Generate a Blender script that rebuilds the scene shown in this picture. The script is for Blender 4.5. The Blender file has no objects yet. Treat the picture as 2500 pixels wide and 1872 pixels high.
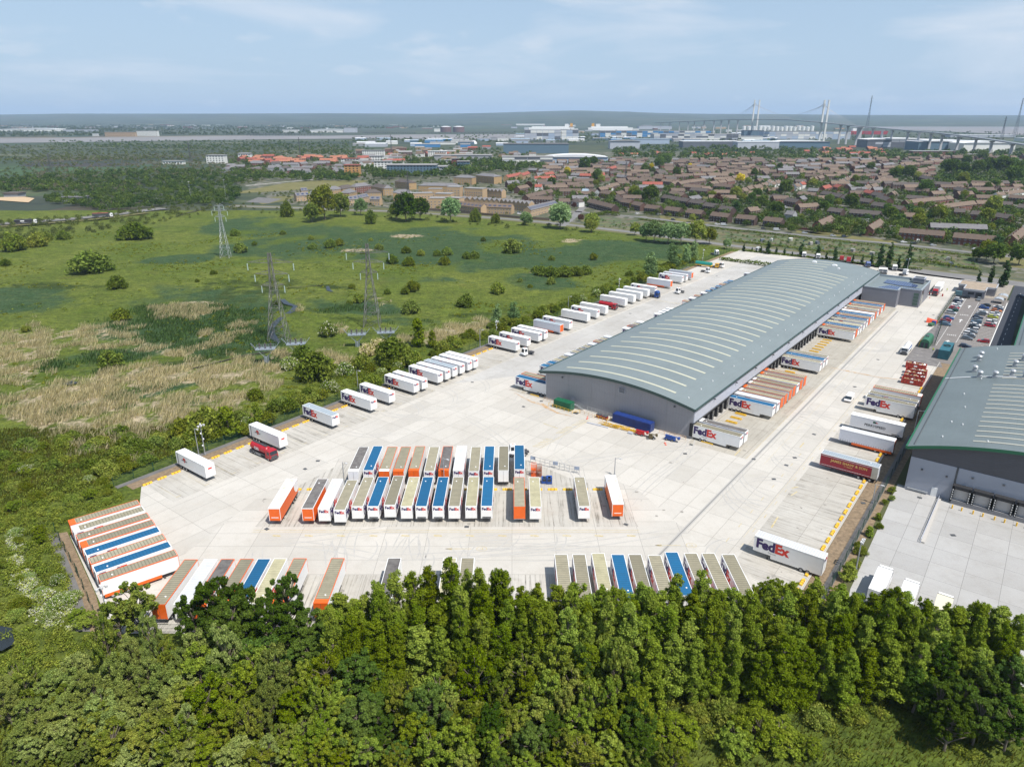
import bpy,math,random
import numpy as np
from mathutils import Vector,Matrix
R=math.radians
random.seed(7);rng=np.random.default_rng(7)
scene=bpy.context.scene
col=scene.collection
# ---------------------------------------------------------------- camera
CH,FPX,HY=85.0,1720.0,287.0          # drone height, focal length in photo pixels, horizon row
PITCH=math.atan((936-HY)/FPX)
cam=bpy.data.cameras.new("camera");co=bpy.data.objects.new("camera",cam);col.objects.link(co)
co.location=(0,0,CH);co.rotation_euler=(math.pi/2-PITCH,0,0)
cam.sensor_width=36;cam.lens=36*FPX/2500;cam.clip_start=1;cam.clip_end=80000
scene.camera=co
# ---------------------------------------------------------------- light
SUN_AZ,SUN_EL=137.0,59.0
w=bpy.data.worlds.new("World");scene.world=w;w.use_nodes=True
nt=w.node_tree;N=nt.nodes;L=nt.links
bg=N["Background"];bg.inputs[1].default_value=0.094
sky=N.new("ShaderNodeTexSky");sky.sky_type='NISHITA';sky.sun_disc=False
sky.sun_elevation=R(SUN_EL);sky.sun_rotation=R(SUN_AZ);sky.altitude=50;sky.air_density=1.0;sky.dust_density=.4;sky.ozone_density=2.0
tc=N.new("ShaderNodeTexCoord");mp=N.new("ShaderNodeMapping");mp.inputs['Scale'].default_value=(1.3,1.3,7.5)
L.new(tc.outputs['Generated'],mp.inputs[0])
n1=N.new("ShaderNodeTexNoise");n1.inputs['Scale'].default_value=1.9;n1.inputs['Detail'].default_value=9;n1.inputs['Roughness'].default_value=.56;n1.inputs['Distortion'].default_value=.5
mp.inputs['Location'].default_value=(3.1,.4,1.7)
L.new(mp.outputs[0],n1.inputs[0])
cr=N.new("ShaderNodeValToRGB");cr.color_ramp.elements[0].position=.49;cr.color_ramp.elements[1].position=.66
cr.color_ramp.elements[0].color=(0,0,0,1);cr.color_ramp.elements[1].color=(.8,.8,.8,1)
L.new(n1.outputs['Fac'],cr.inputs[0])
mp2=N.new("ShaderNodeMapping");mp2.inputs['Scale'].default_value=(7,7,24);mp2.inputs['Location'].default_value=(1.3,0,2);L.new(tc.outputs['Generated'],mp2.inputs[0])
n2=N.new("ShaderNodeTexNoise");n2.inputs['Scale'].default_value=1.5;n2.inputs['Detail'].default_value=6;L.new(mp2.outputs[0],n2.inputs[0])
cr2=N.new("ShaderNodeValToRGB");cr2.color_ramp.elements[0].position=.60;cr2.color_ramp.elements[1].position=.74
cr2.color_ramp.elements[1].color=(.42,.42,.42,1);L.new(n2.outputs['Fac'],cr2.inputs[0])
mxa=N.new("ShaderNodeMix");mxa.data_type='RGBA';mxa.inputs[7].default_value=(5.6,6.3,7.2,1)
mxb=N.new("ShaderNodeMix");mxb.data_type='RGBA';mxb.inputs[7].default_value=(6.6,6.9,7.4,1)
sz_=N.new("ShaderNodeSeparateXYZ");L.new(tc.outputs['Generated'],sz_.inputs[0])
hz=N.new("ShaderNodeMapRange");hz.inputs[1].default_value=0.;hz.inputs[2].default_value=.30;hz.inputs[3].default_value=.95;hz.inputs[4].default_value=.35;L.new(sz_.outputs[2],hz.inputs[0])
mxh=N.new("ShaderNodeMix");mxh.data_type='RGBA';mxh.inputs[7].default_value=(3.7,4.95,6.5,1);L.new(hz.outputs[0],mxh.inputs[0]);L.new(sky.outputs[0],mxh.inputs[6])
L.new(mxh.outputs[2],mxa.inputs[6]);L.new(cr.outputs[0],mxa.inputs[0]);L.new(mxa.outputs[2],mxb.inputs[6]);L.new(cr2.outputs[0],mxb.inputs[0])
L.new(mxb.outputs[2],bg.inputs[0])
sl=bpy.data.lights.new("sun",'SUN');sl.energy=4.6;sl.angle=R(.6);sl.color=(1,.95,.88)
so=bpy.data.objects.new("sun",sl);col.objects.link(so)
sd=Vector((math.sin(R(SUN_AZ))*math.cos(R(SUN_EL)),math.cos(R(SUN_AZ))*math.cos(R(SUN_EL)),math.sin(R(SUN_EL))))
so.rotation_euler=sd.to_track_quat('Z','Y').to_euler()
vs=scene.view_settings;scene.display_settings.display_device='sRGB'
vs.view_transform='Standard';vs.look='None';vs.exposure=0.42;vs.gamma=1;vs.use_curve_mapping=False
scene.cycles.max_bounces=5;scene.cycles.transparent_max_bounces=8;scene.cycles.volume_bounces=0
# ---------------------------------------------------------------- survey helpers
sp,cp=math.sin(PITCH),math.cos(PITCH)
def P(x,y,z=0.0):
    """ground position (at height z) of a place seen in the survey photo"""
    dx=(x-1250)/FPX;dy=-(y-936)/FPX
    t=(z-CH)/(-sp+dy*cp)
    return Vector((dx*t,(cp+dy*sp)*t,z))
def proj(X,Y,Z):
    c=Y*cp-(Z-CH)*sp;u=Y*sp+(Z-CH)*cp
    return 1250+FPX*X/c,936-FPX*u/c
def Z(ox,oy,s):return lambda x,y,z=0.0:P(ox+x*s,oy+y*s,z)
AZ=37.4
U=Vector((math.sin(R(AZ)),math.cos(R(AZ)),0));V=Vector((math.cos(R(AZ)),-math.sin(R(AZ)),0));O=P(1333,974)
def S(u,v,z=0.0):return O+U*u+V*v+Vector((0,0,z))
ROTS=-R(AZ)            # rotation whose local y runs along U
# ---------------------------------------------------------------- materials
MATS={}
def mat(name,c,rough=.6,metal=0.,var=.0,vscale=1.,var2=None,bump=0.,coord='Object',spec=.5,detail=5):
    if name in MATS:return MATS[name]
    m=bpy.data.materials.new(name);MATS[name]=m;m.use_nodes=True
    n=m.node_tree.nodes;l=m.node_tree.links;b=n["Principled BSDF"]
    b.inputs['Base Color'].default_value=(*c,1);b.inputs['Roughness'].default_value=rough;b.inputs['Metallic'].default_value=metal
    b.inputs['Specular IOR Level'].default_value=spec
    if var or bump:
        t=n.new("ShaderNodeTexCoord");ns=n.new("ShaderNodeTexNoise");ns.inputs['Scale'].default_value=vscale;ns.inputs['Detail'].default_value=detail;ns.inputs['Roughness'].default_value=.65
        l.new(t.outputs[coord],ns.inputs[0])
        if var:
            mr=n.new("ShaderNodeMapRange");mr.inputs[1].default_value=.3;mr.inputs[2].default_value=.7
            l.new(ns.outputs['Fac'],mr.inputs[0])
            mx=n.new("ShaderNodeMix");mx.data_type='RGBA'
            c2=var2 if var2 else tuple(min(1,x*(1+var)) for x in c)
            mx.inputs[6].default_value=(*[x*(1-var) for x in c],1);mx.inputs[7].default_value=(*c2,1)
            l.new(mr.outputs[0],mx.inputs[0]);l.new(mx.outputs[2],b.inputs['Base Color'])
        if bump:
            bp=n.new("ShaderNodeBump");bp.inputs['Strength'].default_value=bump;bp.inputs['Distance'].default_value=.1
            l.new(ns.outputs['Fac'],bp.inputs['Height']);l.new(bp.outputs[0],b.inputs['Normal'])
    return m
def nd(m,t,**k):
    x=m.node_tree.nodes.new("ShaderNode"+t)
    for a,v in k.items():
        if a in x.inputs.keys():x.inputs[a].default_value=v
        else:setattr(x,a,v)
    return x
def lk(m,a,b):m.node_tree.links.new(a,b)
def bsdf(m):return m.node_tree.nodes["Principled BSDF"]
def mix(m,f,a,b,blend='MIX'):
    x=nd(m,"Mix",data_type='RGBA',blend_type=blend)
    for i,v in ((0,f),(6,a),(7,b)):
        if isinstance(v,(int,float)):x.inputs[i].default_value=v
        elif isinstance(v,tuple):x.inputs[i].default_value=(*v,1)
        else:lk(m,v,x.inputs[i])
    return x.outputs[2]
def mrange(m,v,a,b,c=0.,d=1.):
    x=nd(m,"MapRange");lk(m,v,x.inputs[0])
    for i,q in zip((1,2,3,4),(a,b,c,d)):x.inputs[i].default_value=q
    return x.outputs[0]
def noise(m,vec,scale,detail=5,rough=.6,mapping=None,rot=0):
    if mapping or rot:
        mpn=nd(m,"Mapping");mpn.inputs['Scale'].default_value=mapping or (1,1,1);mpn.inputs['Rotation'].default_value=(0,0,rot);lk(m,vec,mpn.inputs[0]);vec=mpn.outputs[0]
    x=nd(m,"TexNoise");x.inputs['Scale'].default_value=scale;x.inputs['Detail'].default_value=detail;x.inputs['Roughness'].default_value=rough
    lk(m,vec,x.inputs[0]);return x.outputs['Fac']
def newm(name):
    m=bpy.data.materials.new(name);MATS[name]=m;m.use_nodes=True;return m
def geo(m):return nd(m,"NewGeometry").outputs['Position']
# ---------------------------------------------------------------- mesh building
class MB:
    def __init__(s):s.v=[];s.f=[];s.m=[]
    def quad(s,a,b,c,d,m=0):
        i=len(s.v);s.v+=[tuple(a),tuple(b),tuple(c),tuple(d)];s.f.append((i,i+1,i+2,i+3));s.m.append(m)
    def poly(s,pts,m=0):
        i=len(s.v);s.v+=[tuple(p) for p in pts];s.f.append(tuple(range(i,i+len(pts))));s.m.append(m)
    def box(s,x0,x1,y0,y1,z0,z1,m=0,M=None,top=None):
        p=[(x0,y0,z0),(x1,y0,z0),(x1,y1,z0),(x0,y1,z0),(x0,y0,z1),(x1,y0,z1),(x1,y1,z1),(x0,y1,z1)]
        if M is not None:p=[tuple(M @Vector(q)) for q in p]
        i=len(s.v);s.v+=p
        for k,f in enumerate(((0,3,2,1),(4,5,6,7),(0,1,5,4),(1,2,6,5),(2,3,7,6),(3,0,4,7))):
            s.f.append(tuple(i+q for q in f));s.m.append(top if (k==1 and top is not None) else m)
    def prism(s,prof,a0,a1,axis='y',m=0,caps=True,mcap=None):
        """profile (p,q) extruded; axis y: p=x,q=z ; axis x: p=y,q=z ; axis z: p=x,q=y"""
        def pt(p,q,a):return {'y':(p,a,q),'x':(a,p,q),'z':(p,q,a)}[axis]
        i=len(s.v);n=len(prof)
        s.v+=[pt(p,q,a0) for p,q in prof]+[pt(p,q,a1) for p,q in prof]
        for k in range(n):
            j=(k+1) %n;s.f.append((i+k,i+j,i+n+j,i+n+k));s.m.append(m)
        if caps:
            mc=m if mcap is None else mcap
            s.f.append(tuple(i+k for k in range(n))[::-1]);s.m.append(mc)
            s.f.append(tuple(i+n+k for k in range(n)));s.m.append(mc)
    def cyl(s,c,r,h,axis='z',n=12,m=0,r2=None):
        r2=r if r2 is None else r2;i=len(s.v);c=Vector(c)
        ax={'x':(Vector((0,1,0)),Vector((0,0,1)),Vector((1,0,0))),'y':(Vector((1,0,0)),Vector((0,0,1)),Vector((0,1,0))),'z':(Vector((1,0,0)),Vector((0,1,0)),Vector((0,0,1)))}[axis]
        for e,rr in ((0,r),(h,r2)):
            for k in range(n):
                t=2*math.pi*k/n;s.v.append(tuple(c+ax[2]*e+ax[0]*rr*math.cos(t)+ax[1]*rr*math.sin(t)))
        for k in range(n):
            j=(k+1) %n;s.f.append((i+k,i+j,i+n+j,i+n+k));s.m.append(m)
        s.f.append(tuple(i+k for k in range(n))[::-1]);s.m.append(m);s.f.append(tuple(i+n+k for k in range(n)));s.m.append(m)
    def bar(s,a,b,r,m=0,n=4):
        a=Vector(a);b=Vector(b);d=b-a
        if d.length<1e-6:return
        q=d.to_track_quat('Z','Y');i=len(s.v)
        for e in (a,b):
            for k in range(n):
                t=2*math.pi*(k+.5)/n;s.v.append(tuple(e+q @Vector((r*math.cos(t),r*math.sin(t),0))))
        for k in range(n):
            j=(k+1) %n;s.f.append((i+k,i+j,i+n+j,i+n+k));s.m.append(m)
        s.f.append(tuple(i+k for k in range(n))[::-1]);s.m.append(m);s.f.append(tuple(i+n+k for k in range(n)));s.m.append(m)
    def add(s,verts,faces,M=None,m=0):
        i=len(s.v)
        s.v+=[tuple(M @Vector(v)) if M is not None else tuple(v) for v in verts]
        for f in faces:s.f.append(tuple(i+q for q in f));s.m.append(m)
    def mesh(s,name,mats):
        me=bpy.data.meshes.new(name);me.from_pydata(s.v,[],s.f)
        for q in (mats if isinstance(mats,(list,tuple)) else [mats]):me.materials.append(q)
        if any(s.m):me.polygons.foreach_set("material_index",s.m)
        me.update();return me
    def build(s,name,mats,parent=None,loc=None,rz=0):return ob(name,s.mesh(name,mats),parent,loc,rz)
def ob(name,me,parent=None,loc=None,rz=0):
    o=bpy.data.objects.new(name,me);col.objects.link(o)
    if parent is not None:o.parent=parent
    if loc is not None:o.location=loc
    if rz:o.rotation_euler=(0,0,rz)
    return o
def tag(o,label,cat,group=None,kind=None):
    if label:o["label"]=label
    if cat:o["category"]=cat
    if group:o["group"]=group
    if kind:o["kind"]=kind
    return o
def empty(name,loc,rz,label,cat,group=None):
    o=bpy.data.objects.new(name,None);col.objects.link(o);o.location=loc;o.rotation_euler=(0,0,rz);o.empty_display_size=.5
    return tag(o,label,cat,group)
def struct(o,kind='structure',label=None):
    o["kind"]=kind
    if label:o["label"]=label
    return o
def copy_tree(o,parent=None):
    c=o.copy();col.objects.link(c);c.parent=parent
    for ch in o.children:copy_tree(ch,c)
    return c
def sheet(name,pts,m,z=.02,kind='structure'):
    b=MB();a=sum(pts[i][0]*pts[(i+1) %len(pts)][1]-pts[(i+1) %len(pts)][0]*pts[i][1] for i in range(len(pts)))
    if a<0:pts=pts[::-1]
    b.poly([(p[0],p[1],z) for p in pts]);return struct(b.build(name,m),kind)
def strip_pts(line,w0):
    l=[];r=[]
    for i,p in enumerate(line):
        a=line[max(i-1,0)];b=line[min(i+1,len(line)-1)];d=(Vector((b[0],b[1],0))-Vector((a[0],a[1],0))).normalized();n=Vector((-d.y,d.x,0))
        p=Vector((p[0],p[1],0));ww=w0[i] if isinstance(w0,(list,tuple)) else w0;l.append(p+n*ww/2);r.append(p-n*ww/2)
    return l,r
def strip(name,line,w0,m,z=.03,kind='structure'):
    l,r=strip_pts(line,w0);b=MB()
    for i in range(len(line)-1):b.quad((*r[i][:2],z),(*r[i+1][:2],z),(*l[i+1][:2],z),(*l[i][:2],z))
    return struct(b.build(name,m),kind)
def text_mesh(txt,size,bold=.0,cache={}):
    k=(txt,size,bold)
    if k in cache:return cache[k]
    cu=bpy.data.curves.new("t",'FONT');cu.body=txt;cu.size=size;cu.offset=bold;cu.resolution_u=3
    o=bpy.data.objects.new("t",cu);col.objects.link(o);bpy.context.view_layer.update()
    me=bpy.data.meshes.new_from_object(o.evaluated_get(bpy.context.evaluated_depsgraph_get()))
    vs_=[tuple(v.co) for v in me.vertices];fs=[tuple(p.vertices) for p in me.polygons]
    bpy.data.objects.remove(o);bpy.data.curves.remove(cu);bpy.data.meshes.remove(me)
    wd=max(v[0] for v in vs_)-min(v[0] for v in vs_);x0=min(v[0] for v in vs_)
    vs_=[(v[0]-x0,v[1],v[2]) for v in vs_]
    cache[k]=(vs_,fs,wd);return cache[k]
white=mat("white_paint",(.78,.78,.77),.45,var=.04,vscale=.7)
yellow=mat("yellow_paint",(.72,.43,.03),.6,var=.15,vscale=3)
black=mat("black_rubber",(.02,.02,.022),.8)
steel=mat("galvanised_steel",(.36,.38,.40),.45,.4,var=.15,vscale=2)
dkgrey=mat("dark_grey_metal",(.07,.075,.08),.5)
glass=mat("dark_window_glass",(.03,.04,.05),.12)
red=mat("red_paint",(.42,.02,.02),.4,var=.1)
green_p=mat("green_paint",(.02,.12,.06),.5)
blue_p=mat("blue_paint",(.02,.07,.28),.45,var=.1)
orange=mat("orange_paint",(.72,.12,.01),.45,var=.08,vscale=.6)
# ================================================================ SETTING: land, yard, roads
def ground_mat():
    m=newm("countryside");g=geo(m)
    a=noise(m,g,.004,6);b=noise(m,g,.03,6,.7);c=noise(m,g,.0011,4,.5,(1,.5,1));d=noise(m,g,.25,4,.7)
    v=nd(m,"TexVoronoi");v.inputs['Scale'].default_value=.0032;lk(m,g,v.inputs[0])
    x=mix(m,mrange(m,a,.35,.65),(.035,.055,.018),(.065,.08,.028))
    x=mix(m,mrange(m,b,.45,.62),x,(.02,.034,.013))
    f=mix(m,.55,x,v.outputs['Color'],'SOFT_LIGHT')
    x=mix(m,mrange(m,c,.48,.62),x,f)
    x=mix(m,mrange(m,noise(m,g,.0016,6,.7,(.6,1.6,1)),.50,.56),x,(.018,.034,.012));x=mix(m,mrange(m,noise(m,g,.0023,5,.7,(.5,2,1)),.56,.62,0,.8),x,(.12,.125,.06))
    x=mix(m,mrange(m,noise(m,g,.009,5,.6,(1,.3,1)),.62,.72,0,.6),x,(.13,.12,.055))
    x=mix(m,mrange(m,d,.3,.7,0,.5),x,(.016,.026,.012))
    lk(m,x,bsdf(m).inputs['Base Color']);bsdf(m).inputs['Roughness'].default_value=.9;return m
GM=ground_mat()
b=MB();b.quad((-19500,-400,0),(19500,-400,0),(19500,19500,0),(-19500,19500,0));struct(b.build("ground",GM))
# hills on the skyline: ridge height read off the photo at each bearing
def ridge(px):
    pts=[(-900,285),(0,284.5),(120,283),(170,280.5),(330,278),(640,278),(900,277),(1100,278.5),(1200,277),(1340,272.5),(1420,270),(1500,272.5),(1600,276.5),(1700,278.5),(1830,279),(2000,281),(2500,282),(3400,283)]
    return float(np.interp(px,[p[0] for p in pts],[p[1] for p in pts]))
def hills():
    v=[];f=[];nx=260;rows=[(.0,7200,0),(.12,8200,.05),(.35,9600,.3),(.6,11200,.55),(.8,12600,.8),(1,14500,1.0),(1,17000,.6)]
    for j,(q,D,hh) in enumerate(rows):
        for i in range(nx+1):
            px=-900+i*4300/nx;th=math.atan((px-1250)/FPX/cp)
            top=ridge(px+40*math.sin(j*1.7));ang=math.atan((936-top)/FPX)-PITCH
            z=(CH+14500*math.tan(ang))*hh*(1+.10*math.sin(px*.021+j*2)+.07*math.sin(px*.057+j))
            if j>=5:z=(CH+14500*math.tan(ang))*hh
            v.append((D*math.tan(th),D,max(z,-3 if j==0 else 1)))
    for j in range(len(rows)-1):
        for i in range(nx):a=j*(nx+1)+i;f.append((a,a+1,a+nx+2,a+nx+1))
    me=bpy.data.meshes.new("hills");me.from_pydata(v,[],f);me.materials.append(GM)
    me.polygons.foreach_set("use_smooth",[True]*len(f));o=ob("hills",me);struct(o)
hills()
water=mat("river_water",(.20,.19,.185),.6,var=.15,vscale=.004,bump=.03,spec=.2)
dwater=mat("creek_water",(.02,.026,.03),.3,spec=.25)
# the wide river: left reach and right reach
rl=[(-700,351),(0,350),(300,346),(640,341),(900,339),(1100,341),(1240,340),(1330,336),(1330,331),(1240,328),(1000,329),(800,332),(640,332),(450,334),(200,337),(0,338),(-700,339)]
sheet("river",[P(*q) for q in rl],water,.5)
rr_=[(1900,309),(2060,310),(2230,318),(2500,330),(3300,340),(3300,303),(2500,304),(2380,302),(2160,302),(2050,305)]
sheet("river",[P(*q) for q in rr_],water,.5)
sheet("foreshore",[P(*q) for q in ((-100,338.5),(150,338),(420,334.5),(620,332),(620,331),(420,333),(150,336),(-100,336.5))],mat("foreshore_mud",(.17,.14,.1),.9,var=.2,vscale=.01),.6)
# ---- marsh with its belts of reed, straw and scrub
straw_zones=[  # x, y, rx, ry, tilt, strength (photo pixels)
    (450,760,82,20,-.06,1.2),(190,812,60,9,-.25,.85),(60,850,110,55,-.1,.8),(250,830,110,35,-.1,.7),(330,850,90,22,0,.62),(30,900,90,60,0,.75),
    (500,818,28,8,-.35,1),(578,798,24,9,-.1,1.1),(540,835,70,13,-.3,1.0),(430,862,55,12,0,.95),(620,790,20,8,0,.6),
    (330,935,240,42,-.15,.85),(550,920,180,45,-.1,.8),(190,985,190,55,-.1,.95),(420,1010,230,62,-.12,.78),(250,1060,170,50,-.1,.85),(560,1000,130,60,-.2,.62),(110,1010,90,35,-.2,1.1),
    (1110,815,90,22,-.22,.95),(1180,800,35,25,-.1,.8),(1000,835,70,16,-.1,.7),(870,613,45,6,0,.95),(993,578,42,5,0,1.1),(1390,589,30,5,0,1.0),(1320,672,60,9,0,.6),(930,740,45,14,0,.6),(830,805,30,10,0,.8),
    (790,880,90,30,0,.7),(700,870,40,16,0,.8),(640,940,60,40,0,.7),(730,755,14,16,0,.55),(1480,640,60,12,0,.45),(90,1110,60,22,.3,.55),(330,1120,60,18,0,.5),(870,1000,60,10,0,.5),(130,640,30,4,0,.5),(600,735,40,6,0,.3)]
reed_zones=[(470,790,230,70,-.05,1),(560,830,160,50,-.1,1),(420,637,90,12,-.05,1),(60,735,130,32,0,.75),(900,600,330,34,-.02,1),(1150,625,230,34,.02,1),(620,560,130,25,0,.9),(760,570,120,20,0,.9),(1460,622,220,30,-.08,1.1),(1300,610,120,20,0,.7),(860,755,120,22,0,.8),(990,790,90,14,0,.6),(1000,685,90,12,0,.7),(1330,690,90,20,.1,.9),(250,880,200,26,-.15,.9),(640,590,60,10,0,.6),(700,880,100,18,-.1,.7),(310,970,200,14,-.2,.8),(480,1060,90,30,0,.7),(1100,560,120,8,0,.6),(200,905,90,18,0,.8),(160,1010,60,8,-.15,1),(280,1000,60,10,-.2,.7),(480,985,60,10,-.2,.8),(600,1040,100,20,-.1,.6)]
dark_zones=[(620,700,130,26,0,.8),(560,735,70,14,0,.8),(110,700,110,8,.02,1),(300,935,110,8,-.35,.7),(420,895,150,10,-.22,1.1),(560,868,110,9,-.2,.9),(820,705,70,6,.1,1),(720,765,120,8,-.08,.7),(640,780,20,60,.2,.6),(900,735,40,30,0,.4),(100,1100,140,60,0,.6),(800,1000,150,40,0,.7),(330,560,300,15,0,.4),(1150,770,160,6,-.12,.8),(900,820,150,10,-.05,.7),(150,1300,200,90,0,.5),(60,1450,100,60,0,.8),(760,650,60,6,-.1,.6),(1080,810,140,4,-.18,.9)]
def zone(px,py,zs):
    out=np.zeros_like(px)
    for x,y,rx,ry,t,s in zs:
        dx=px-x;dy=py-y;c,q=math.cos(t),math.sin(t);a=(dx*c+dy*q)/rx;bb=(-dx*q+dy*c)/ry
        out=np.maximum(out,s*np.clip(1.6-1.0*np.sqrt(a*a+bb*bb),0,1))
    return out
def projn(X,Y,Zz=0.):
    c=Y*cp-(Zz-CH)*sp;u=Y*sp+(Zz-CH)*cp
    return 1250+FPX*X/c,936-FPX*u/c
def marsh_mat():
    m=newm("marsh_vegetation");g=geo(m)
    at=nd(m,"Attribute",attribute_name="zone");sx=nd(m,"SeparateColor");lk(m,at.outputs['Color'],sx.inputs[0])
    big=noise(m,g,.022,7,.62,(1,.8,1));mid=noise(m,g,.12,6,.68);fin=noise(m,g,.9,5,.72);st=noise(m,g,.5,5,.7,(1,.35,1))
    x=mix(m,mrange(m,big,.36,.62),(.088,.128,.018),(.155,.180,.035))
    x=mix(m,mrange(m,mid,.40,.64,0,.6),x,(.068,.092,.018))
    x=mix(m,mrange(m,noise(m,g,.05,5,.6),.60,.75,0,.6),x,(.085,.075,.022))
    def mask(ch,amp,lo,hi,ns):
        s=nd(m,"Math",operation='MULTIPLY_ADD');lk(m,ns,s.inputs[0]);s.inputs[1].default_value=amp;lk(m,ch,s.inputs[2])
        return mrange(m,s.outputs[0],lo,hi)
    reed=mix(m,mrange(m,mid,.4,.62),(.036,.072,.030),(.055,.092,.040))
    x=mix(m,mask(sx.outputs[0],3.0,1.95,2.25,big),x,reed)
    x=mix(m,mask(sx.outputs[2],2.6,1.8,2.3,mid),x,(.036,.055,.012))
    strw=mix(m,mrange(m,st,.35,.62),(.27,.22,.145),(.41,.34,.24))
    k=nd(m,"Math",operation='MULTIPLY_ADD');lk(m,mid,k.inputs[0]);k.inputs[1].default_value=1.7
    k2=nd(m,"Math",operation='MULTIPLY_ADD');lk(m,st,k2.inputs[0]);k2.inputs[1].default_value=1.0;lk(m,sx.outputs[1],k2.inputs[2]);lk(m,k2.outputs[0],k.inputs[2])
    x=mix(m,mrange(m,k.outputs[0],2.0,2.26),x,strw)
    cl=noise(m,g,.33,4,.8);x=mix(m,mrange(m,cl,.52,.64,0,.55),x,(.04,.062,.013));x=mix(m,mrange(m,noise(m,g,.5,5,.75,(.28,1,1)),.5,.62,0,.55),x,(.032,.052,.012));x=mix(m,mrange(m,noise(m,g,.31,4,.8,(.3,1,1)),.56,.66,0,.4),x,(.15,.15,.05));x=mix(m,mrange(m,fin,.3,.7),mix(m,1.,x,(.5,.5,.5),'MULTIPLY'),mix(m,1.,x,(1.4,1.4,1.35),'MULTIPLY'))
    lk(m,x,bsdf(m).inputs['Base Color']);bsdf(m).inputs['Roughness'].default_value=.95;bsdf(m).inputs['Specular IOR Level'].default_value=.1
    bp=nd(m,"Bump");bp.inputs['Strength'].default_value=.9;bp.inputs['Distance'].default_value=.8;lk(m,fin,bp.inputs['Height']);lk(m,bp.outputs[0],bsdf(m).inputs['Normal'])
    return m
def grid_mesh(name,x0,x1,y0,y1,s,m,z,hfun=None):
    xs=np.arange(x0,x1+s,s);ys=np.arange(y0,y1+s,s);X,Y=np.meshgrid(xs,ys);nx,ny=len(xs),len(ys)
    px,py=projn(X,Y)
    h=z+(hfun(X,Y,px,py) if hfun else 0*X)
    v=np.stack([X,Y,h],-1).reshape(-1,3)
    i=np.arange((ny-1)*nx).reshape(ny-1,nx)[:,:-1].ravel();q=np.stack([i,i+1,i+nx+1,i+nx],1)
    me=npmesh(name,v,q,[m]);ca=me.color_attributes.new("zone",'FLOAT_COLOR','POINT')
    c=np.ones((len(v),4),np.float32);c[:,0]=zone(px,py,reed_zones).ravel();c[:,1]=zone(px,py,straw_zones).ravel();c[:,2]=zone(px,py,dark_zones).ravel()
    ca.data.foreach_set("color",c.ravel());return me
def npmesh(name,v,q,mats,mi=None,smooth=False):
    me=bpy.data.meshes.new(name);v=np.asarray(v,np.float32);q=np.asarray(q,np.int32);n,k=q.shape
    me.vertices.add(len(v));me.vertices.foreach_set("co",v.ravel());me.loops.add(n*k);me.loops.foreach_set("vertex_index",q.ravel())
    me.polygons.add(n);me.polygons.foreach_set("loop_start",np.arange(0,n*k,k,dtype=np.int32));me.polygons.foreach_set("loop_total",np.full(n,k,np.int32))
    for m_ in mats:me.materials.append(m_)
    if mi is not None:me.polygons.foreach_set("material_index",np.asarray(mi,np.int32))
    if smooth:me.polygons.foreach_set("use_smooth",np.ones(n,bool))
    me.update();return me
MM=marsh_mat()
main_rd=[(560,503),(700,507),(839,513),(955,516),(1037,520),(1240,535),(1341,544),(1425,553),(1541,567),(1785,600),(1930,617),(2100,639),(2273,666),(2361,677),(2500,695),(2700,722)]
def marsh_h(X,Y,px,py):
    # low relief, flattened under the yard and the streets
    d=(X-O.x)*V.x+(Y-O.y)*V.y
    fl=np.clip((-56-d)/12,0,1)
    ry=np.interp(px,[p[0] for p in main_rd],[p[1] for p in main_rd]);fl=fl*np.clip((py-ry-5)/10,0,1)
    return fl*(.35*np.sin(X*.11+1.3*np.sin(Y*.05))+.3*np.sin(Y*.16+X*.04)+.70)*.7
struct(ob("marsh",grid_mesh("marsh",-620,200,64,700,4,MM,.05,marsh_h)))
for k,ln in enumerate(([(690,735),(700,745),(722,752),(714,764),(692,776),(676,790),(664,806),(664,822),(680,842)],[(800,703),(803,713),(812,716)],[(160,945),(172,940),(186,943)],[(-60,1555),(-10,1570),(24,1590)])):
    strip("creek",[P(*q) for q in ln],[(2.2,1.6,3,2.2)[k]+.6*(i %2) for i in range(len(ln))] if k<3 else [5,6,2],dwater,.95 if k<3 else 1.0)
for ln,w_ in (([(470,905),(600,872),(700,858)],1.0),([(620,700),(700,706),(790,700)],.8),([(430,530),(455,523),(520,506)],2.5)):
    strip("ditch",[P(*q) for q in ln],w_,mat("ditch_mud",(.05,.045,.025),.9),.9)
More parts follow.
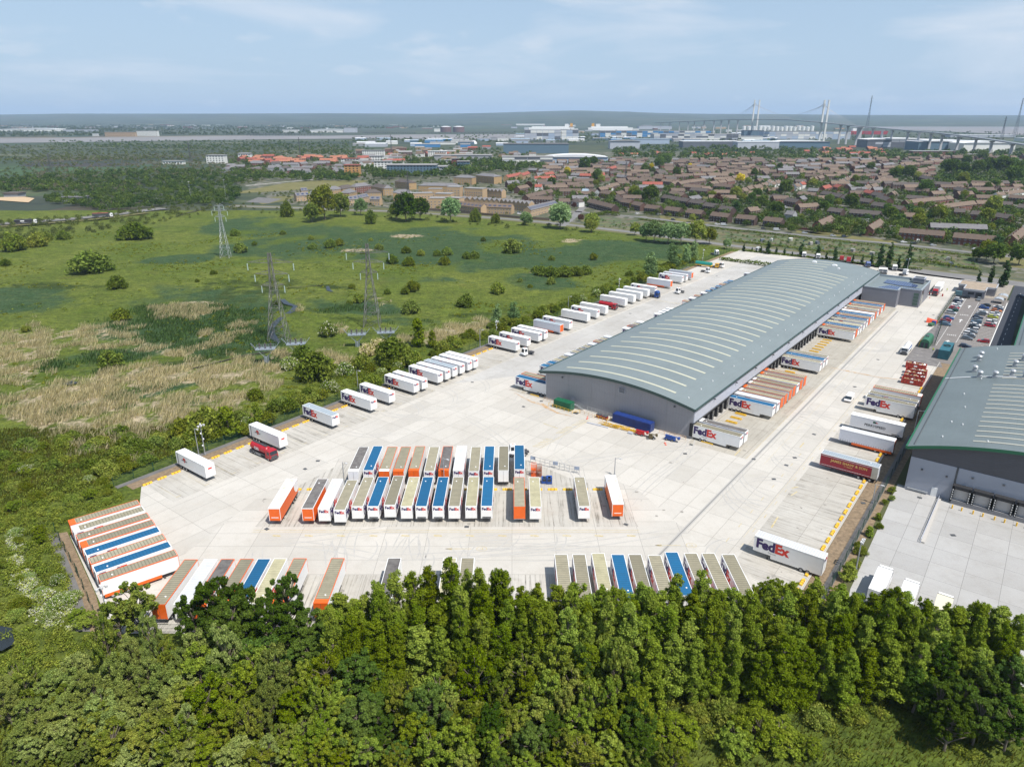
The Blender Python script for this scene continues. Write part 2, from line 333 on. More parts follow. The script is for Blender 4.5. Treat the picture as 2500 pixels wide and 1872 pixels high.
# ---- concrete
def concrete(name,rot,bw,bh,base=(.485,.462,.42),dirt=.27,streak=0.,sc=1.):
    m=newm(name);g=geo(m);mpn=nd(m,"Mapping");mpn.inputs['Rotation'].default_value=(0,0,rot);lk(m,g,mpn.inputs[0]);q=mpn.outputs[0]
    br=nd(m,"TexBrick",offset=0.,squash=1.);lk(m,q,br.inputs[0]);br.inputs['Scale'].default_value=1
    br.inputs['Color1'].default_value=(*[x*1.04 for x in base],1);br.inputs['Color2'].default_value=(*[x*.90 for x in base],1);br.inputs['Mortar'].default_value=(*[x*.5 for x in base],1)
    br.inputs['Mortar Size'].default_value=.045;br.inputs['Mortar Smooth'].default_value=.3;br.inputs['Bias'].default_value=-.2;br.inputs['Brick Width'].default_value=bw;br.inputs['Row Height'].default_value=bh
    a=noise(m,g,.05*sc,7,.65);c=noise(m,g,.4,6,.7);d=noise(m,g,3,4,.7)
    x=mix(m,mrange(m,a,.42,.68,0,dirt),br.outputs['Color'],(base[0]*.66,base[1]*.63,base[2]*.58))
    x=mix(m,mrange(m,c,.5,.75,0,dirt*.6),x,(base[0]*.6,base[1]*.56,base[2]*.5))
    x=mix(m,mrange(m,noise(m,g,.14,5,.75),.62,.74,0,dirt*.5),x,(base[0]*1.1,base[1]*.92,base[2]*.72))
    x=mix(m,mrange(m,d,.3,.7,0,.10),x,(.1,.1,.1))
    if streak:
        s1=noise(m,q,1,4,.65,(2.1,.06,1));s2=noise(m,q,.35,4,.6)
        mm=nd(m,"Math",operation='MULTIPLY');lk(m,mrange(m,s1,.50,.68),mm.inputs[0]);lk(m,mrange(m,s2,.36,.6,.25,1),mm.inputs[1])
        m2=nd(m,"Math",operation='MULTIPLY');lk(m,mm.outputs[0],m2.inputs[0]);m2.inputs[1].default_value=streak
        x=mix(m,m2.outputs[0],x,(.13,.12,.10))
    lk(m,x,bsdf(m).inputs['Base Color']);bsdf(m).inputs['Roughness'].default_value=.85;bsdf(m).inputs['Specular IOR Level'].default_value=.2;return m
C_UV=concrete("yard_concrete",R(AZ),5.0,9.3)
C_XY=concrete("yard_concrete_south",0,9.2,4.9)
C_DOCK=concrete("dock_concrete",R(AZ),4.9,7.4,(.40,.375,.325),.6,.35)
C_BAYW=concrete("bay_concrete_west",R(AZ)+math.pi/2,3.67,30,(.45,.43,.39),.5,.8)
C_BAYC=concrete("bay_concrete_island",0,3.67,30,(.46,.44,.40),.5,.95)
C_NB=concrete("neighbour_concrete",R(AZ),6.2,6.2,(.375,.37,.36),.35)
def uvs(l):return [S(*q) for q in l]
yard_pts=uvs([(-108,-46),(304,-50),(304,84),(262,85),(246,85),(180,85.5),(139,90.6),(118,95.3),(-56,95.3)])+[Vector((46,100.5,0)),Vector((-70,100.5,0)),Vector((-78,110,0)),Vector((-96,131.5,0)),Vector((-85.5,140.5,0))]
sheet("yard",yard_pts,C_UV,.12)
sheet("yard_south_slabs",[Vector((x,y,0)) for x,y in ((-70,101),(45,101),(51,108),(40,129),(31,151),(20,163),(-44,171),(-60,150),(-68,125))],C_XY,.126)
Q=R(AZ)+math.pi/2
dk=concrete("aisle_concrete",R(AZ),6.1,9.0,(.43,.42,.40),.5)
sheet("yard_aisle",uvs([(-8,-33),(290,-33),(290,-15),(20,-15)]),dk,.126)
sheet("dock_apron_east",uvs([(-3,50.2),(196,50.2),(196,66.8),(-3,66.8)]),C_DOCK,.13)
sheet("dock_apron_west",uvs([(-1,-14.5),(225,-14.5),(225,-.2),(-1,-.2)]),C_DOCK,.13)
sheet("parking_bays_west",uvs([(-107,-45.6),(206,-49.5),(206,-34.5),(-107,-32.5)]),C_BAYW,.13)
sheet("parking_bays_east",uvs([(-53,81.5),(88,81.5),(88,95),(-53,95)]),C_BAYW,.13)
XY=lambda l:[Vector((x,y,0)) for x,y in l]
sheet("parking_bays_island",XY([(-57,135),(28,135),(26,150.7),(14,158),(4,167.5),(-44,166.5),(-55,150)]),C_BAYC,.132)
sheet("parking_bays_south",XY([(-69,101.2),(44.5,101.2),(47.5,117.5),(-66,117.5)]),C_BAYC,.132)
sheet("parking_bays_southwest",XY([(-94,131),(-78.5,112),(-66,118.5),(-82.5,139)]),C_BAYC,.133)
bark=mat("bark_mulch",(.20,.145,.09),.95,var=.35,vscale=1.2,bump=.5)
tarmac=mat("old_tarmac",(.13,.125,.12),.9,var=.22,vscale=.25);tar2=mat("shaded_fresh_tarmac",(.035,.04,.052),.85,var=.12,vscale=.3)  # tar2: fresh tarmac with the shadow over it painted in as dark blue
tar3=mat("road_tarmac",(.165,.16,.155),.9,var=.15,vscale=.08)
drygrass=mat("dry_grass",(.19,.16,.05),.95,var=.3,vscale=.12,var2=(.10,.11,.03))
lawn=mat("mown_grass",(.13,.135,.03),.95,var=.3,vscale=.06,var2=(.17,.145,.05))
kerbm=mat("kerb_stone",(.42,.40,.37),.8)
sheet("bark_strip_west",uvs([(-110,-46.2),(296,-50.2),(296,-53),(-110,-50)]),bark,.10)
sheet("footpath_west",uvs([(-112,-49.6),(230,-53),(230,-54.6),(-112,-51.3)]),tarmac,.115)
sheet("bark_strip_east",uvs([(-58,95.5),(118,95.5),(118,101),(-58,101)]),bark,.10)
sheet("footpath_east",uvs([(-58,98.2),(40,98.2),(40,99.6),(-58,99.6)]),tarmac,.115)
sheet("bark_strip_southwest",XY([(-97.5,133),(-79,111),(-72,101),(-75,101),(-84,111.5),(-100.5,132)]),bark,.10)
sheet("footpath_southwest",XY([(-99.5,132.7),(-82.5,112),(-74.5,101),(-77,101),(-85,112),(-101.5,132.5)]),tarmac,.115)
sheet("planting_strip",uvs([(-60,99.6),(40,99.6),(40,103),(-60,104)]),mat("weedy_strip",(.13,.12,.05),.95,var=.4,vscale=.8,var2=(.06,.08,.02)),.09)
sheet("neighbour_yard",uvs([(6.5,101.5),(6.5,190),(-52,190),(-56,104),(-45,102.6),(-8,101.9)]),C_NB,.105)
ditchy=mat("rough_field_edge",(.10,.11,.03),.95,var=.4,vscale=.2)
# kerbs along the bays
for nm,a,bq in (("kerb",(-107,-45.9),(296,-50.0)),("kerb",(-55,95.35),(118,95.35))):
    A=S(*a);B_=S(*bq);b=MB();d=(B_-A).normalized();n_=Vector((-d.y,d.x,0))*.1
    Mx=Matrix.Translation(A) @Matrix.Rotation(math.atan2(d.y,d.x),4,'Z');b.box(0,(B_-A).length,-.1,.1,0,.24,M=Mx);struct(b.build(nm,kerbm))
# channel drain
b=MB();b.quad(*[Vector((*p[:2],.14)) for p in uvs([(-75,67.9),(190,67.9),(190,68.7),(-75,68.7)])]);
b.quad(*[Vector((*p[:2],.143)) for p in uvs([(-75,68.2),(190,68.2),(190,68.4),(-75,68.4)])],m=1);struct(b.build("channel_drain",[mat("drain_grating",(.34,.33,.31),.8),mat("drain_slot",(.17,.165,.155),.8)]))
# road markings on the yard
worn=mat("worn_yellow_paint",(.62,.47,.16),.8,var=.35,vscale=1.4,var2=(.5,.46,.36));wpaint=mat("white_road_paint",(.66,.66,.64),.8,var=.1,vscale=2)
b=MB()
def mk(pa,pb,w_,z=.145,m=0):
    d=(pb-pa).normalized();n_=Vector((-d.y,d.x,0))*w_/2;b.quad(*[Vector((*p[:2],z)) for p in (pa-n_,pb-n_,pb+n_,pa+n_)],m=m)
def hatch(A,B_,n,L_,w_=.35):
    d=(B_-A).normalized();t=Vector((-d.y,d.x,0));mk(A,B_,.12)
    for i in range(n):q=A.lerp(B_,(i+.5)/n);mk(q-t*0,q+t*L_,w_)
z5=Z(1200,850,640/2212);z7=Z(1180,560,640/2208);zt=Z(1060,1050,500/2212)
mk(z5(410,850),z5(830,610),.15)
for a_,c_,n in (((740,655),(820,615),5),((610,722),(690,672),6),((415,835),(520,775),6)):
    A=z5(*a_);B_=z5(*c_)
    for i in range(n):q=A.lerp(B_,i/(n-1));mk(q,q+U*-.0+V*0+Vector((-2.2,.5,0)),.3)
mk(z5(440,638),z5(560,680),.3);mk(z5(170,40),z5(20,130),.01)
for q1,q2 in (((1440,600),(1640,630)),):
    A=z7(*q1);B_=z7(*q2)
    for i in range(12):q=A.lerp(B_,i/11);mk(q,q+U*1.6,.3)
for X0 in (-55,):pass
for yy in (133.6,132.9):mk(Vector((-57,yy,0)),Vector((28,yy,0)),.14)
for X0 in range(-52,28,7):mk(Vector((X0,131.5,0)),Vector((X0+1.8,131.3,0)),.5)
z6=Z(1800,900,1/3.01)
for i in range(17):
    u=-44+i*7.34;mk(S(u,77.4),S(u+1.9,77.4),.16) if i<8 else None
    mk(S(u,80.6),S(u+1.8,80.6),.14)
mk(S(-40,79.8),S(80,79.8),.07)
for i in range(22):mk(S(-3,66.0),S(190,66.0),.0001) if 0 else None
mk(S(-3,66.7),S(196,66.7),.12);mk(S(-3,71.6),S(150,71.6),.07)
for i in range(43):u=-105.5+i*3.67*2;(mk(S(u,-34.2),S(u+1.2,-34.2),.2) if u<200 else None);(mk(S(u,-34),S(u+.1,-42),.07) if u<120 else None)
for q1,q2 in (((460,580),(490,545)),((250,1170),(300,1090)),((-20,640),(20,600)),((395,935),(440,905)),((400,880),(450,870))):mk(z6(*q1),z6(*q2),.35)
# arrows with roundels
for (ax,ay) in ((1088,1340.5),(1600,1332)):
    A=P(ax,ay);mk(A,A+Vector((5.4,0,0)),.16);b.poly([(A.x-.2,A.y,.145),(A.x+1.3,A.y-.45,.145),(A.x+1.3,A.y+.45,.145)])
    cx,cy=A.x+7.6,A.y
    for k in range(20):
        t0,t1=2*math.pi*k/20,2*math.pi*(k+1)/20
        b.quad(*[(cx+r_*math.cos(t),cy+r_*.75*math.sin(t),.145) for r_,t in ((1.0,t0),(1.15,t0),(1.15,t1),(1.0,t1))])
    v_,f_,w_=text_mesh("15",.9,.02);b.add(v_,f_,Matrix.Translation((cx-w_/2,cy-.3,.147)))
struct(b.build("yard_markings",[worn,wpaint]))
# rusty water stains on the slabs
rust=newm("rust_stain");g=geo(rust);at_=nd(rust,"TexCoord")
f_=mrange(rust,noise(rust,g,.6,6,.7),.38,.6);x_=mix(rust,f_,(.42,.40,.36),(.42,.25,.11));lk(rust,x_,bsdf(rust).inputs['Base Color']);bsdf(rust).inputs['Roughness'].default_value=.85
def blob(name,line,ws,m,z):
    pts=[];l,r=strip_pts(line,ws);return strip(name,line,ws,m,z)
strip("rust_stain",[z5(190,375),z5(260,415),z5(340,455),z5(420,475),z5(470,505),z5(560,550),z5(690,580)],[.1,.5,1.0,1.6,1.3,.8,.1],rust,.15)
zc=Z(1880,700,320/2208);zg_=Z(1800,560,700/2212)
strip("rust_stain",[zg_(700,1065),zg_(850,1095),zg_(1000,1125),zg_(1100,1145),zg_(1260,1160)],[.1,1.2,.9,1.1,.1],rust,.15)
# manhole covers
mh=MB();mh.box(-.5,.5,-.4,.4,0,.03)
mhm=mh.mesh("drain_cover",dkgrey)
for i,q in enumerate((z6(862,135),z6(564,485),z6(422,657),z6(360,712),z6(268,814),z6(120,667),z6(925,990),z5(270,496),z5(1633,893),z5(1683,817),z5(420,450),z7(1238,711),z7(1965,393),zg_(1085,1007),zg_(905,1217),zg_(1415,643),zg_(1513,663),Z(2100,800,.4228)(343,983),Z(2100,800,.4228)(536,1200),Z(640,1050,.208)(505,460),Z(640,1050,.208)(655,365),Z(640,1050,.208)(55,1165),Z(840,1080,.226)(1325,915),zt(2070,1023),Z(600,500,.28986)(1908,1497))):
    tag(ob("drain_cover",mhm,None,(q.x,q.y,.15),ROTS if i %2 else 0),"small dark rectangular drain cover set in the pale concrete yard","drain cover","drain covers in the yards")
# ---- roads, streets and open ground beyond
estate_g=newm("estate_ground");g=geo(estate_g)
x_=mix(estate_g,mrange(estate_g,noise(estate_g,g,.05,5,.6),.4,.6),(.055,.065,.022),(.10,.095,.05));vo=nd(estate_g,'TexVoronoi');vo.inputs['Scale'].default_value=.13;lk(estate_g,g,vo.inputs[0]);sc_=nd(estate_g,'SeparateColor');lk(estate_g,vo.outputs['Color'],sc_.inputs[0]);x_=mix(estate_g,mrange(estate_g,sc_.outputs[0],.62,.66,0,.8),x_,(.17,.155,.135));x_=mix(estate_g,mrange(estate_g,sc_.outputs[1],.6,.64,0,.8),x_,(.035,.05,.016));x_=mix(estate_g,mrange(estate_g,noise(estate_g,g,.16,5,.7),.56,.62,0,.7),x_,(.14,.135,.125));x_=mix(estate_g,mrange(estate_g,noise(estate_g,g,.6,4,.7),.5,.7,0,.5),x_,(.03,.045,.015))
lk(estate_g,x_,bsdf(estate_g).inputs['Base Color']);bsdf(estate_g).inputs['Roughness'].default_value=.9
sheet("estate_ground",[P(*q) for q in ((690,500),(1037,516),(1240,530),(1425,548),(1541,562),(1785,594),(2100,632),(2500,690),(2700,715),(2900,600),(2700,372),(2200,368),(1300,372),(700,372),(600,395),(560,440))],estate_g,.10)
strip("main_road_verge",[P(*q) for q in main_rd],22,mat("verge",(.16,.14,.07),.95,var=.3,vscale=.15,var2=(.10,.11,.035)),.12)
strip("main_road",[P(*q) for q in main_rd],[7,7,8,8,8,8,8,8,8.5,9,9,11,13,14,14,14],tar3,.14)

# faint tyre marks and grime
rn=random.Random(8);tm=[mat("tyre_mark",(.385,.373,.35),.9,var=.12,vscale=.8),mat("oil_grime",(.25,.235,.21),.9,var=.2,vscale=1.2)]
b=MB()
def tyre(p,a,L_,cur,m_=0,w_=.28):
    for off in (-1.0,1.0):
        q=Vector(p);h_=a;n_=Vector((math.cos(h_),-math.sin(h_),0));q=q+n_*off;k=14
        for i in range(k):
            d=Vector((math.sin(h_),math.cos(h_),0));n_=Vector((math.cos(h_),-math.sin(h_),0));q2=q+d*L_/k;h2=h_+cur/k;n2=Vector((math.cos(h2),-math.sin(h2),0));z_=.1362+.0004*tyre.c;f_=w_/2*(1 if 1<i<k-2 else .5)
            b.quad(*[(*(v_)[:2],z_) for v_ in (q-n_*f_,q+n_*f_,q2+n2*f_,q2-n2*f_)],m=m_);q,h_=q2,h2
    tyre.c=(tyre.c+1) %12
tyre.c=0
for i in range(26):u=rn.uniform(-95,190);tyre(S(u,-33),R(AZ+90),rn.uniform(12,20),rn.choice((-1.2,1.2,-.9)))
for i in range(12):tyre(S(rn.uniform(-45,80),80),R(AZ-90),rn.uniform(10,16),rn.choice((-1.3,1.3)))
for i in range(16):tyre(S(rn.uniform(0,180),67),R(AZ+90),rn.uniform(8,16),rn.choice((-1.2,1.2)))
for i in range(8):tyre((rn.uniform(-50,25),rn.uniform(128,134),0),R(rn.uniform(150,210)),rn.uniform(6,14),rn.uniform(-1.5,1.5))
for i in range(8):tyre((rn.uniform(-62,42),rn.uniform(119,124),0),R(rn.uniform(-30,30)),rn.uniform(6,13),rn.uniform(-1.5,1.5))
for i in range(8):tyre((rn.uniform(-62,0),rn.uniform(122,131),0),R(rn.uniform(80,100)),rn.uniform(20,45),rn.uniform(-.25,.25))
for i in range(10):tyre(S(rn.uniform(-60,0),rn.uniform(-20,70)),R(AZ+rn.uniform(-60,60)),rn.uniform(25,50),rn.uniform(-.8,.8))
for i in range(120):
    p=S(rn.uniform(-60,190),rn.choice((rn.uniform(51,66),rn.uniform(83,94),rn.uniform(-46,-34)))) if i %2 else Vector((rn.uniform(-60,40),rn.choice((rn.uniform(136,150),rn.uniform(103,117))),0));r_=rn.uniform(.15,.6);pts=[(p.x+r_*rn.uniform(.6,1.2)*math.cos(t),p.y+r_*rn.uniform(.6,1.2)*math.sin(t),.1415+i*2e-5) for t in [k*.785 for k in range(8)]];b.poly(pts,1)
struct(b.build("tyre_marks",tm))
# ================================================================ THE BIG WAREHOUSE
HU,HV,EV=232.0,50.0,9.3
def arc(v,v0=-1.9,v1=50.5,rise=3.1,base=EV+.1):
    t=(v-v0)/(v1-v0);return base+rise*(1-(2*t-1)**2)
def sheetmetal(name,c,pitch,rot,depth=.5,var=.06,axis='X',coord=None,rough=.5):
    m=newm(name);g=geo(m);mpn=nd(m,"Mapping");mpn.inputs['Rotation'].default_value=(0,0,rot);lk(m,g,mpn.inputs[0])
    wv=nd(m,"TexWave",wave_type='BANDS',bands_direction=axis);wv.inputs['Scale'].default_value=.314/pitch;lk(m,mpn.outputs[0],wv.inputs[0])
    a=noise(m,g,.09,6,.65);d=noise(m,mpn.outputs[0],.5,4,.6,(.15,3,1) if axis=='X' else (3,.15,1))
    x=mix(m,mrange(m,a,.35,.65),tuple(q*(1-var) for q in c),tuple(q*(1+var) for q in c))
    x=mix(m,mrange(m,d,.45,.75,0,.22),x,tuple(q*.72 for q in c))
    x=mix(m,mrange(m,wv.outputs['Fac'],.0,.22,depth*.35,0),x,tuple(q*.6 for q in c))
    lk(m,x,bsdf(m).inputs['Base Color']);bsdf(m).inputs['Roughness'].default_value=rough;bsdf(m).inputs['Specular IOR Level'].default_value=.35
    bp=nd(m,"Bump");bp.inputs['Strength'].default_value=.35;bp.inputs['Distance'].default_value=.03;lk(m,wv.outputs['Fac'],bp.inputs['Height']);lk(m,bp.outputs[0],bsdf(m).inputs['Normal'])
    return m
roofm=sheetmetal("grey_green_roof_sheet",(.175,.207,.211),1.0,R(AZ),.5,axis='Y')
wallm=sheetmetal("grey_wall_cladding",(.285,.285,.30),.9,R(AZ),.35,.04)
wallz=sheetmetal("horizontal_cladding",(.20,.205,.235),.45,0,.8,.04,'Z')
panel=mat("pale_grey_panel",(.42,.44,.50),.5,var=.05,vscale=.3)
fascia=mat("dark_green_fascia",(.025,.055,.05),.45)
skym=mat("translucent_rooflight",(.44,.44,.345),.6,var=.06,vscale=.8)
wh=empty("warehouse",O,ROTS,"long grey distribution warehouse with an arched grey green roof striped by pale rooflights","warehouse")
def arc_strip(b,v0,v1,u0,u1,dz,n,m=0,thick=0.):
    for i in range(n):
        a,c=v0+(v1-v0)*i/n,v0+(v1-v0)*(i+1)/n
        b.quad((a,u0,arc(a)+dz),(c,u0,arc(c)+dz),(c,u1,arc(c)+dz),(a,u1,arc(a)+dz),m)
        if thick:
            for uu,s_ in ((u0,1),(u1,-1)):
                q=[(a,uu,arc(a)+dz-thick),(c,uu,arc(c)+dz-thick),(c,uu,arc(c)+dz),(a,uu,arc(a)+dz)]
                b.quad(*(q if s_>0 else q[::-1]),m=m)
b=MB();arc_strip(b,-1.9,50.5,-.9,HU+1,0,36,0,.35)
for i in range(1,40):   # standing seams
    pass
rf=b.build("roof",roofm,wh)
b=MB();# ridge and eave gutters
b.box(50.5,50.85,-.9,HU+1,EV-.35,EV+.12);b.box(-2.5,-1.9,-.9,HU+1,EV-.35,EV+.12);b.build("gutter",fascia,rf)
for uu in (-1.0,HU+1.02):
    b=MB()
    for i in range(36):
        a,c=-1.9+52.4*i/36,-1.9+52.4*(i+1)/36
        b.quad((a,uu,arc(a)-.75),(c,uu,arc(c)-.75),(c,uu,arc(c)+.1),(a,uu,arc(a)+.1));b.quad((a,uu+.12,arc(a)-.75),(c,uu+.12,arc(c)-.75),(c,uu+.12,arc(c)+.1),(a,uu+.12,arc(a)+.1))
        b.quad((a,uu,arc(a)+.1),(c,uu,arc(c)+.1),(c,uu+.12,arc(c)+.1),(a,uu+.12,arc(a)+.1));b.quad((a,uu,arc(a)-.75),(c,uu,arc(c)-.75),(c,uu+.12,arc(c)-.75),(a,uu+.12,arc(a)-.75))
    b.build("fascia",fascia,rf)
for i in range(33):
    u=3.4+i*6.95;b=MB();v1=42.5 if i<29 else 29;arc_strip(b,5.2,v1,u,u+.95,.07,26,0,.07);b.build("rooflight",skym,rf)
for k in range(58):
    b_=None
fan=MB();fan.cyl((0,0,0),.16,.35,n=8);fanm=fan.mesh("roof_vent",white)
for i in range(26):ob("roof_vent",fanm,rf,(46.4,4+i*8.6,arc(46.4)))
for q,s_ in (((20,222),1.1),((31,219),1.2),((34.5,213),.6)):
    b=MB();b.box(-s_,s_,-s_*.8,s_*.8,0,.6);b.box(-s_*.6,s_*.6,-s_*.5,s_*.5,.6,.9);b.build("roof_cowl",white,rf,(q[0],q[1],arc(q[0])))
n=30
for uu,fl in ((HU,-1),(0,1)):
    b=MB()
    for i in range(n):
        a,c=50.*i/n,50.*(i+1)/n;q=[(a,uu,.1),(c,uu,.1),(c,uu,arc(c)-.3),(a,uu,arc(a)-.3)];b.quad(*(q if fl>0 else q[::-1]))
    if fl<0:b.build("end_wall",wallm,wh)
for q in range(1,6):b.box(q*8.35,q*8.35+.08,-.04,-.0,.1,arc(q*8.35)-.8)
b.build("end_wall",wallm,wh)
b=MB();b.box(49.9,50.25,0.02,HU-.02,5.0,EV);b.box(-.25,.1,0.02,HU-.02,5.0,EV);b.box(50.26,50.4,.02,HU-.02,4.85,5.1,1)
b.build("upper_panel",[panel,dkgrey],wh)
b=MB();b.box(49.1,49.25,.1,HU-.1,.1,5.0);b.box(.75,.9,.1,HU-.1,.1,5.0);b.box(49.26,50.3,.1,HU-.1,.1,.9,1);b.box(-.3,.74,.1,HU-.1,.1,.9,1);b.build("dock_wall",[mat("dock_wall_dark",(.06,.06,.065),.7),kerbm],wh)
# dock doors with black seals
dd=MB();dd.box(-.0,.08,-1.2,1.2,1.1,3.9);ddm=dd.mesh("dock_door",mat("dock_door_grey",(.22,.22,.24),.6))
ds=MB();ds.box(.0,1.0,-1.75,-1.25,1.0,4.4);ds.box(0,1.0,1.25,1.75,1.0,4.4);ds.box(0,1.0,-1.75,1.75,4.4,4.9)
for zz in range(5):
    for y_ in (-1.5,1.5):ds.box(1.0,1.02,y_-.08,y_+.08,1.2+zz*.6,1.5+zz*.6,1)
dsm=ds.mesh("dock_seal",[black,wpaint])
UB=lambda k:1.4+3.7*k
for k in range(49):
    if UB(k)>186 and UB(k)<400:continue
    d_=ob("dock_door",ddm,wh,(49.26,UB(k)-.1,0));ob("dock_seal",dsm,d_)
for k in range(4,58):
    if UB(k)>228:continue
    if k>6:continue
    d_=ob("dock_door",ddm,wh,(.75,UB(k),0),math.pi)
b=MB()
b.box(26.2,28.2,-.14,-.0,8.6,10.4);
for i in range(5):b.box(26.3,28.1,-.2,-.14,8.75+i*.33,8.95+i*.33,1)
b.build("louvre",[panel,dkgrey],wh)
b=MB();b.box(24.9,26.9,-.1,0,.1,2.6);b.build("door",mat("blue_grey_door",(.16,.19,.24),.5),wh)
b=MB();b.box(9.6,10.7,-.1,0,.9,3.2);b.build("door",mat("door_grey",(.3,.3,.33),.5),wh)
fl_=MB();fl_.box(-.22,.22,-.5,-.05,-.12,.12);flm=fl_.mesh("floodlight",dkgrey)
for v_,z_ in ((6.2,8.9),(44.2,8.6)):ob("floodlight",flm,wh,(v_,0,z_))
for i in range(26):ob("floodlight",flm,wh,(50.3,5+i*8.6,8.0),math.pi/2) if i %2 else None
# metal escape stair beside the end wall
st=empty("escape_stair",S(-.0,12.3,.12),ROTS,"grey steel escape stair with handrails rising to a door in the warehouse end wall","stair")
b=MB()
for i in range(7):b.box(i*.32,i*.32+.3,-1.3,-.3,.95-i*.13,1.0-i*.13)
b.box(-1.7,0,-1.3,-.3,1.02,1.1);b.build("treads",steel,st)
b=MB()
for y_ in (-1.3,-.3):
    b.bar((0,y_,2.1),(2.3,y_,1.2),.04);b.bar((-1.7,y_,2.1),(0,y_,2.1),.04);b.bar((0,y_,1.6),(2.3,y_,.7),.03)
    for x_ in (-1.7,-.8,0,1.1,2.2):b.bar((x_,y_,.1),(x_,y_,2.1-max(0,x_)*.39),.035)
b.build("handrail",steel,st)
# ---- annex (offices) at the far end
an=empty("office_block",S(196.9,50,0),ROTS,"grey clad office block with dark solar panels on its sloping roof beyond the docks","office building")
AW,AL=24.6,33.0
outl=[(.3,0),(15.8,0),(15.8,6.3),(24.6,6.3),(24.6,33),(16,33),(16,35),(.3,35)]
def az_(x,y):return 8.3
b=MB();n=len(outl)
for i in range(n):
    a,c=outl[i],outl[(i+1) %n];b.quad((a[0],a[1],.1),(c[0],c[1],.1),(c[0],c[1],8.5),(a[0],a[1],8.5))
b.build("wall",wallz,an)
b=MB();b.poly([(x,y,7.6) for x,y in outl])
for i in range(n):   # parapet
    a=Vector((*outl[i],0));c=Vector((*outl[(i+1) %n],0));d=(c-a).normalized();t=Vector((-d.y,d.x,0))
    b.quad(*[Vector((*(p)[:2],8.6)) for p in (a-t*.1,c-t*.1,c+t*.5,a+t*.5)],m=1)
    b.quad(*[Vector((*(a+t*.5)[:2],7.6)),Vector((*(c+t*.5)[:2],7.6)),Vector((*(c+t*.5)[:2],8.6)),Vector((*(a+t*.5)[:2],8.6))],m=1)
    b.quad(*[Vector((*(a-t*.1)[:2],8.2)),Vector((*(c-t*.1)[:2],8.2)),Vector((*(c-t*.1)[:2],8.6)),Vector((*(a-t*.1)[:2],8.6))],m=1)
rf2=b.build("roof",[roofm,mat("parapet_cap",(.28,.32,.35),.5)],an)
pv=newm("solar_panel");g=nd(pv,"TexCoord").outputs['Object'];br=nd(pv,"TexBrick",offset=0.);lk(pv,g,br.inputs[0]);br.inputs['Scale'].default_value=1;br.inputs['Brick Width'].default_value=1.05;br.inputs['Row Height'].default_value=1.65
br.inputs['Mortar Size'].default_value=.05;br.inputs['Color1'].default_value=(.015,.03,.10,1);br.inputs['Color2'].default_value=(.02,.045,.13,1);br.inputs['Mortar'].default_value=(.22,.27,.35,1);lk(pv,br.outputs[0],bsdf(pv).inputs['Base Color']);bsdf(pv).inputs['Roughness'].default_value=.25
for pts in ([(4.5,1.4),(15.0,1.4),(15.0,12.5),(9.5,12.5)],[(15.6,7.6),(23.5,7.6),(23.5,12.5),(15.6,12.5)],[(6,17.5),(13.4,15.0),(21,15.0),(21,21),(15,26),(6,26)]):
    b=MB();b.poly([(x,y,7.85) for x,y in pts]);b.build("solar_array",pv,rf2)
b=MB()
for i in range(4):b.box(22.9-1.1,23.9,6.2,6.3,1.0+i*1.55,2.3+i*1.55)
b.build("window",mat("green_tinted_glass",(.05,.10,.08),.15),an)
b=MB();b.box(24.6,24.7,9,15,.5,7.5);b.build("window",glass,an)
b=MB();b.box(17.6,22.6,26,31.5,8.0,10.2);b.box(17.5,22.7,25.9,31.6,10.2,10.35,1);b.box(18,22.2,26.4,31.1,10.36,10.4,2);b.build("plant_room",[wallz,panel,dkgrey],an)
# ================================================================ TRAILERS
def roof_mat(name,c,rib=.55,var=.2,ribd=.7,dirt=(.12,.11,.08),dd_=.35):
    m=newm(name);oc=nd(m,"TexCoord").outputs['Object'];oi=nd(m,"ObjectInfo")
    wv=nd(m,"TexWave",wave_type='BANDS',bands_direction='Y');wv.inputs['Scale'].default_value=.314/rib;wv.inputs['Distortion'].default_value=.3;wv.inputs['Detail'].default_value=1;lk(m,oc,wv.inputs[0])
    va=nd(m,"VectorMath",operation='ADD');lk(m,oc,va.inputs[0]);cb=nd(m,"CombineXYZ");rr2=nd(m,"Math",operation='MULTIPLY');lk(m,oi.outputs['Random'],rr2.inputs[0]);rr2.inputs[1].default_value=80
    lk(m,rr2.outputs[0],cb.inputs[0]);lk(m,rr2.outputs[0],cb.inputs[1]);lk(m,cb.outputs[0],va.inputs[1])
    a=noise(m,va.outputs[0],.8,6,.7)
    x=mix(m,oi.outputs['Random'],tuple(q*(1-var*.5) for q in c),tuple(q*(1+var*.5) for q in c))
    x=mix(m,mrange(m,a,.42,.68,0,dd_),x,dirt)
    x=mix(m,mrange(m,wv.outputs['Fac'],.0,.35,ribd*.6,0),x,tuple(q*.45 for q in c))
    lk(m,x,bsdf(m).inputs['Base Color']);bsdf(m).inputs['Roughness'].default_value=.6;bsdf(m).inputs['Specular IOR Level'].default_value=.25;return m
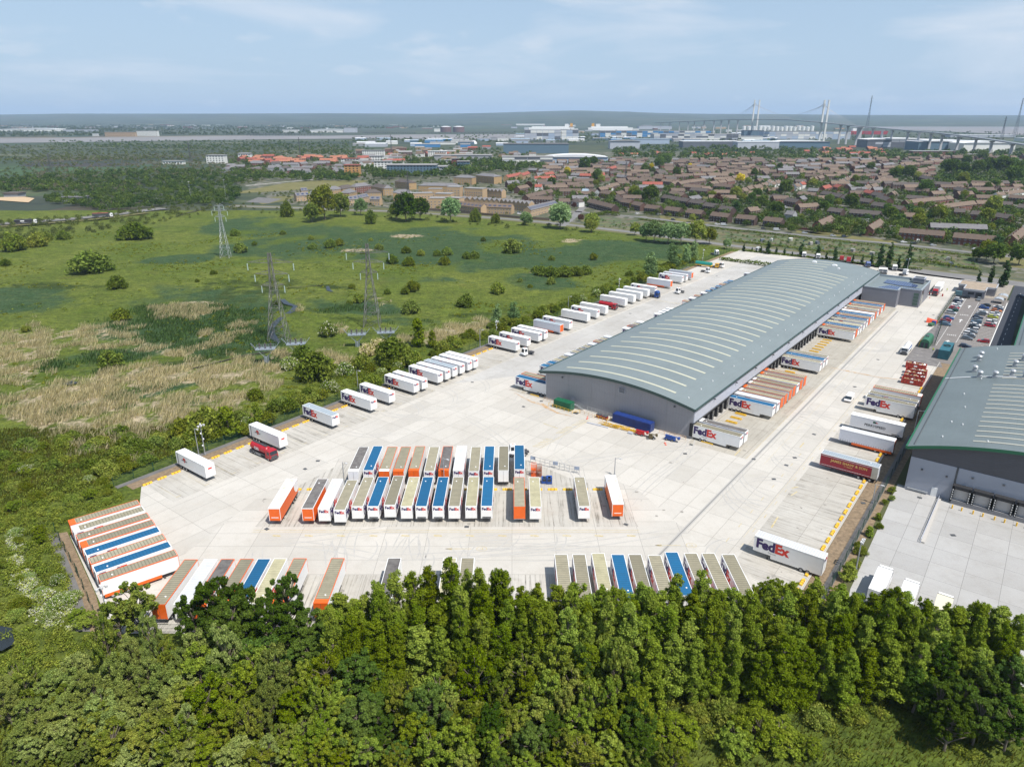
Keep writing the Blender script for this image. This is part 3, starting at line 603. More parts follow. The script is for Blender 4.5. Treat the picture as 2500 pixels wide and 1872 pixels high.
RM={'t':roof_mat("tan_ribbed_trailer_roof",(.285,.26,.185),.6,.5,1.2),'b':roof_mat("blue_trailer_roof",(.013,.105,.225),.6,.3,.7,(.02,.08,.16),.3),
      'w':roof_mat("white_trailer_roof",(.74,.74,.72),1.2,.05,.05,(.6,.59,.55),.35),'g':roof_mat("grey_ribbed_trailer_roof",(.30,.35,.39),.5,.2,.6,(.2,.22,.24),.25),
      'd':roof_mat("dark_mottled_trailer_roof",(.16,.15,.14),.6,.2,.2,(.07,.06,.06),.8),'s':roof_mat("silver_trailer_roof",(.55,.56,.58),.5,.1,.5,(.4,.4,.4),.4),'y':roof_mat("cream_trailer_roof",(.42,.39,.25),.55,.2,.7),'l':roof_mat("lichen_white_roof",(.70,.70,.64),1.2,.05,.1,(.38,.37,.28),.9)}
pale=mat("pale_trailer_panel",(.70,.71,.74),.4,var=.05,vscale=.5);curtain=mat("silver_curtain",(.62,.64,.70),.55,var=.05,vscale=2)
tred=mat("maroon_curtain",(.26,.012,.025),.5,var=.08);tyre=black;hub=mat("wheel_hub",(.35,.35,.35),.5);chas=mat("chassis_grey",(.05,.05,.055),.7)
purple=mat("purple_lettering",(.03,.012,.10),.5);lred=mat("red_lettering",(.62,.035,.02),.5);lgrey=mat("grey_lettering",(.2,.2,.2),.6);lgold=mat("gold_lettering",(.62,.42,.12),.6);lblk=mat("black_lettering",(.03,.03,.03),.6)
SC={'w':white,'p':pale,'o':orange,'c':curtain,'m':tred}
wm=MB();wm.cyl((-.19,0,0),.5,.38,'x',16);wm.cyl((.19,0,0),.26,.02,'x',10,1);wm.cyl((-.21,0,0),.26,.02,'x',10,1);WHEEL=wm.mesh("wheel",[tyre,hub])
_mc={}
def cached(key,fn):
    if key not in _mc:_mc[key]=fn()
    return _mc[key]
TL,TW=13.6,2.55
def logo_mesh(size,side):
    b=MB();v1,f1,w1=text_mesh("Fed",size,size*.05);v2,f2,w2=text_mesh("Ex",size,size*.05)
    b.add(v1,f1,None,0);b.add(v2,f2,Matrix.Translation((w1+size*.02,0,0)),1);W_=w1+w2
    for i,v in enumerate(b.v):b.v[i]=(v[0]*1.04,v[1]*1.12,v[2])
    return b,W_
def make_trailer(cx,cy,az,look,label,group,h=4.2,L_=TL,name="semi_trailer"):
    """look: dict(side, roof, trim, cap, front, rear, logo, deck) ; local +y is the nose"""
    g=lambda k,d=None:look.get(k,d)
    t=empty(name,(cx,cy,.13),-R(az),label,"trailer",group)
    hw=TW/2;y0,y1=-L_/2,L_/2;zf=1.15;deck=g('deck')
    key=(g('side'),g('front'),g('rear'),deck,h,L_,g('low'))
    def body():
        b=MB();mats=[SC[g('side')],SC[g('front','w')],SC[g('rear','w')],dkgrey,SC[g('low','w')]]
        if deck:   # stepped double-deck hull: high neck at the nose, low floor behind
            yk=y1-3.6;prof=[(y0,.75),(yk,.55),(yk,1.25),(y1,1.25),(y1,h),(y0,h)]
        else:prof=[(y0,zf),(y1,zf),(y1,h),(y0,h)]
        b.prism(prof,-hw,hw,'x',0)
        b.box(-hw+.06,hw-.06,y1,y1+.04,zf+.12,h-.08,1);b.box(-hw+.06,hw-.06,y0-.04,y0,(zf if not deck else .8)+.1,h-.12,2)
        b.box(-.02,.02,y0-.06,y0-.04,zf+.1,h-.12,3)
        if g('low'):b.box(-hw-.02,hw+.02,y0+.2,y1-3.4,.62,zf+.12,4)
        if g('side') in 'cm':
            for i in range(22):yy=y0+.5+i*(L_-1)/21;[b.box(x_-.015,x_+.015,yy-.03,yy+.03,zf+.03,zf+.55,3) for x_ in (-hw,hw)]
        return b.mesh("body",mats)
    ob("body",cached(('b',)+key,body),t)
    def roof():
        b=MB();b.box(-hw+.1,hw-.1,y0+.1,y1-.1,h,h+.05);return b.mesh("roof",RM[g('roof','w')])
    rf_=ob("roof",cached(('r',g('roof','w'),h,L_),roof),t)
    def vent():
        b=MB();b.cyl((.35,y0+2.2,h+.05),.16,.12,n=8);return b.mesh("vent",white)
    if g('roof','w') not in 'w':ob("vent",cached(('v',h,L_),vent),rf_)
    tr=g('trim','w')
    def trim():
        b=MB()
        for x_ in (-hw-.02,hw-.08):b.box(x_,x_+.1,y0-.02,y1+.02,h-.1,h+.07)
        for y_ in (y0-.05,y1-.05):b.box(-hw+.08,hw-.08,y_,y_+.1,h-.1,h+.07)
        for y_ in (y0-.05,y1-.02):[b.box(x_,x_+.1,y_,y_+.07,zf if not deck else 1.3,h-.1) for x_ in (-hw-.02,hw-.08)]
        return b.mesh("top_rail",SC[tr])
    ob("top_rail",cached(('t',tr,h,L_,bool(deck)),trim),t)
    if g('cap'):
        def cap():b=MB();b.box(-hw+.05,hw-.05,y0-.02,y0+1.15,h+.02,h+.085);return b.mesh("roof_cap",SC[g('cap')])
        ob("roof_cap",cached(('c',g('cap'),h,L_),cap),rf_)
    if g('logo'):
        sz=2.4 if not deck else 2.55
        def lg(side):
            b,W_=logo_mesh(sz,side);s_=1 if side>0 else-1;W_ *=1.04
            yst=(y0+.5) if side>0 else (y1-.5)
            M=Matrix(((0,0,s_*1.0,s_*(hw+.012)),(s_,0,0,yst),(0,1,0,h-2.3),(0,0,0,1)))
            for i,v in enumerate(b.v):b.v[i]=tuple(M @Vector(v))
            # small tagline
            v3,f3,w3=text_mesh("Express",sz*.2,.0);b.add(v3,f3,M @Matrix.Translation((W_*.38,-sz*.26,0)),2)
            return b.mesh("lettering",[purple,lred,lgrey])
        for s_ in (1,-1):ob("lettering",cached(('lg',s_,deck,h,L_),lambda:lg(s_)),t)
        def lf(e):
            b,W_=logo_mesh(.82,1);W_ *=1.04;yy=(y1+.055) if e>0 else (y0-.075);s_=-1 if e>0 else 1
            M=Matrix(((s_,0,0,-s_*W_/2),(0,0,-1 if e<0 else 1,yy),(0,1,0,h-.95),(0,0,0,1)))
            for i,v in enumerate(b.v):b.v[i]=tuple(M @Vector(v))
            return b.mesh("lettering",[purple,lred])
        for e in (1,-1):ob("lettering",cached(('lf',e,h,L_),lambda:lf(e)),t)
    if g('bumper'):
        def bu():b=MB();b.box(-.95,.95,y1+.04,y1+.14,1.3,1.62);b.box(-.3,.3,y1+.14,y1+.17,1.36,1.56,1);return b.mesh("cooling_unit",[dkgrey,chas])
        ob("cooling_unit",cached(('bu',L_),bu),t)
    def chs():
        b=MB()
        for x_ in (-.5,.42):b.box(x_,x_+.08,y0+.2,y1-1.2,.72,zf)
        b.box(-1.2,1.2,y0-.1,y0,.45,.6);b.box(-1.1,1.1,y0+.1,y0+.3,.8,1.15);b.box(-.8,.8,y1-2.2,y1-.6,.95,zf)
        for x_ in (-1.2,1.1):
            b.box(x_,x_+.1,y0+5.2,y1-3.9,.5,.62);b.box(x_,x_+.1,y0+5.2,y1-3.9,.82,.94)
        b.box(-1.0,-.4,y0+5.4,y0+6.8,.5,1.0);return b.mesh("chassis",chas)
    if not deck:ob("chassis",cached(('ch',L_),chs),t)
    def leg():b=MB();b.box(-.06,.06,-.06,.06,0.02,1.2);b.box(-.18,.18,-.18,.18,0,.05);return b.mesh("landing_leg",chas)
    for x_ in (-.85,.85):ob("landing_leg",cached('leg',leg),t,(x_,y1-2.9,0))
    ax=(1.5,2.8,4.1) if not deck or deck==3 else (2.6,3.9)
    zz_=.5 if not deck else .48
    for a_ in ax:
        for x_ in (-1,1):ob("wheel",WHEEL,t,(x_*(1.07 if not deck else 1.12),y0+a_,zz_),0)
    return t
FX=lambda roof='w',**k:dict(side='p' if roof=='p' else 'w',roof=roof,trim='w',logo=1,**k)
TN=lambda roof='t',cap='o',**k:dict(side='w',roof=roof,trim='o',cap=cap,front='o',rear='o',**k)
OR_=lambda roof='w',**k:dict(side='o',roof=roof,trim='w',front='o',rear='o',**k)
CU=lambda roof='g',**k:dict(side='c',roof=roof,trim='w',front='o',rear='o',low='o',**k)
ORD=["first","second","third","fourth","fifth","sixth","seventh","eighth","ninth","tenth","eleventh","twelfth","thirteenth","fourteenth","fifteenth","sixteenth","seventeenth","eighteenth","nineteenth","twentieth"]
def ordn(i):return ORD[i] if i<20 else "twenty-"+ORD[i-20] if i<29 else "thirtieth" if i==29 else "thirty-"+ORD[i-30]
RC={'t':'tan roofed','b':'blue roofed','w':'white roofed','g':'grey roofed','d':'dark roofed','s':'silver roofed','y':'cream roofed','l':'stained pale roofed'}
def desc(k):
    if k['side']=='o':return RC[k['roof']]+" orange box trailer"
    if k['side']=='c':return RC[k['roof']]+" silver curtain trailer, orange ends"
    if k.get('trim')=='o':return RC[k['roof']]+" white trailer with orange edging"
    if k.get('logo'):return RC[k['roof']]+" white trailer, purple and red lettering"
    return RC[k['roof']]+" plain white trailer"
# row A, along the marsh fence
A_=[(-97.1,dict(side='w',roof='w',trim='w',crest=1)),(-75.7,dict(side='w',roof='w',trim='w',crest=1)),(-57.6,FX('g')),(-42.9,FX()),(-35.2,FX()),(-24.3,FX()),(-20.5,FX()),(-12.9,FX()),(-9.1,FX()),(-5.4,FX('g')),(-1.6,FX()),(2.5,FX()),(5.8,FX()),(31.0,FX()),(38.1,FX()),(46.0,FX()),(50.0,FX()),(61.7,CU('g')),(68.6,FX()),(83.2,dict(side='w',roof='w',trim='w')),(91.3,FX()),(99.0,dict(side='w',roof='w',trim='w')),(117.4,dict(side='w',roof='w',trim='w')),(125.9,dict(side='w',roof='w',trim='w')),(133.1,dict(side='w',roof='w',trim='w')),(140.6,dict(side='w',roof='w',trim='w')),(148.6,FX()),(167.0,CU('w')),(181.1,FX('s')),(186.6,FX('s')),(193.8,CU('g'))]
for i,(u,k) in enumerate(A_):
    v=-48.6-(u+97)*.0055+6.8;p=S(u+1.28,v)
    t=make_trailer(p.x,p.y,AZ+90+random.uniform(-.5,.5),k,"%s, %s from left, marsh fence row" %(desc(k),ordn(i)),"trailers parked along the marsh fence",4.3 if i>1 else 4.45)
    if k.get('crest'):
        b=MB();hw=TW/2+.02
        for s_ in (1,-1):
            yc=-2.9*1 if s_>0 else 2.9
            pts=[(-.75,2.9),(-.75,3.7),(0,4.0),(.75,3.7),(.75,2.9),(0,2.2)]
            b.poly([(s_*hw,yc+a*.8,3.1+(z_-3.1)*.8) for a,z_ in (pts if s_>0 else pts[::-1])],0)
            b.quad(*[(s_*(hw+.01),yc+a,z_) for a,z_ in ((-1.3,2.85),(1.3,2.85),(1.3,3.15),(-1.3,3.15))],m=1)
        b.box(-.5,.5,6.85,6.87,3.3,3.7,0);b.build("emblem",[lred,lgrey],t)
        b=MB();b.box(-hw-.01,hw+.01,-6.1,-5.9,1.2,4.4);b.build("frame_band",dkgrey,t)
# row C, backed onto the east docks
C_=[(-0.1,FX('t',deck=2)),(3.5,FX('d',cap='w')),(26.5,FX('b',deck=3)),(30.5,FX('s')),(34.0,TN('t','w')),(37.7,TN('t','o')),(42.3,TN('t','w')),(46.2,TN('t','w')),(50.0,FX('y')),(53.5,TN('t','o')),(57.7,TN('t','o')),(76.6,FX('t')),(80.5,FX('b')),(84.4,FX('t')),(124.0,FX('t')),(128.0,TN('t','o')),(131.5,FX('b')),(135.6,FX('y')),(141.3,FX('t')),(146.6,FX('b')),(150.6,TN('t','o')),(154.4,FX('b')),(158.8,FX('w')),(163.0,TN('t','w')),(167.8,FX('y')),(172.0,TN('t','o')),(176.0,FX('b')),(180.6,TN('t','o'))]
for i,(u,k) in enumerate(C_):
    p=S(u+1.28,56.75);make_trailer(p.x,p.y,AZ+90+random.uniform(-.3,.3),k,"%s, %s from near end, east docks" %(desc(k),ordn(i)),"trailers backed onto the east docks",4.35)
B_=[(1.1,FX('b',deck=3)),(4.6,TN('t','o')),(15.2,FX('b')),(19.2,FX('b')),(22.9,FX('t')),(26.6,FX('t')),(30.6,FX('s')),(34.6,FX('t')),(38.6,FX('t')),(42.6,FX('t')),(46.6,FX('s')),(50.8,TN('t','o')),(54.7,FX('t')),(58.6,FX('s')),(73.5,FX('w')),(77.6,TN('d','o')),(81.4,FX('t')),(85.3,FX('w')),(101.9,FX('w')),(105.7,FX('w')),(109.6,FX('w')),(113.6,FX('w')),(131.2,TN('t','w')),(138.1,FX('w')),(144.4,TN('t','o')),(151.6,FX('w')),(157.0,FX('b')),(163.3,FX('b')),(169.9,FX('b')),(175.7,TN('t','o')),(180.6,FX('b')),(185.8,FX('b')),(210.8,FX('s'))]
for i,(u,k) in enumerate(B_):
    p=S(u+1.28,-6.6);make_trailer(p.x,p.y,AZ-90,k,"%s, %s from near end, west docks" %(desc(k),ordn(i)),"trailers backed onto the west docks",4.3)
D_=[(-45.3,FX('s',deck=2,rear='w'),13.6,4.6),(3.1,dict(side='m',roof='g',trim='w',front='m',rear='p',shaw=1),13.6,4.4),(22.0,CU('s',rear2=1),13.6,4.4),(34.0,dict(side='p',roof='w',trim='w',perry=1),13.8,4.6),(51.8,FX('t',deck=2),13.6,4.6),(55.8,FX('t',deck=2),13.6,4.6),(62.4,TN('t','w'),13.6,4.4)]
DL=["large white double deck trailer with lettering parked alone near the east bark strip","maroon curtain trailer with gold lettering beside the row of yellow wheel stops","silver curtain trailer with orange skirts behind the maroon trailer","pale box trailer with black company name between curtain trailer and lettered trailer","nearest white double deck lettered trailer in the pair by the neighbouring green edged roof","rear white double deck trailer of the pair by the neighbouring green edged roof","white trailer edged in orange behind the double deck pair near the red skips"]
for i,(u,k,l_,h_) in enumerate(D_):
    p=S(u+1.28,83.6+l_/2);t=make_trailer(p.x,p.y,AZ-90+(0,.6,0,0,0,0,0)[i],k,DL[i],"trailers in the east bays",h_,l_)
    hw=TW/2+.014
    if k.get('shaw'):
        b=MB()
        def put(txt,sz,yst,zz,m,b=b,cen=0.):
            v_,f_,w_=text_mesh(txt,sz,sz*.02)
            for s_ in (1,-1):b.add(v_,f_,Matrix(((0,0,s_,s_*hw),(s_,0,0,-s_*w_/2+cen),(0,1,0,zz),(0,0,0,1))),m)
        put("JAMES SHAW & SON",.95,0,2.85,0);put("ST. HELENS",.4,0,2.3,0);b.build("lettering",[lgold],t)
        b=MB();
        for z_ in (1.45,3.95):b.box(-hw,hw,-5.6,6.6,z_,z_+.07)
        b.box(-hw-.005,hw+.005,-6.8,-5.4,1.15,4.38,1);b.build("side_band",[white,mat("dirty_cream_panel",(.42,.40,.34),.6,var=.15)],t)
    if k.get('perry'):
        b=MB();put("PERRYSPEED",1.0,0,2.3,0,b,.3);b.build("lettering",[lblk],t)
        b=MB()
        for s_ in (1,-1):[b.quad(*[(s_*hw,.4+a,z_) for a,z_ in q],m=m_) for q,m_ in (([(-.3,3.5),(.1,3.5),(.1,4.0),(-.3,4.0)],0),([(.1,3.5),(.55,3.5),(.55,4.1),(.1,4.1)],1),([(-.8,3.6),(-.3,3.6),(-.3,3.85),(-.6,3.85)],2))]
        b.build("emblem",[lblk,green_p,lred],t)
        b=MB();b.box(-hw,hw,-6.2,-4.2,1.35,1.6);b.build("side_marker",lblk,t)
# centre island: front rank faces the camera, back rank stands nose to the warehouse
CF=[(-53.8,OR_('l',arch=1)),(-46.4,OR_('d',arch=1)),(-42.8,FX('s')),(-39.2,FX('t')),(-35.6,FX('t')),(-32.1,FX('b',bumper=1)),(-28.5,FX('t')),(-24.7,FX('y')),(-21.4,FX('b',bumper=1)),(-17.7,FX('b',bumper=1)),(-14.1,FX('t')),(-10.4,FX('y')),(-6.9,FX('b',bumper=1)),(.4,dict(side='p',roof='t',trim='o',front='o',rear='o')),(4.0,FX('y')),(14.8,FX('t')),(22.4,OR_('l',arch=1))]
CFY=[-.9,-.9,-1.0,-1.5,0,0,.6,0,0,0,0,.1,.1,-.2,-.2,0,1.0]
for i,(x,k) in enumerate(CF):
    t=make_trailer(x+1.28,143.3+CFY[i],180+random.uniform(-.25,.25),k,"%s, %s from left, island front rank" %(desc(k),ordn(i)),"front rank of trailers on the island",4.25)
    if k.get('arch'):
        b=MB();hw=TW/2+.012;pts=[(-6.75,1.9),(-5.7,1.55),(-4.6,2.0),(-3.9,2.9),(-3.7,4.1),(-6.75,4.1)]
        for s_ in (1,-1):b=MB();b.poly([(s_*hw,a,z_) for a,z_ in (pts if s_>0 else pts[::-1])]);b.build("white_panel",white,t)
        b=MB();b.box(-.8,.8,6.84,6.87,1.9,2.05);b.build("front_stripe",white,t)
CB=[(-40,dict(side='w',roof='d',trim='w',cap='w',rear='p')),(-36.4,FX('b')),(-32.5,TN('t','w')),(-29,TN('t','o')),(-25.3,TN('t','o')),(-21.5,FX('t')),(-18,TN('d','o')),(-14.4,FX('s')),(-10.6,FX('t')),(-7.1,FX('b')),(-3.4,dict(side='w',roof='t',trim='w')),(.6,FX('b'))]
for i,(x,k) in enumerate(CB):
    make_trailer(x+1.28,159.8+(0,.5,0,0,.3,.1,.3,.6,0,.4,.4,1)[i],random.uniform(-.25,.25),k,"%s, %s from left, island back rank" %(desc(k),ordn(i)),"back rank of trailers on the island",4.25)
BR=[(8.4,FX('t')),(11.9,FX('t')),(15.7,FX('y')),(19.5,FX('b')),(22.9,FX('t',cap='w')),(26.7,FX('t')),(30.3,FX('b')),(34.0,FX('t')),(37.5,FX('t')),(41.3,FX('t',cap='w'))]
for i,(x,k) in enumerate(BR):
    make_trailer(x+1.28,111.3+(0,0,.4,0,0,-.3,.8,.4,.4,0)[i],random.uniform(-.3,.3),k,"%s, %s from left above right tree belt" %(desc(k),ordn(i)),"trailers in front of the tree belt",4.25)
BL=[(-63.9,TN('t',None)),(-60,dict(side='w',roof='s',trim='w')),(-56.7,TN('d','o')),(-53,TN('t','o')),(-49.6,FX('b')),(-46.5,FX('y')),(-42.7,TN('t','o')),(-35.3,TN('t','o')),(-24.2,FX('d')),(-13.4,FX('y')),(-9.9,FX('t'))]
for i,(x,k) in enumerate(BL):
    make_trailer(x+1.28,109.6+i*.06,random.uniform(-.3,.3),k,"%s, %s from left above left tree belt" %(desc(k),ordn(i)),"trailers in front of the tree belt",4.25)
WR=[TN('t','o'),FX('t',cap='w'),TN('t',None),TN('t','o'),FX('b'),TN('t',None),FX('b'),TN('t',None,low='o')]
for i,k in enumerate(WR):
    e=Vector((-82.9,137.4,0)).lerp(Vector((-65.9,118.0,0)),i/7.);ax_=Vector((math.sin(R(50.3)),math.cos(R(50.3)),0));sd_=Vector((ax_.y,-ax_.x,0))
    c=e-ax_*6.8-sd_*1.28;make_trailer(c.x,c.y,50.3+(0,0,0,0,0,0,0,1.5)[i],k,"%s, %s from back, slanted west rank" %(desc(k),ordn(i)),"trailers in the slanted west rank",4.25)
# ================================================================ VEGETATION
LB=2.1
def leafm(name,c,c2,tr=.35,flower=None,fl=.0,ns=.55):
    c=tuple(q*LB*k_ for q,k_ in zip(c,(1.0,1,.85)));c2=tuple(q*LB*k_ for q,k_ in zip(c2,(1.02,1,.85)));m=newm(name);n=m.node_tree.nodes;oi=nd(m,"ObjectInfo");g=nd(m,"NewGeometry");tcn=nd(m,"TexCoord")
    ri=g.outputs['Random Per Island']
    x=mix(m,mrange(m,noise(m,tcn.outputs['Object'],ns,3,.6),.35,.65),c,c2)
    hv_=nd(m,'HueSaturation');lk(m,x,hv_.inputs['Color']);lk(m,mrange(m,oi.outputs['Random'],0,1,.49,.512),hv_.inputs['Hue']);wn=nd(m,'TexWhiteNoise',noise_dimensions='1D');lk(m,oi.outputs['Random'],wn.inputs['W']);lk(m,mrange(m,wn.outputs['Value'],0,1,.68,1.3),hv_.inputs['Value']);lk(m,mrange(m,wn.outputs['Value'],0,1,1.12,.95),hv_.inputs['Saturation']);x=hv_.outputs[0]
    hs=nd(m,"HueSaturation");lk(m,x,hs.inputs['Color']);lk(m,mrange(m,ri,0,1,.55,1.5),hs.inputs['Value']);x=hs.outputs[0]
    if flower:
        k=nd(m,"Math",operation='LESS_THAN');lk(m,ri,k.inputs[0]);k.inputs[1].default_value=fl;x=mix(m,k.outputs[0],x,flower)
    p=bsdf(m);lk(m,x,p.inputs['Base Color']);p.inputs['Roughness'].default_value=.6;p.inputs['Specular IOR Level'].default_value=.07
    t=nd(m,"BsdfTranslucent");lk(m,mix(m,1.,x,(1.25,1.3,.7),'MULTIPLY'),t.inputs[0]);ms=nd(m,"MixShader");ms.inputs[0].default_value=tr
    lk(m,p.outputs[0],ms.inputs[1]);lk(m,t.outputs[0],ms.inputs[2]);lk(m,ms.outputs[0],n["Material Output"].inputs[0]);return m
LM={'poplar':leafm("poplar_leaves",(.062,.088,.011),(.098,.125,.018)),'maple':leafm("dark_maple_leaves",(.030,.052,.010),(.046,.072,.013)),'willow':leafm("weeping_willow_leaves",(.115,.155,.022),(.15,.18,.03)),
      'bright':leafm("bright_green_leaves",(.068,.095,.012),(.105,.13,.018)),'sallow':leafm("grey_willow_leaves",(.085,.108,.034),(.12,.14,.046)),'bush':leafm("hawthorn_leaves",(.050,.072,.014),(.080,.10,.022)),
      'hedge':leafm("scrub_leaves",(.070,.092,.016),(.11,.12,.026)),'white':leafm("white_blossom",(.10,.12,.03),(.13,.14,.04),.3,(.50,.50,.42),.5),'may':leafm("may_blossom",(.06,.09,.018),(.09,.11,.03),.3,(.60,.59,.46),.2),'cream':leafm("elder_blossom",(.10,.11,.03),(.14,.13,.05),.3,(.60,.52,.32),.7),
      'silver':leafm("silver_poplar_leaves",(.075,.115,.060),(.105,.15,.08)),'dark':leafm("dark_conifer_leaves",(.016,.034,.013),(.026,.046,.016)),'yellow':leafm("golden_leaves",(.24,.20,.015),(.30,.24,.03)),'purple':leafm("copper_leaves",(.045,.022,.020),(.06,.03,.025))}
barkm=mat("tree_bark",(.16,.13,.10),.9,var=.3,vscale=2)
def leaves(cl,per,size,r,droop=0.,up=.35,flat=1.0):
    """cl: rows cx,cy,cz,rad ; shell-filled clumps of leaf-sized rhombs"""
    cl=np.asarray(cl,float);n=len(cl);w_=cl[:,3]**2;w_=w_/w_.sum();cnt=np.maximum(3,(w_*per).astype(int));idx=np.repeat(np.arange(n),cnt);N_=len(idx)
    d=r.normal(size=(N_,3));d /=np.linalg.norm(d,axis=1)[:,None];rad=cl[idx,3]*(r.random(N_)**.45)
    c=cl[idx,:3]+d*rad[:,None]*np.array([1,1,flat])
    if droop:c[:,2] -=droop*r.random(N_)**2
    nrm=d*.7+r.normal(size=(N_,3))*.6+np.array([0,0,up]);nrm /=np.linalg.norm(nrm,axis=1)[:,None]
    t=np.cross(nrm,r.normal(size=(N_,3)));t /=np.linalg.norm(t,axis=1)[:,None];bt=np.cross(nrm,t)
    if droop:t=t*.25+np.array([0,0,-1.]);
    s=size*(.5+1.1*r.random(N_)**1.5)[:,None]
    v=np.stack([c-t*s*.5,c+bt*s*.38,c+t*s*.5,c-bt*s*.38],1).reshape(-1,3)
    return v
def crown_mesh(name,m,cl,per,size,seed,**k):
    r=np.random.default_rng(seed);v=leaves(cl,per,size,r,**k);q=np.arange(len(v)).reshape(-1,4);return npmesh(name,v,q,[m])
def trunk_mesh(h,r0,limbs,seed,lean=0):
    rn=random.Random(seed);b=MB();pts=[Vector((lean*t*h+.25*math.sin(t*5+seed)*t,.2*math.sin(t*4+seed*2)*t,t*h)) for t in (0,.25,.5,.75,1)]
    for i in range(4):
        a,c=pts[i],pts[i+1];ra,rc=r0*(1-i*.22),r0*(1-(i+1)*.22);k=len(b.v);n=7
        for e,rr in ((a,ra),(c,rc)):
            for j in range(n):t=2*math.pi*j/n;b.v.append((e.x+rr*math.cos(t),e.y+rr*math.sin(t),e.z))
        for j in range(n):b.f.append((k+j,k+(j+1) %n,k+n+(j+1) %n,k+n+j));b.m.append(0)
    for (cx,cy,cz) in limbs:
        z0=max(.2*h,cz-.55*math.hypot(cx,cy)-.8);t=min(1,z0/h);i=min(3,int(t*4));p0=pts[i].lerp(pts[i+1],t*4-i)
        b.bar(p0,(cx,cy,cz),r0*.22,n=4)
    return b.mesh("trunk",barkm)
def crown_clumps(kind,h,rad,seed,n=26):
    rn=random.Random(seed);out=[]
    if kind=='poplar':
        for i in range(n):
            t=(i+.5)/n;z=h*(.16+.82*t);w_=rad*(1-.72*t**1.7)*rn.uniform(.35,1.0);a=rn.uniform(0,6.28);out.append((w_*math.cos(a),w_*math.sin(a),z,rn.uniform(.32,.85)*(1.15-.5*t)*rad/2.5))
        for i in range(10):t=rn.random();a=rn.uniform(0,6.28);out.append((rad*.95*(1-.6*t)*math.cos(a),rad*.95*(1-.6*t)*math.sin(a),h*(.3+.68*t),.38*rad/2.5))
        for i in range(26):t=rn.random();a=rn.uniform(0,6.28);q=rad*(1-.65*t)*rn.uniform(.2,.75);out.append((q*math.cos(a),q*math.sin(a),h*(.12+.82*t),rn.uniform(.7,1.25)*rad/2.6*(1.1-.5*t)))
        out.append((0,0,h*.985,.4));out.append((.3,.2,h*.93,.55))
    elif kind=='column':
        for i in range(n):t=(i+.5)/n;out.append((rn.uniform(-.4,.4)*rad,rn.uniform(-.4,.4)*rad,h*(.06+.92*t),rad*.62*(1-.7*t**2.2)))
    elif kind=='dome':
        for i in range(n):
            a=i*2.4+rn.uniform(-.3,.3);t=(i+.5)/n;ph=math.acos(1-1.55*t);rr=rad*rn.uniform(.62,.86)
            out.append((rr*math.sin(ph)*math.cos(a),rr*math.sin(ph)*math.sin(a),h*.56+h*.40*math.cos(ph)*rn.uniform(.85,1.08),rad*rn.uniform(.20,.40)))
        out.append((0,0,h*.6,rad*.5))
    elif kind=='cloud':
        m_=9
        for i in range(m_):
            a=i*2.4+rn.uniform(-.4,.4);t=(i+.3)/m_;ph=math.acos(1-1.7*t);R0=rad*rn.uniform(.5,.68);cx,cy,cz=R0*math.sin(ph)*math.cos(a),R0*math.sin(ph)*math.sin(a),h*.55+h*.34*math.cos(ph)*rn.uniform(.8,1.12);lr=rad*rn.uniform(.30,.46)
            for j in range(n //m_):
                b2=rn.uniform(0,6.28);q=rn.uniform(-.5,1);s_=math.sqrt(1-q*q);rr=lr*rn.uniform(.65,1.12);out.append((cx+rr*s_*math.cos(b2),cy+rr*s_*math.sin(b2),cz+rr*q,rad*rn.uniform(.08,.17)))
    elif kind=='bush':
        for i in range(n):
            a=i*2.4+rn.uniform(-.3,.3);t=(i+.5)/n;ph=math.acos(1-t);rr=rad*rn.uniform(.6,.85)
            out.append((rr*math.sin(ph)*math.cos(a),rr*math.sin(ph)*math.sin(a),h*.2+h*.62*math.cos(ph)*rn.uniform(.8,1.1),rad*rn.uniform(.22,.38)))
        out.append((0,0,h*.35,rad*.62))
    return out
TREES={}
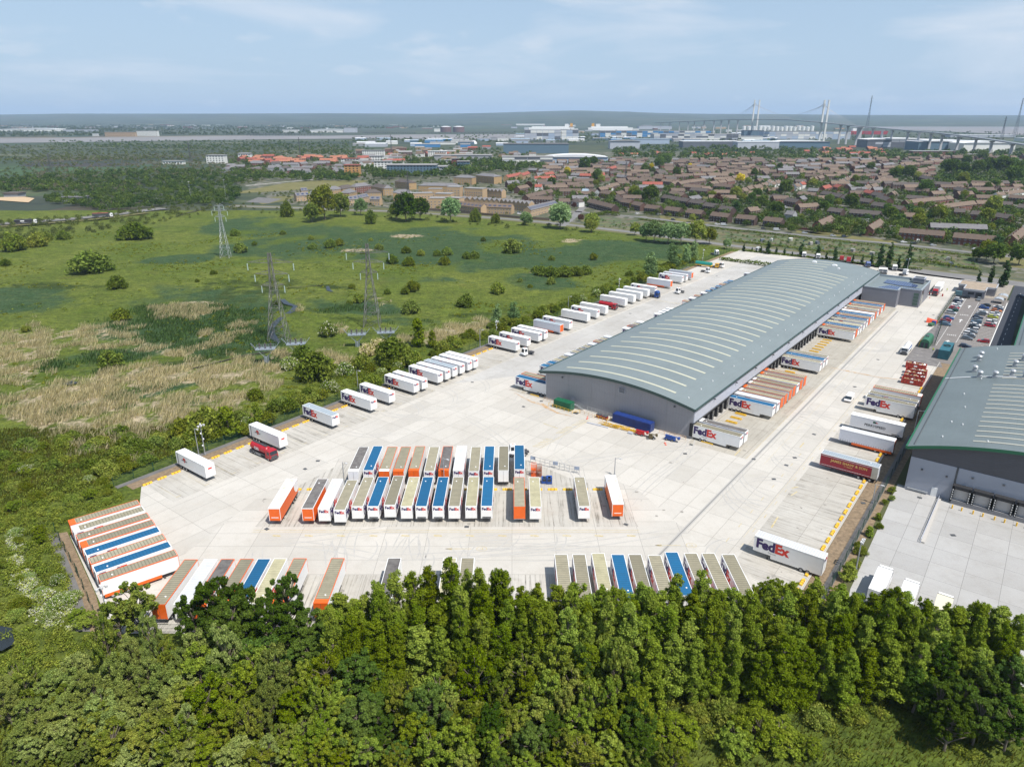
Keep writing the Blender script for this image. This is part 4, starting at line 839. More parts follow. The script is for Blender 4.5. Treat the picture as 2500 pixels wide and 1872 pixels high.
def kindmesh(k,j):
    key=(k,j)
    if key in TREES:return TREES[key]
    sd=hash((k,j)) %1000 if False else sum(map(ord,k))*7+j*131
    D={  # shape, h, rad, clumps, leaves, leaf size, leaf material, name
        'poplar':('poplar',17,2.7,74,25000,.24,'poplar'),'bigmaple':('cloud',13,4.6,130,22000,.30,'maple'),'bright':('cloud',10,4.0,120,17000,.27,'bright'),'sallow':('cloud',10,4.4,140,20000,.26,'sallow'),
        'scrubtree':('cloud',8,3.4,110,13000,.26,'hedge'),'nearbush':('cloud',4,3.0,120,11000,.2,'bright'),'nearmay':('bush',3.2,2.6,30,6000,.22,'may'),'nearscrub':('bush',3.0,2.6,30,6000,.24,'hedge'),
        'bush':('bush',3.6,3.0,26,2600,.42,'bush'),'may':('bush',3.4,3.0,26,2600,.38,'may'),'cream':('bush',3.0,2.6,26,2600,.34,'cream'),'hedge':('bush',3.4,3.0,24,2600,.42,'hedge'),'smallconi':('poplar',7,1.9,26,3200,.34,'bright'),
        'tree':('dome',10,5.0,34,2600,.75,'bush'),'greentree':('dome',10,5.0,34,2600,.75,'hedge'),'silver':('dome',11,5.0,34,3000,.7,'silver'),'darktree':('dome',11,5.0,34,2600,.75,'maple'),'column':('column',8,1.4,16,1500,.42,'dark'),'yellowtree':('dome',8,4,30,1600,.7,'yellow'),'purpletree':('dome',8,4,30,1600,.7,'purple'),'silverpop':('column',10,3.4,20,3000,.5,'silver'),'conifer':('column',12,3.4,20,2200,.6,'dark')}[k]
    sh,h,rad,nc,nl,ls,lm=D;cl=crown_clumps(sh,h,rad,sd,nc)
    cm=crown_mesh("crown",LM[lm],cl,nl,ls,sd,flat=.8 if sh!='poplar' else 1.15)
    tm=trunk_mesh(h*(.86 if sh=='poplar' else .6 if sh!='bush' else .35),.02*h+.04,[c[:3] for c in cl[::3 if sh=='poplar' else 2]],sd)
    TREES[key]=(cm,tm,h,rad);return TREES[key]
TN_=dict(poplar="poplar_tree",bigmaple="maple_tree",bright="broadleaf_tree",sallow="willow_tree",scrubtree="scrub_tree",nearbush="bush",nearmay="blossom_bush",nearscrub="bush",bush="bush",may="blossom_bush",cream="blossom_bush",hedge="bush",smallconi="young_tree",tree="broadleaf_tree",greentree="broadleaf_tree",silver="willow_tree",darktree="broadleaf_tree",column="columnar_tree",yellowtree="broadleaf_tree",purpletree="broadleaf_tree",silverpop="silver_poplar_tree",conifer="conifer_tree")
CATS=lambda k:"bush" if 'bush' in TN_[k] else "tree"
cnt_={}
def plant(k,x,y,h=None,rad=None,label=None,group=None,z=0.,nv=4):
    j=random.randrange(nv);cm,tm,h0,r0=kindmesh(k,j);sz=(h or h0)/h0;sr=(rad or r0*sz)/r0
    t=empty(TN_[k],(x,y,z),random.uniform(0,6.28),label,CATS(k),group);t.scale=(sr,sr,sz)
    ob("crown",cm,t);
    ob("trunk",tm,t)
    return t
def htop(px,pyt,Y):
    """height of something at depth Y whose top shows at photo row pyt"""
    a=PITCH+math.atan((pyt-936)/FPX);return CH-Y*math.tan(a)
def xat(px,Y,z=8):
    c=Y*cp-(z-CH)*sp;return (px-1250)/FPX*c
# --- tree belt in the foreground: outline trees first
POP=[(1101,1361,96),(1050,1381,97),(1010,1400,96),(968,1396,95),(1140,1392,97),(1172,1387,95),(1211,1387,96.5),(1233,1394,95),(1275,1432,97),(1310,1426,96),(1355,1430,96),(1408,1426,95),(1440,1450,96),(1469,1434,96),(1515,1440,95),(1567,1426,96),(1610,1442,95),(1648,1400,96),(1690,1440,95),(1714,1393,96),(1750,1440,95),(1787,1435,96),(1830,1450,94),(1880,1430,95),(1930,1425,94),(1990,1417,94),(2047,1430,93),(2090,1450,94),(2130,1450,93),(2166,1437,93),(2206,1446,93),(2255,1460,92),(2300,1480,93),(2345,1485,92),(2390,1476,92),(2434,1480,91),(2487,1500,91),(925,1420,95),(895,1450,96),(861,1462,97),(832,1447,98),(800,1480,97)]
side=lambda px:"left" if px<900 else "middle" if px<1600 else "right"
for i,(px,py,Y) in enumerate(POP):
    h=htop(px,py,Y);plant('poplar',xat(px,Y,h*.8),Y,h,random.uniform(2.2,3.4),"tall green poplar in the back row of the tree belt","poplars in the back row of the tree belt")
for Y,hl in ((91.5,(14,17)),(88,(13,16)),(85,(10,14))):
    x=-28 if Y>86 else 8
    while x<78:
        px=1250+FPX*x/(Y*cp+(CH-8)*sp)
        h=random.uniform(*hl)*(1 if px>1100 else .93)*(.9 if px>2200 else 1);plant('poplar',x,Y+random.uniform(-.8,.8),h*random.uniform(.85,1.1),random.uniform(2.1,3.4),"green poplar in the dense middle of the tree belt","poplars inside the tree belt");x+=random.uniform(2.9,3.9)
for px,py,Y,k,r_ in ((532,1409,96,'bigmaple',4.2),(594,1418,96,'bigmaple',3.6),(697,1403,97,'bigmaple',3.2),(470,1450,95,'bigmaple',3.0),(560,1480,91,'bigmaple',5.0),(660,1470,92,'bigmaple',4.5),(750,1500,94,'bigmaple',4.2),(640,1560,87,'bigmaple',5),(760,1560,90,'bigmaple',4),(540,1590,85,'bigmaple',4.6),(730,1640,85,'bigmaple',4.2),(328,1432,99,'scrubtree',3.9),(285,1470,97,'scrubtree',3.2)):
    h=htop(px,py,Y);plant(k,xat(px,Y,h*.7),Y,h,r_,"dark green maple at the left of the tree belt" if k=='bigmaple' else "bushy green tree beside the slanted west rank of trailers","maples at the left of the tree belt" if k=='bigmaple' else "trees by the west rank")
# lower left wood
random.seed(21)
LW={'sallow':("grey green willow in the lower left wood","willows in the lower left wood"),'bright':("bright green broadleaf tree along the lower edge of the wood","bright broadleaf trees along the lower edge"),'scrubtree':("small bushy tree in the lower part of the wood","small bushy trees in the lower wood"),'bigmaple':("dark green maple in the lower middle of the wood","dark maples in the lower wood")}
for Y in (96,93,90,87,84,81.2,78.6,76.2,74,72.2):
    x=-82.0
    while x<14+(Y<82)*3:
        px=1250+FPX*x/(Y*cp+(CH-5)*sp);x+=random.uniform(2.6,5.2)
        if px<-60 or (800<px<1010 and Y>80) or (Y>86 and px>470) or (Y>84 and 540<px<1000) or (Y>90 and px>380) or (Y>84 and px<130) or (Y>88 and px<265) or (Y>88.5 and px<530):continue
        h=(6.3+(Y-75)*.40-max(0,300-px)*.009)*random.uniform(.72,1.4);k=random.choice(('sallow','sallow','sallow','scrubtree') if px<420 else ('sallow','bright','scrubtree','bright') if px<750 else ('bright','bright','scrubtree','bigmaple'))
        plant(k,x,Y+random.uniform(-1,1),max(3.6,h),min(random.uniform(1.9,3.9),h*.48),*LW[k])
random.seed(22)
for px,py,Y,k,r_ in ((1500,1850,75.5,'nearbush',3.6),(1650,1790,78,'nearbush',4.2),(1560,1800,78,'nearbush',3.4),(1850,1770,78,'nearbush',4.0),(1910,1800,77,'nearbush',4),(1800,1810,76,'nearbush',3.2),(1980,1830,75,'nearbush',2),(2000,1760,81,'nearscrub',2.4),(2080,1750,82,'nearscrub',2.4),(1700,1740,82,'nearscrub',2.2),(1480,1760,80,'nearscrub',2.6),(1770,1730,82,'nearscrub',2.6),(1450,1810,77,'nearscrub',3)):
    h=max(2.6,htop(px,py,Y)+1.6);plant(k,xat(px,Y,h*.8),Y,min(h,6),r_,"low green bush in the clearing at the bottom edge","bushes in the bottom clearing")
for px,py,Y in ((2300,1620,85),(2400,1650,83),(2480,1640,83),(2350,1730,80),(2450,1740,79),(2300,1760,80),(2480,1830,76),(2400,1810,77),(2250,1690,83),(2330,1830,76)):
    h=max(8.5,htop(px,py,Y)+3);plant('bigmaple',xat(px,Y,h*.8),Y,h,3.3,"dark green maple in the bottom right corner of the belt","maples in the bottom right corner")
# weeping willow, strands hanging from a domed crown
def weeping(px,py,Y,rad,lb):
    h=htop(px,py,Y);r=np.random.default_rng(5);v=[]
    for i in range(520):
        a=r.uniform(0,6.28);q=math.sqrt(r.random());R_=rad*q;zt=h*(1-.30*q*q)+r.normal()*.35;L_=r.uniform(1.6,5.0)*(.5+.6*q);n=int(L_*9);s=r.random(n);cx,cy=R_*math.cos(a),R_*math.sin(a)
        c=np.stack([cx*(1+.06*s)+r.normal(size=n)*.10,cy*(1+.06*s)+r.normal(size=n)*.10,zt-L_*s],1);nr=r.normal(size=(n,3))+np.array([0,0,.3]);t=np.array([0,0,-1.])+r.normal(size=(n,3))*.2;bt=np.cross(nr,t);bt /=np.linalg.norm(bt,axis=1)[:,None]
        z_=.26;v.append(np.stack([c-t*z_*.6,c+bt*z_*.25,c+t*z_*.6,c-bt*z_*.25],1).reshape(-1,3))
    v=np.concatenate(v);me=npmesh("crown",v,np.arange(len(v)).reshape(-1,4),[LM['willow']])
    t=empty("weeping_willow_tree",(xat(px,Y,h*.7),Y,0),0,lb,"tree");ob("crown",me,t);ob("trunk",trunk_mesh(h*.8,.35,[(1.5,1,h*.8),(-1.5,.5,h*.8),(0,-1.6,h*.75),(.5,2,h*.75)],3),t)
weeping(875,1540,88.5,4.3,"yellow green weeping willow between the dark maples and the poplar belt, upper one");weeping(935,1640,85.5,3.6,"yellow green weeping willow, the lower one of two beside the poplar belt")
# --- bushes on the marsh (x, base row, width in photo pixels, kind)
random.seed(5)
def bsh(px,py,wpx,k='bush',ratio=.8,label="round dark green bush standing alone on the marsh",group="lone bushes on the marsh",z=.3):
    p=P(px,py,.3);c=p.y*cp+CH*sp;rad=wpx/2*c/FPX;h=2*rad*ratio;plant(k,p.x,p.y+rad*.6,h,rad*1.05,label,group,z)
MB_=[(26,616,60),(88,606,48),(319,589,80),(205,670,100),(280,709,46),(290,788,46),(262,903,60),(572,578,26),(584,618,34),(10,650,24),(520,673,18),(762,611,24),(804,606,30),(827,601,24),(924,613,24),(956,645,32),(991,620,24),(997,652,32),(1027,626,22),(1067,627,22),(1091,626,30),(1085,649,30),(1140,635,26),(1158,633,26),(858,706,18),(1007,714,38),(988,719,22),(945,719,18),(875,742,32),(852,745,16),(1003,769,46),(1136,753,46),(1216,719,38),(690,574,16),(758,587,16),(1236,619,16),(885,623,14),(1251,619,46),(1345,696,24),(1294,705,14),(1450,635,22),(1347,638,18),(640,760,14),(672,745,16),(60,812,22),(110,590,30),(150,588,34),(620,600,14),(905,590,12),(1270,690,14),(480,690,12),(1180,590,14)]
for i,(x,y,w_) in enumerate(MB_):bsh(x,y,w_,random.choice(['bush','bush','hedge']),.52 if w_>65 else .75)
for x,y,w_ in ((1325,676,40),(1350,679,44),(1378,678,44),(1405,676,42),(1430,672,36),(1310,668,30)):bsh(x,y,w_,'bush',.6,"dark green bush in the long thicket near the marsh's right side","bushes of the long marsh thicket")
for x,y,w_,k in ((765,936,98,'bush'),(735,884,52,'bush'),(704,906,46,'may'),(955,895,90,'bush'),(1000,900,60,'hedge'),(800,824,48,'may'),(895,874,46,'cream'),(925,860,44,'cream'),(880,905,50,'hedge'),(840,920,46,'may'),(1020,850,44,'smallconi'),(1055,850,26,'smallconi'),(1105,850,40,'hedge'),(905,960,60,'hedge'),(620,980,40,'hedge')):bsh(x,y,w_,k,1.6 if k=='smallconi' else .75,{'bush':"large round green bush between the pylons and the yard fence",'may':"green bush dotted with pale blossom near the pylons",'cream':"cream blossomed bush near the right pylon",'hedge':"green scrub bush between pylons and yard fence",'smallconi':"young pointed tree beside the yard fence below the right pylon"}[k],"bushes between pylons and fence" if k!='cream' else "cream blossomed bushes")
for x,y,w_,k,q in ((553,1072,60,'smallconi',1.3),(495,1075,95,'hedge',.8),(445,1078,70,'hedge',.8),(625,1040,32,'smallconi',1.8),(650,1040,40,'hedge',.8),(590,1065,40,'hedge',.8),(1212,794,34,'silverpop',1.5),(1255,791,36,'silverpop',1.5),(1590,676,42,'silverpop',1.4),(1645,652,38,'silverpop',1.5),(1676,643,30,'silverpop',1.6),(1696,634,28,'silverpop',1.6),(1570,690,30,'hedge',.8)):
    bsh(x,y,w_,k,q,{'smallconi':"young pointed tree in the fence side scrub",'hedge':"green bush in the fence side scrub left of the tanker",'silverpop':"silvery green poplar beside the western yard fence"}[k],{'smallconi':"pointed trees by the fence",'hedge':"scrub by the fence",'silverpop':"silvery poplars by the western fence"}[k])
# scrub belt outside the west fence
random.seed(9)
for i in range(112):
    u=random.uniform(-112,262);v=-56.5-abs(random.gauss(0,4.2))-u*.0055*1.2
    if v>-58 and random.random()<.3:continue
    p=S(u,v);s_=random.uniform(1.5,3.3);plant(random.choice(['hedge','hedge','bush','bush','may'] if u<150 else ['hedge','bush']),p.x,p.y,s_*random.uniform(1,1.5),s_,"green scrub bush in the overgrown belt outside the western fence","scrub belt outside the western fence",.3)
# rough slope west of the slanted rank
poly=[P(*q) for q in ((0,1090),(170,1070),(330,1040),(420,1075),(270,1185),(300,1215),(250,1252),(140,1290),(125,1310),(230,1560),(0,1520),(-40,1300))]
def inside(x,y,pl):
    c=False;j=len(pl)-1
    for i in range(len(pl)):
        if (pl[i].y>y)!=(pl[j].y>y) and x<(pl[j].x-pl[i].x)*(y-pl[i].y)/(pl[j].y-pl[i].y)+pl[i].x:c=not c
        j=i
    return c
n_=0
while n_<95:
    x,y=random.uniform(-170,-60),random.uniform(92,185)
    if not inside(x,y,poly):continue
    px,py=proj(x,y,0);dens=1 if py<1200 else .62
    if random.random()>dens:continue
    near=py>1150;k=random.choice(['nearscrub','nearbush','nearscrub']) if near else random.choice(['hedge','bush'])
    if near and random.random()<(.13 if 40<px<230 else .03):k='nearmay'
    s_=random.uniform(1.3,3.0) if not near else random.uniform(.9,2.3)
    plant(k,x,y,s_*random.uniform(.8,1.2),s_,"white flowering bush on the rough slope left of the slanted trailers" if k=='nearmay' else "green scrub bush on the rough slope left of the slanted trailers","blossom bushes on the rough slope" if k=='nearmay' else "scrub bushes on the rough slope",.2);n_+=1
for x,y,w_ in ((140,1490,70),(170,1470,50),(90,1455,40),(110,1520,50),(60,1420,40),(30,1310,40),(190,1530,40)):bsh(x,y,w_,'nearmay',.45,"white flowering bush on the rough slope left of the slanted trailers","blossom bushes on the rough slope",.1)
# planting strip by the east fence
for x,y,w_,k in ((2178,1205,22,'nearbush'),(2162,1232,18,'nearbush'),(2180,1222,16,'nearbush'),(2145,1270,18,'smallconi'),(2150,1290,20,'nearscrub'),(2125,1310,24,'smallconi'),(2105,1355,34,'nearscrub'),(2090,1385,30,'nearscrub'),(2075,1420,44,'smallconi'),(2050,1470,46,'nearbush'),(2098,1335,20,'nearscrub'),(2030,1490,40,'nearbush'),(1885,1480,75,'nearbush'),(1935,1485,70,'nearbush'),(1850,1475,50,'nearbush'),(1980,1500,60,'nearbush')):
    bsh(x,y,w_,k,1.1 if k=='smallconi' else .7,"small green shrub in the planting strip by the east fence" if x>2020 else "round green bush at the tree belt's edge below the big double deck trailer","shrubs in the east planting strip" if x>2020 else "bushes at the belt's yard edge",.1)
# grass and reed blades
def blades(name,n,xr,yr,test,m,hh,wd,seed,label,cl=1):
    r=np.random.default_rng(seed);X=r.uniform(*xr,n);Y=r.uniform(*yr,n);px,py=projn(X,Y);k=test(px,py,X,Y,r);X,Y=X[k],Y[k];px,py=px[k],py[k];n=len(X)
    zb=marsh_h(X,Y,px,py)+.02;a=r.uniform(0,3.14,n);h=hh*(.6+.8*r.random(n));dx,dy=np.cos(a)*wd/2,np.sin(a)*wd/2;lx,ly=.35*h+r.normal(size=n)*.18*h,r.normal(size=n)*.25*h
    v=np.stack([np.stack([X-dx,Y-dy,zb],1),np.stack([X+dx,Y+dy,zb],1),np.stack([X+lx+dx*.3,Y+ly+dy*.3,zb+h],1),np.stack([X+lx-dx*.3,Y+ly-dy*.3,zb+h],1)],1).reshape(-1,3)
    o=ob(name,npmesh(name,v,np.arange(len(v)).reshape(-1,4),[m]));tag(o,label,cl,None,'stuff');return o
def strawm(name,a,b_,tr=.3):
    m=leafm(name,a,b_,tr);return m
nz=lambda X,Y,s,ph:.5+.25*(np.sin(X*s+2*np.sin(Y*s*.7+ph))+np.sin(Y*s*1.3+1.7*np.sin(X*s*.9+ph*2)))
inyard=lambda X,Y:((X-O.x)*V.x+(Y-O.y)*V.y)>-56
blades("reed_bed",420000,(-260,60),(120,330),lambda px,py,X,Y,r:(zone(px,py,straw_zones)+nz(X,Y,.35,1)*.9>1.08+.3*r.random(len(X))) &(py>740) &~inyard(X,Y) &(px>-60),strawm("dry_reeds",(.215,.183,.145),(.28,.24,.19),.4),1.5,.22,3,"bed of pale dry reeds on the marsh","reeds")
blades("green_reeds",200000,(-260,60),(120,330),lambda px,py,X,Y,r:(zone(px,py,reed_zones)+nz(X,Y,.2,3)*.6>1.0+.3*r.random(len(X))) &(py>730) &~inyard(X,Y) &(px>-60),strawm("green_reed_blades",(.026,.046,.016),(.038,.060,.020)),1.2,.3,4,"blue green reeds on the wet part of the marsh","reeds")
blades("rough_grass",260000,(-160,90),(72,190),lambda px,py,X,Y,r:(~inyard(X,Y) |(Y<86)) &(px>-60) &(px<2560) &((py>1050)) &~((X>-78) &(Y>99)) &~((X>8) &(r.random(len(X))>.45)),strawm("rough_grass_blades",(.045,.058,.012),(.085,.078,.024)),.7,.2,6,"rough uncut grass on the slope and in the clearing","grass")

def undergrowth(name,poly_,n,rr,m,seed,lb,test=lambda x,y:True):
    r=np.random.default_rng(seed);xs=[p.x for p in poly_];ys=[p.y for p in poly_];out=[]
    while len(out)<n:
        x,y=r.uniform(min(xs),max(xs)),r.uniform(min(ys),max(ys))
        if inside(x,y,poly_) and test(x,y):q=r.uniform(*rr);out.append((x,y,.2+q*.35,q))
    o=ob(name,crown_mesh(name,LM[m],out,int(n*110),.27,seed,flat=.7));tag(o,lb,"undergrowth",None,'stuff')
offy=lambda x,y:not inside(x,y,yard_pts)
slope=[P(*q) for q in ((-60,1130),(120,1090),(330,1080),(420,1085),(262,1185),(296,1222),(190,1262),(128,1296),(245,1540),(180,1640),(-60,1640))]
undergrowth("undergrowth",slope,900,(.5,1.5),'hedge',11,"continuous brambles and scrub on the slope left of the slanted trailers",lambda x,y:offy(x,y) and not (x>-103 and y<133 and x>-99.5+(132.7-y)*.72))
undergrowth("undergrowth",uvs([(-112,-54),(250,-56),(250,-70),(60,-66),(-20,-72),(-112,-70)]),1100,(.6,1.7),'hedge',12,"continuous scrub outside the western fence")
undergrowth("undergrowth",XY([(-85,72),(-85,99),(48,99),(78,90),(82,72)]),1100,(.5,1.3),'hedge',13,"undergrowth on the floor of the tree belt",lambda x,y:y>83.5 or x<8 or (math.sin(x*.7)+math.sin(y*1.1+x*.3))>1.1)
undergrowth("blossoming_undergrowth",[P(*q) for q in ((70,1380),(110,1440),(190,1470),(180,1540),(80,1530),(40,1450),(20,1330),(50,1300))],130,(.4,1.1),'white',14,"scrub flecked with white blossom on the slope left of the slanted trailers")

def tuss(n,m,seed,rr,name,lb,zs):
    r=np.random.default_rng(seed);X=r.uniform(-420,190,n*6);Y=r.uniform(150,560,n*6);px,py=projn(X,Y);ry=np.interp(px,[p[0] for p in main_rd],[p[1] for p in main_rd]);k=(((X-O.x)*V.x+(Y-O.y)*V.y)<-60) &(py>ry+9) &(px>-40) &(py<1010) &(nz(X,Y,.05,seed)+.35*zone(px,py,zs)>.62+.3*r.random(len(X)))
    X,Y=X[k][:n],Y[k][:n];q=r.uniform(*rr,len(X));hz=marsh_h(X,Y,*projn(X,Y));cl=np.stack([X,Y,hz+q*.15,q],1);o=ob(name,crown_mesh(name,LM[m],cl,len(X)*34,.5,seed,flat=.55));tag(o,lb,"tussocks",None,'stuff')
tuss(2600,'hedge',41,(.4,1.1),"marsh_tussocks","rough grass tussocks across the marsh",dark_zones);tuss(900,'bush',42,(.5,1.4),"low_scrub","low dark scrub dotted over the marsh",dark_zones)
# ================================================================ VEHICLES
def paint(name,c):return mat(name,c,.28,var=.04,vscale=.5)
CARC={'white':(.72,.72,.72),'silver':(.42,.44,.46),'grey':(.14,.16,.18),'blue':(.015,.06,.24),'navy':(.015,.022,.05),'black':(.014,.014,.016),'red':(.36,.012,.02),'green':(.02,.09,.06),'lime':(.42,.46,.04),'orange':(.55,.16,.02),'teal':(.08,.14,.20)}
cw=MB();cw.cyl((-.1,0,0),.32,.2,'x',12);cw.cyl((.1,0,0),.18,.012,'x',8,1);cw.cyl((-.112,0,0),.18,.012,'x',8,1);CWH=cw.mesh("wheel",[tyre,hub])
def wide_prism(b,prof,w0,w1,z0,z1,m=0):
    """extrude a side profile across x, narrowing with height"""
    hw=lambda z:(w0+(w1-w0)*max(0,min(1,(z-z0)/(z1-z0))))/2
    i=len(b.v);n=len(prof);b.v+=[(-hw(q),p,q) for p,q in prof]+[(hw(q),p,q) for p,q in prof]
    for k in range(n):j=(k+1) %n;b.f.append((i+k,i+j,i+n+j,i+n+k));b.m.append(m)
    b.f.append(tuple(i+k for k in range(n))[::-1]);b.m.append(m);b.f.append(tuple(i+n+k for k in range(n)));b.m.append(m)
def car(x,y,az,colr,label,group,style=0,z=.13):
    t=empty("parked_car" if style<3 else "parked_van",(x,y,z),-R(az),label,"car" if style<3 else "van",group);pm=paint(colr+"_car_paint",CARC[colr])
    def body():
        b=MB()
        if style==3:wide_prism(b,[(-2.6,.4),(2.45,.4),(2.6,.8),(2.3,1.15),(1.5,1.95),(1.0,2.05),(-2.5,2.05),(-2.62,1.9)],2.0,1.8,.8,2.05)
        else:
            wide_prism(b,[(-2.05,.32),(2.05,.32),(2.12,.55),(2.0,.74),(1.05,.92),(-1.9,.98),(-2.12,.85)],1.82,1.66,.6,.98)
            rb,rf__=((-1.7,-.1) if style==0 else (-1.25,.1) if style==1 else (-1.85,0));zt_=1.44 if style!=2 else 1.66
            wide_prism(b,[(rb,zt_-.03),(rf__+.1,zt_-.03),(rf__,zt_+.02),(rb+.1,zt_+.02)],1.32,1.26,zt_-.05,zt_+.02)
        return b.mesh("body",pm)
    ob("body",cached(('car',style,colr),body),t)
    def gl():
        b=MB()
        if style==3:wide_prism(b,[(1.35,1.2),(2.32,1.2),(1.56,1.92),(1.2,1.92)],1.95,1.84,1.2,1.92)
        else:
            rb,rf__=((-1.7,-.1) if style==0 else (-1.25,.1) if style==1 else (-1.85,0));zt_=1.44 if style!=2 else 1.66
            wide_prism(b,[(rb-.3,.96),(rf__+1.15,.92),(rf__+.12,zt_-.03),(rb,zt_-.03)],1.62,1.3,.95,zt_)
        return b.mesh("windows",glass)
    ob("windows",cached(('carg',style),gl),t)
    for a in (-1.35,1.3):
        for s_ in (-.84,.84):ob("wheel",CWH,t,(s_*(1 if style<3 else 1.08),a*(1 if style<3 else 1.25),.32))
    return t
def cab_mesh(c,tall=1.0):
    b=MB();H_=2.55+tall
    wide_prism(b,[(0,.6),(2.15,.6),(2.25,.95),(2.2,1.7),(2.02,2.75),(1.5,H_),(.1,H_),(0,H_-.3)],2.46,2.2,1.8,H_)
    b.box(-1.24,1.24,2.2,2.32,.45,.95,1);b.box(-.9,.9,2.2,2.3,1.0,1.5,1);b.box(-1.0,1.0,.2,1.5,H_,H_+.02,0)
    return b.mesh("cab",[paint(c+"_cab_paint",CARC.get(c,(.7,.7,.7))),dkgrey])
def tractor(x,y,az,c,label,group=None,tall=1.0,name="tractor_unit",z=.13,ylen=6.0,base=True):
    t=empty(name,(x,y,z),-R(az),label,"lorry",group)
    ob("cab",cached(('cab',c,tall),lambda:cab_mesh(c,tall)),t,(0,ylen/2-2.3,0))
    def ws():b=MB();wide_prism(b,[(2.215,1.72),(2.24,1.72),(2.05,2.68),(2.02,2.68)],2.2,2.05,1.7,2.7);[b.box(s_*1.2-.03,s_*1.2+.03,.9,1.8,1.75,2.45) for s_ in (-1,1)];return b.mesh("windscreen",glass)
    ob("windscreen",cached('ws',ws),t,(0,ylen/2-2.3,.01))
    def ch_():b=MB();b.box(-.45,.45,-ylen/2,ylen/2-2.2,.7,.95);b.cyl((0,-ylen/2+1.5,.95),.6,.12,n=12);[b.box(s_*.85-.3,s_*.85+.3,-.6,.8,.45,.95) for s_ in (-1,1)];[b.box(s_*1.0-.3,s_*1.0+.3,-ylen/2+.3,-ylen/2+2.7,1.02,1.08) for s_ in (-1,1)];return b.mesh("chassis",chas)
    if base:ob("chassis",cached(('tch',ylen),ch_),t)
    for a in (ylen/2-1.1,-ylen/2+.95,-ylen/2+2.2):
        for s_ in (-1.02,1.02):ob("wheel",WHEEL,t,(s_,a,.5))
    return t
def shunter(x,y,az,label):
    t=empty("yard_shunter",(x,y,.13),-R(az),label,"shunter lorry")
    def c_():b=MB();wide_prism(b,[(.7,.8),(2.5,.8),(2.6,1.2),(2.55,1.5),(2.35,2.6),(2.2,3.1),(.8,3.1),(.7,2.9)],1.7,1.5,1.5,3.1);b.box(-1.2,1.2,.9,2.9,.7,1.25);b.cyl((-1.0,.6,1.0),.1,2.0,n=8,m=1);b.box(-.15,.15,1.3,1.6,3.1,3.3,2);return b.mesh("cab",[white,dkgrey,orange])
    ob("cab",cached('shc',c_),t)
    def w_():b=MB();wide_prism(b,[(2.47,1.6),(2.58,1.55),(2.38,2.75),(2.3,2.75)],1.45,1.35,1.5,3);[b.box(s_*.8-.03,s_*.8+.03,.95,2.1,1.7,2.75) for s_ in (-1,1)];b.box(-.6,.6,.66,.7,1.7,2.7);return b.mesh("windows",glass)
    ob("windows",cached('shw',w_),t)
    def ch_():b=MB();b.box(-.5,.5,-2.9,.9,.65,.98);b.cyl((0,-1.7,.98),.62,.15,n=12);b.box(-1.15,1.15,-2.5,-.9,1.02,1.08);return b.mesh("chassis",chas)
    ob("chassis",cached('shch',ch_),t)
    for a in (1.9,-1.6):
        for s_ in (-1,1):ob("wheel",WHEEL,t,(s_,a,.5))
z2=Z(350,820,640/2208)
for q,az,lb in ((z7(375,1060),AZ+195,"white yard shunter lorry parked beside a lettered trailer at the west bays"),(z7(1655,540),AZ+195,"white yard shunter lorry alone in the west aisle near the roof edge"),(z7(1868,365),AZ+100,"white yard shunter lorry beside the green tarpaulin load"),(z7(1985,322),AZ+100,"white yard shunter lorry behind the yellow lorry"),(Vector((1.7,170.6,0)),262,"white yard shunter lorry behind the blue roofed trailer of the island")):
    shunter(q.x,q.y,az,lb)
# red vacuum tankers
def tanklorry(x,y,az,c,label,tank,L_=5.6,name="tank_lorry",stripe=None,logo=True):
    t=tractor(x,y,az,c,label,None,.3,name,ylen=9.4);tm=paint(tank+"_tank_paint",CARC.get(tank,(.6,.6,.6)))
    b=MB();b.cyl((0,-4.5,2.15),1.08,6.6,'y',20);b.cyl((0,-4.75,2.15),.8,.25,'y',20,r2=1.08);b.cyl((0,2.1,2.15),1.08,.25,'y',20,r2=.8)
    for a in (-4.2,-2.2,-.2,1.8):b.cyl((0,a,2.15),1.12,.12,'y',20)
    b.box(-.3,.3,-4.3,1.7,3.2,3.32,1);
    for a in (-3.2,-1.0,1.0):b.cyl((0,a,3.2),.3,.22,n=10,m=1)
    b.box(-1.2,1.2,-4.7,2.2,.95,1.15,1);b.box(-1.2,-.8,-3.2,.2,.5,1.0,2);b.box(.8,1.2,-3.2,.2,.5,1.0,2)
    b.build("tank",[tm,chas if stripe is None else white,steel],t)
    if logo:
        b=MB()
        for s_ in (1,-1):
            v_,f_,w_=text_mesh("CSG",1.1,.05);b.add(v_,f_,Matrix(((0,0,s_,s_*1.1),(s_,0,0,-1.6-s_*w_/2),(0,1,0,1.8),(0,0,0,1))))
        b.build("lettering",white,t)
    if stripe:
        b=MB()
        for s_ in (1,-1):b.quad(*[(s_*1.11,a,z_) for a,z_ in ((-4.3,1.5),(1.8,1.5),(1.8,2.0),(-4.3,2.5))][::s_])
        b.build("stripe",stripe,t)
    for s_ in (-1.02,1.02):ob("wheel",WHEEL,t,(s_,1.0+.9,.5)) if 0 else None
    return t
q=S(-79.6,-36.6);tanklorry(q.x,q.y,AZ+90,'red',"shiny red vacuum tank lorry parked beside a plain white trailer",'red')
q=z7(1050,668);tanklorry(q.x,q.y,AZ+90,'red',"red tank lorry half hidden behind a white trailer, western row",'red',logo=False)
q=z7(1436,575);tractor(q.x,q.y,AZ+90,'blue',"blue lorry cab coupled to a white trailer in the western row")
h7=Z(2100,800,700/1656);q=S(124,83);tanklorry(q.x,q.y,AZ+180,'white',"white and blue fuel tank lorry parked beside the red skips",'white',stripe=mat("tanker_blue_band",(.05,.18,.5),.4),logo=False)
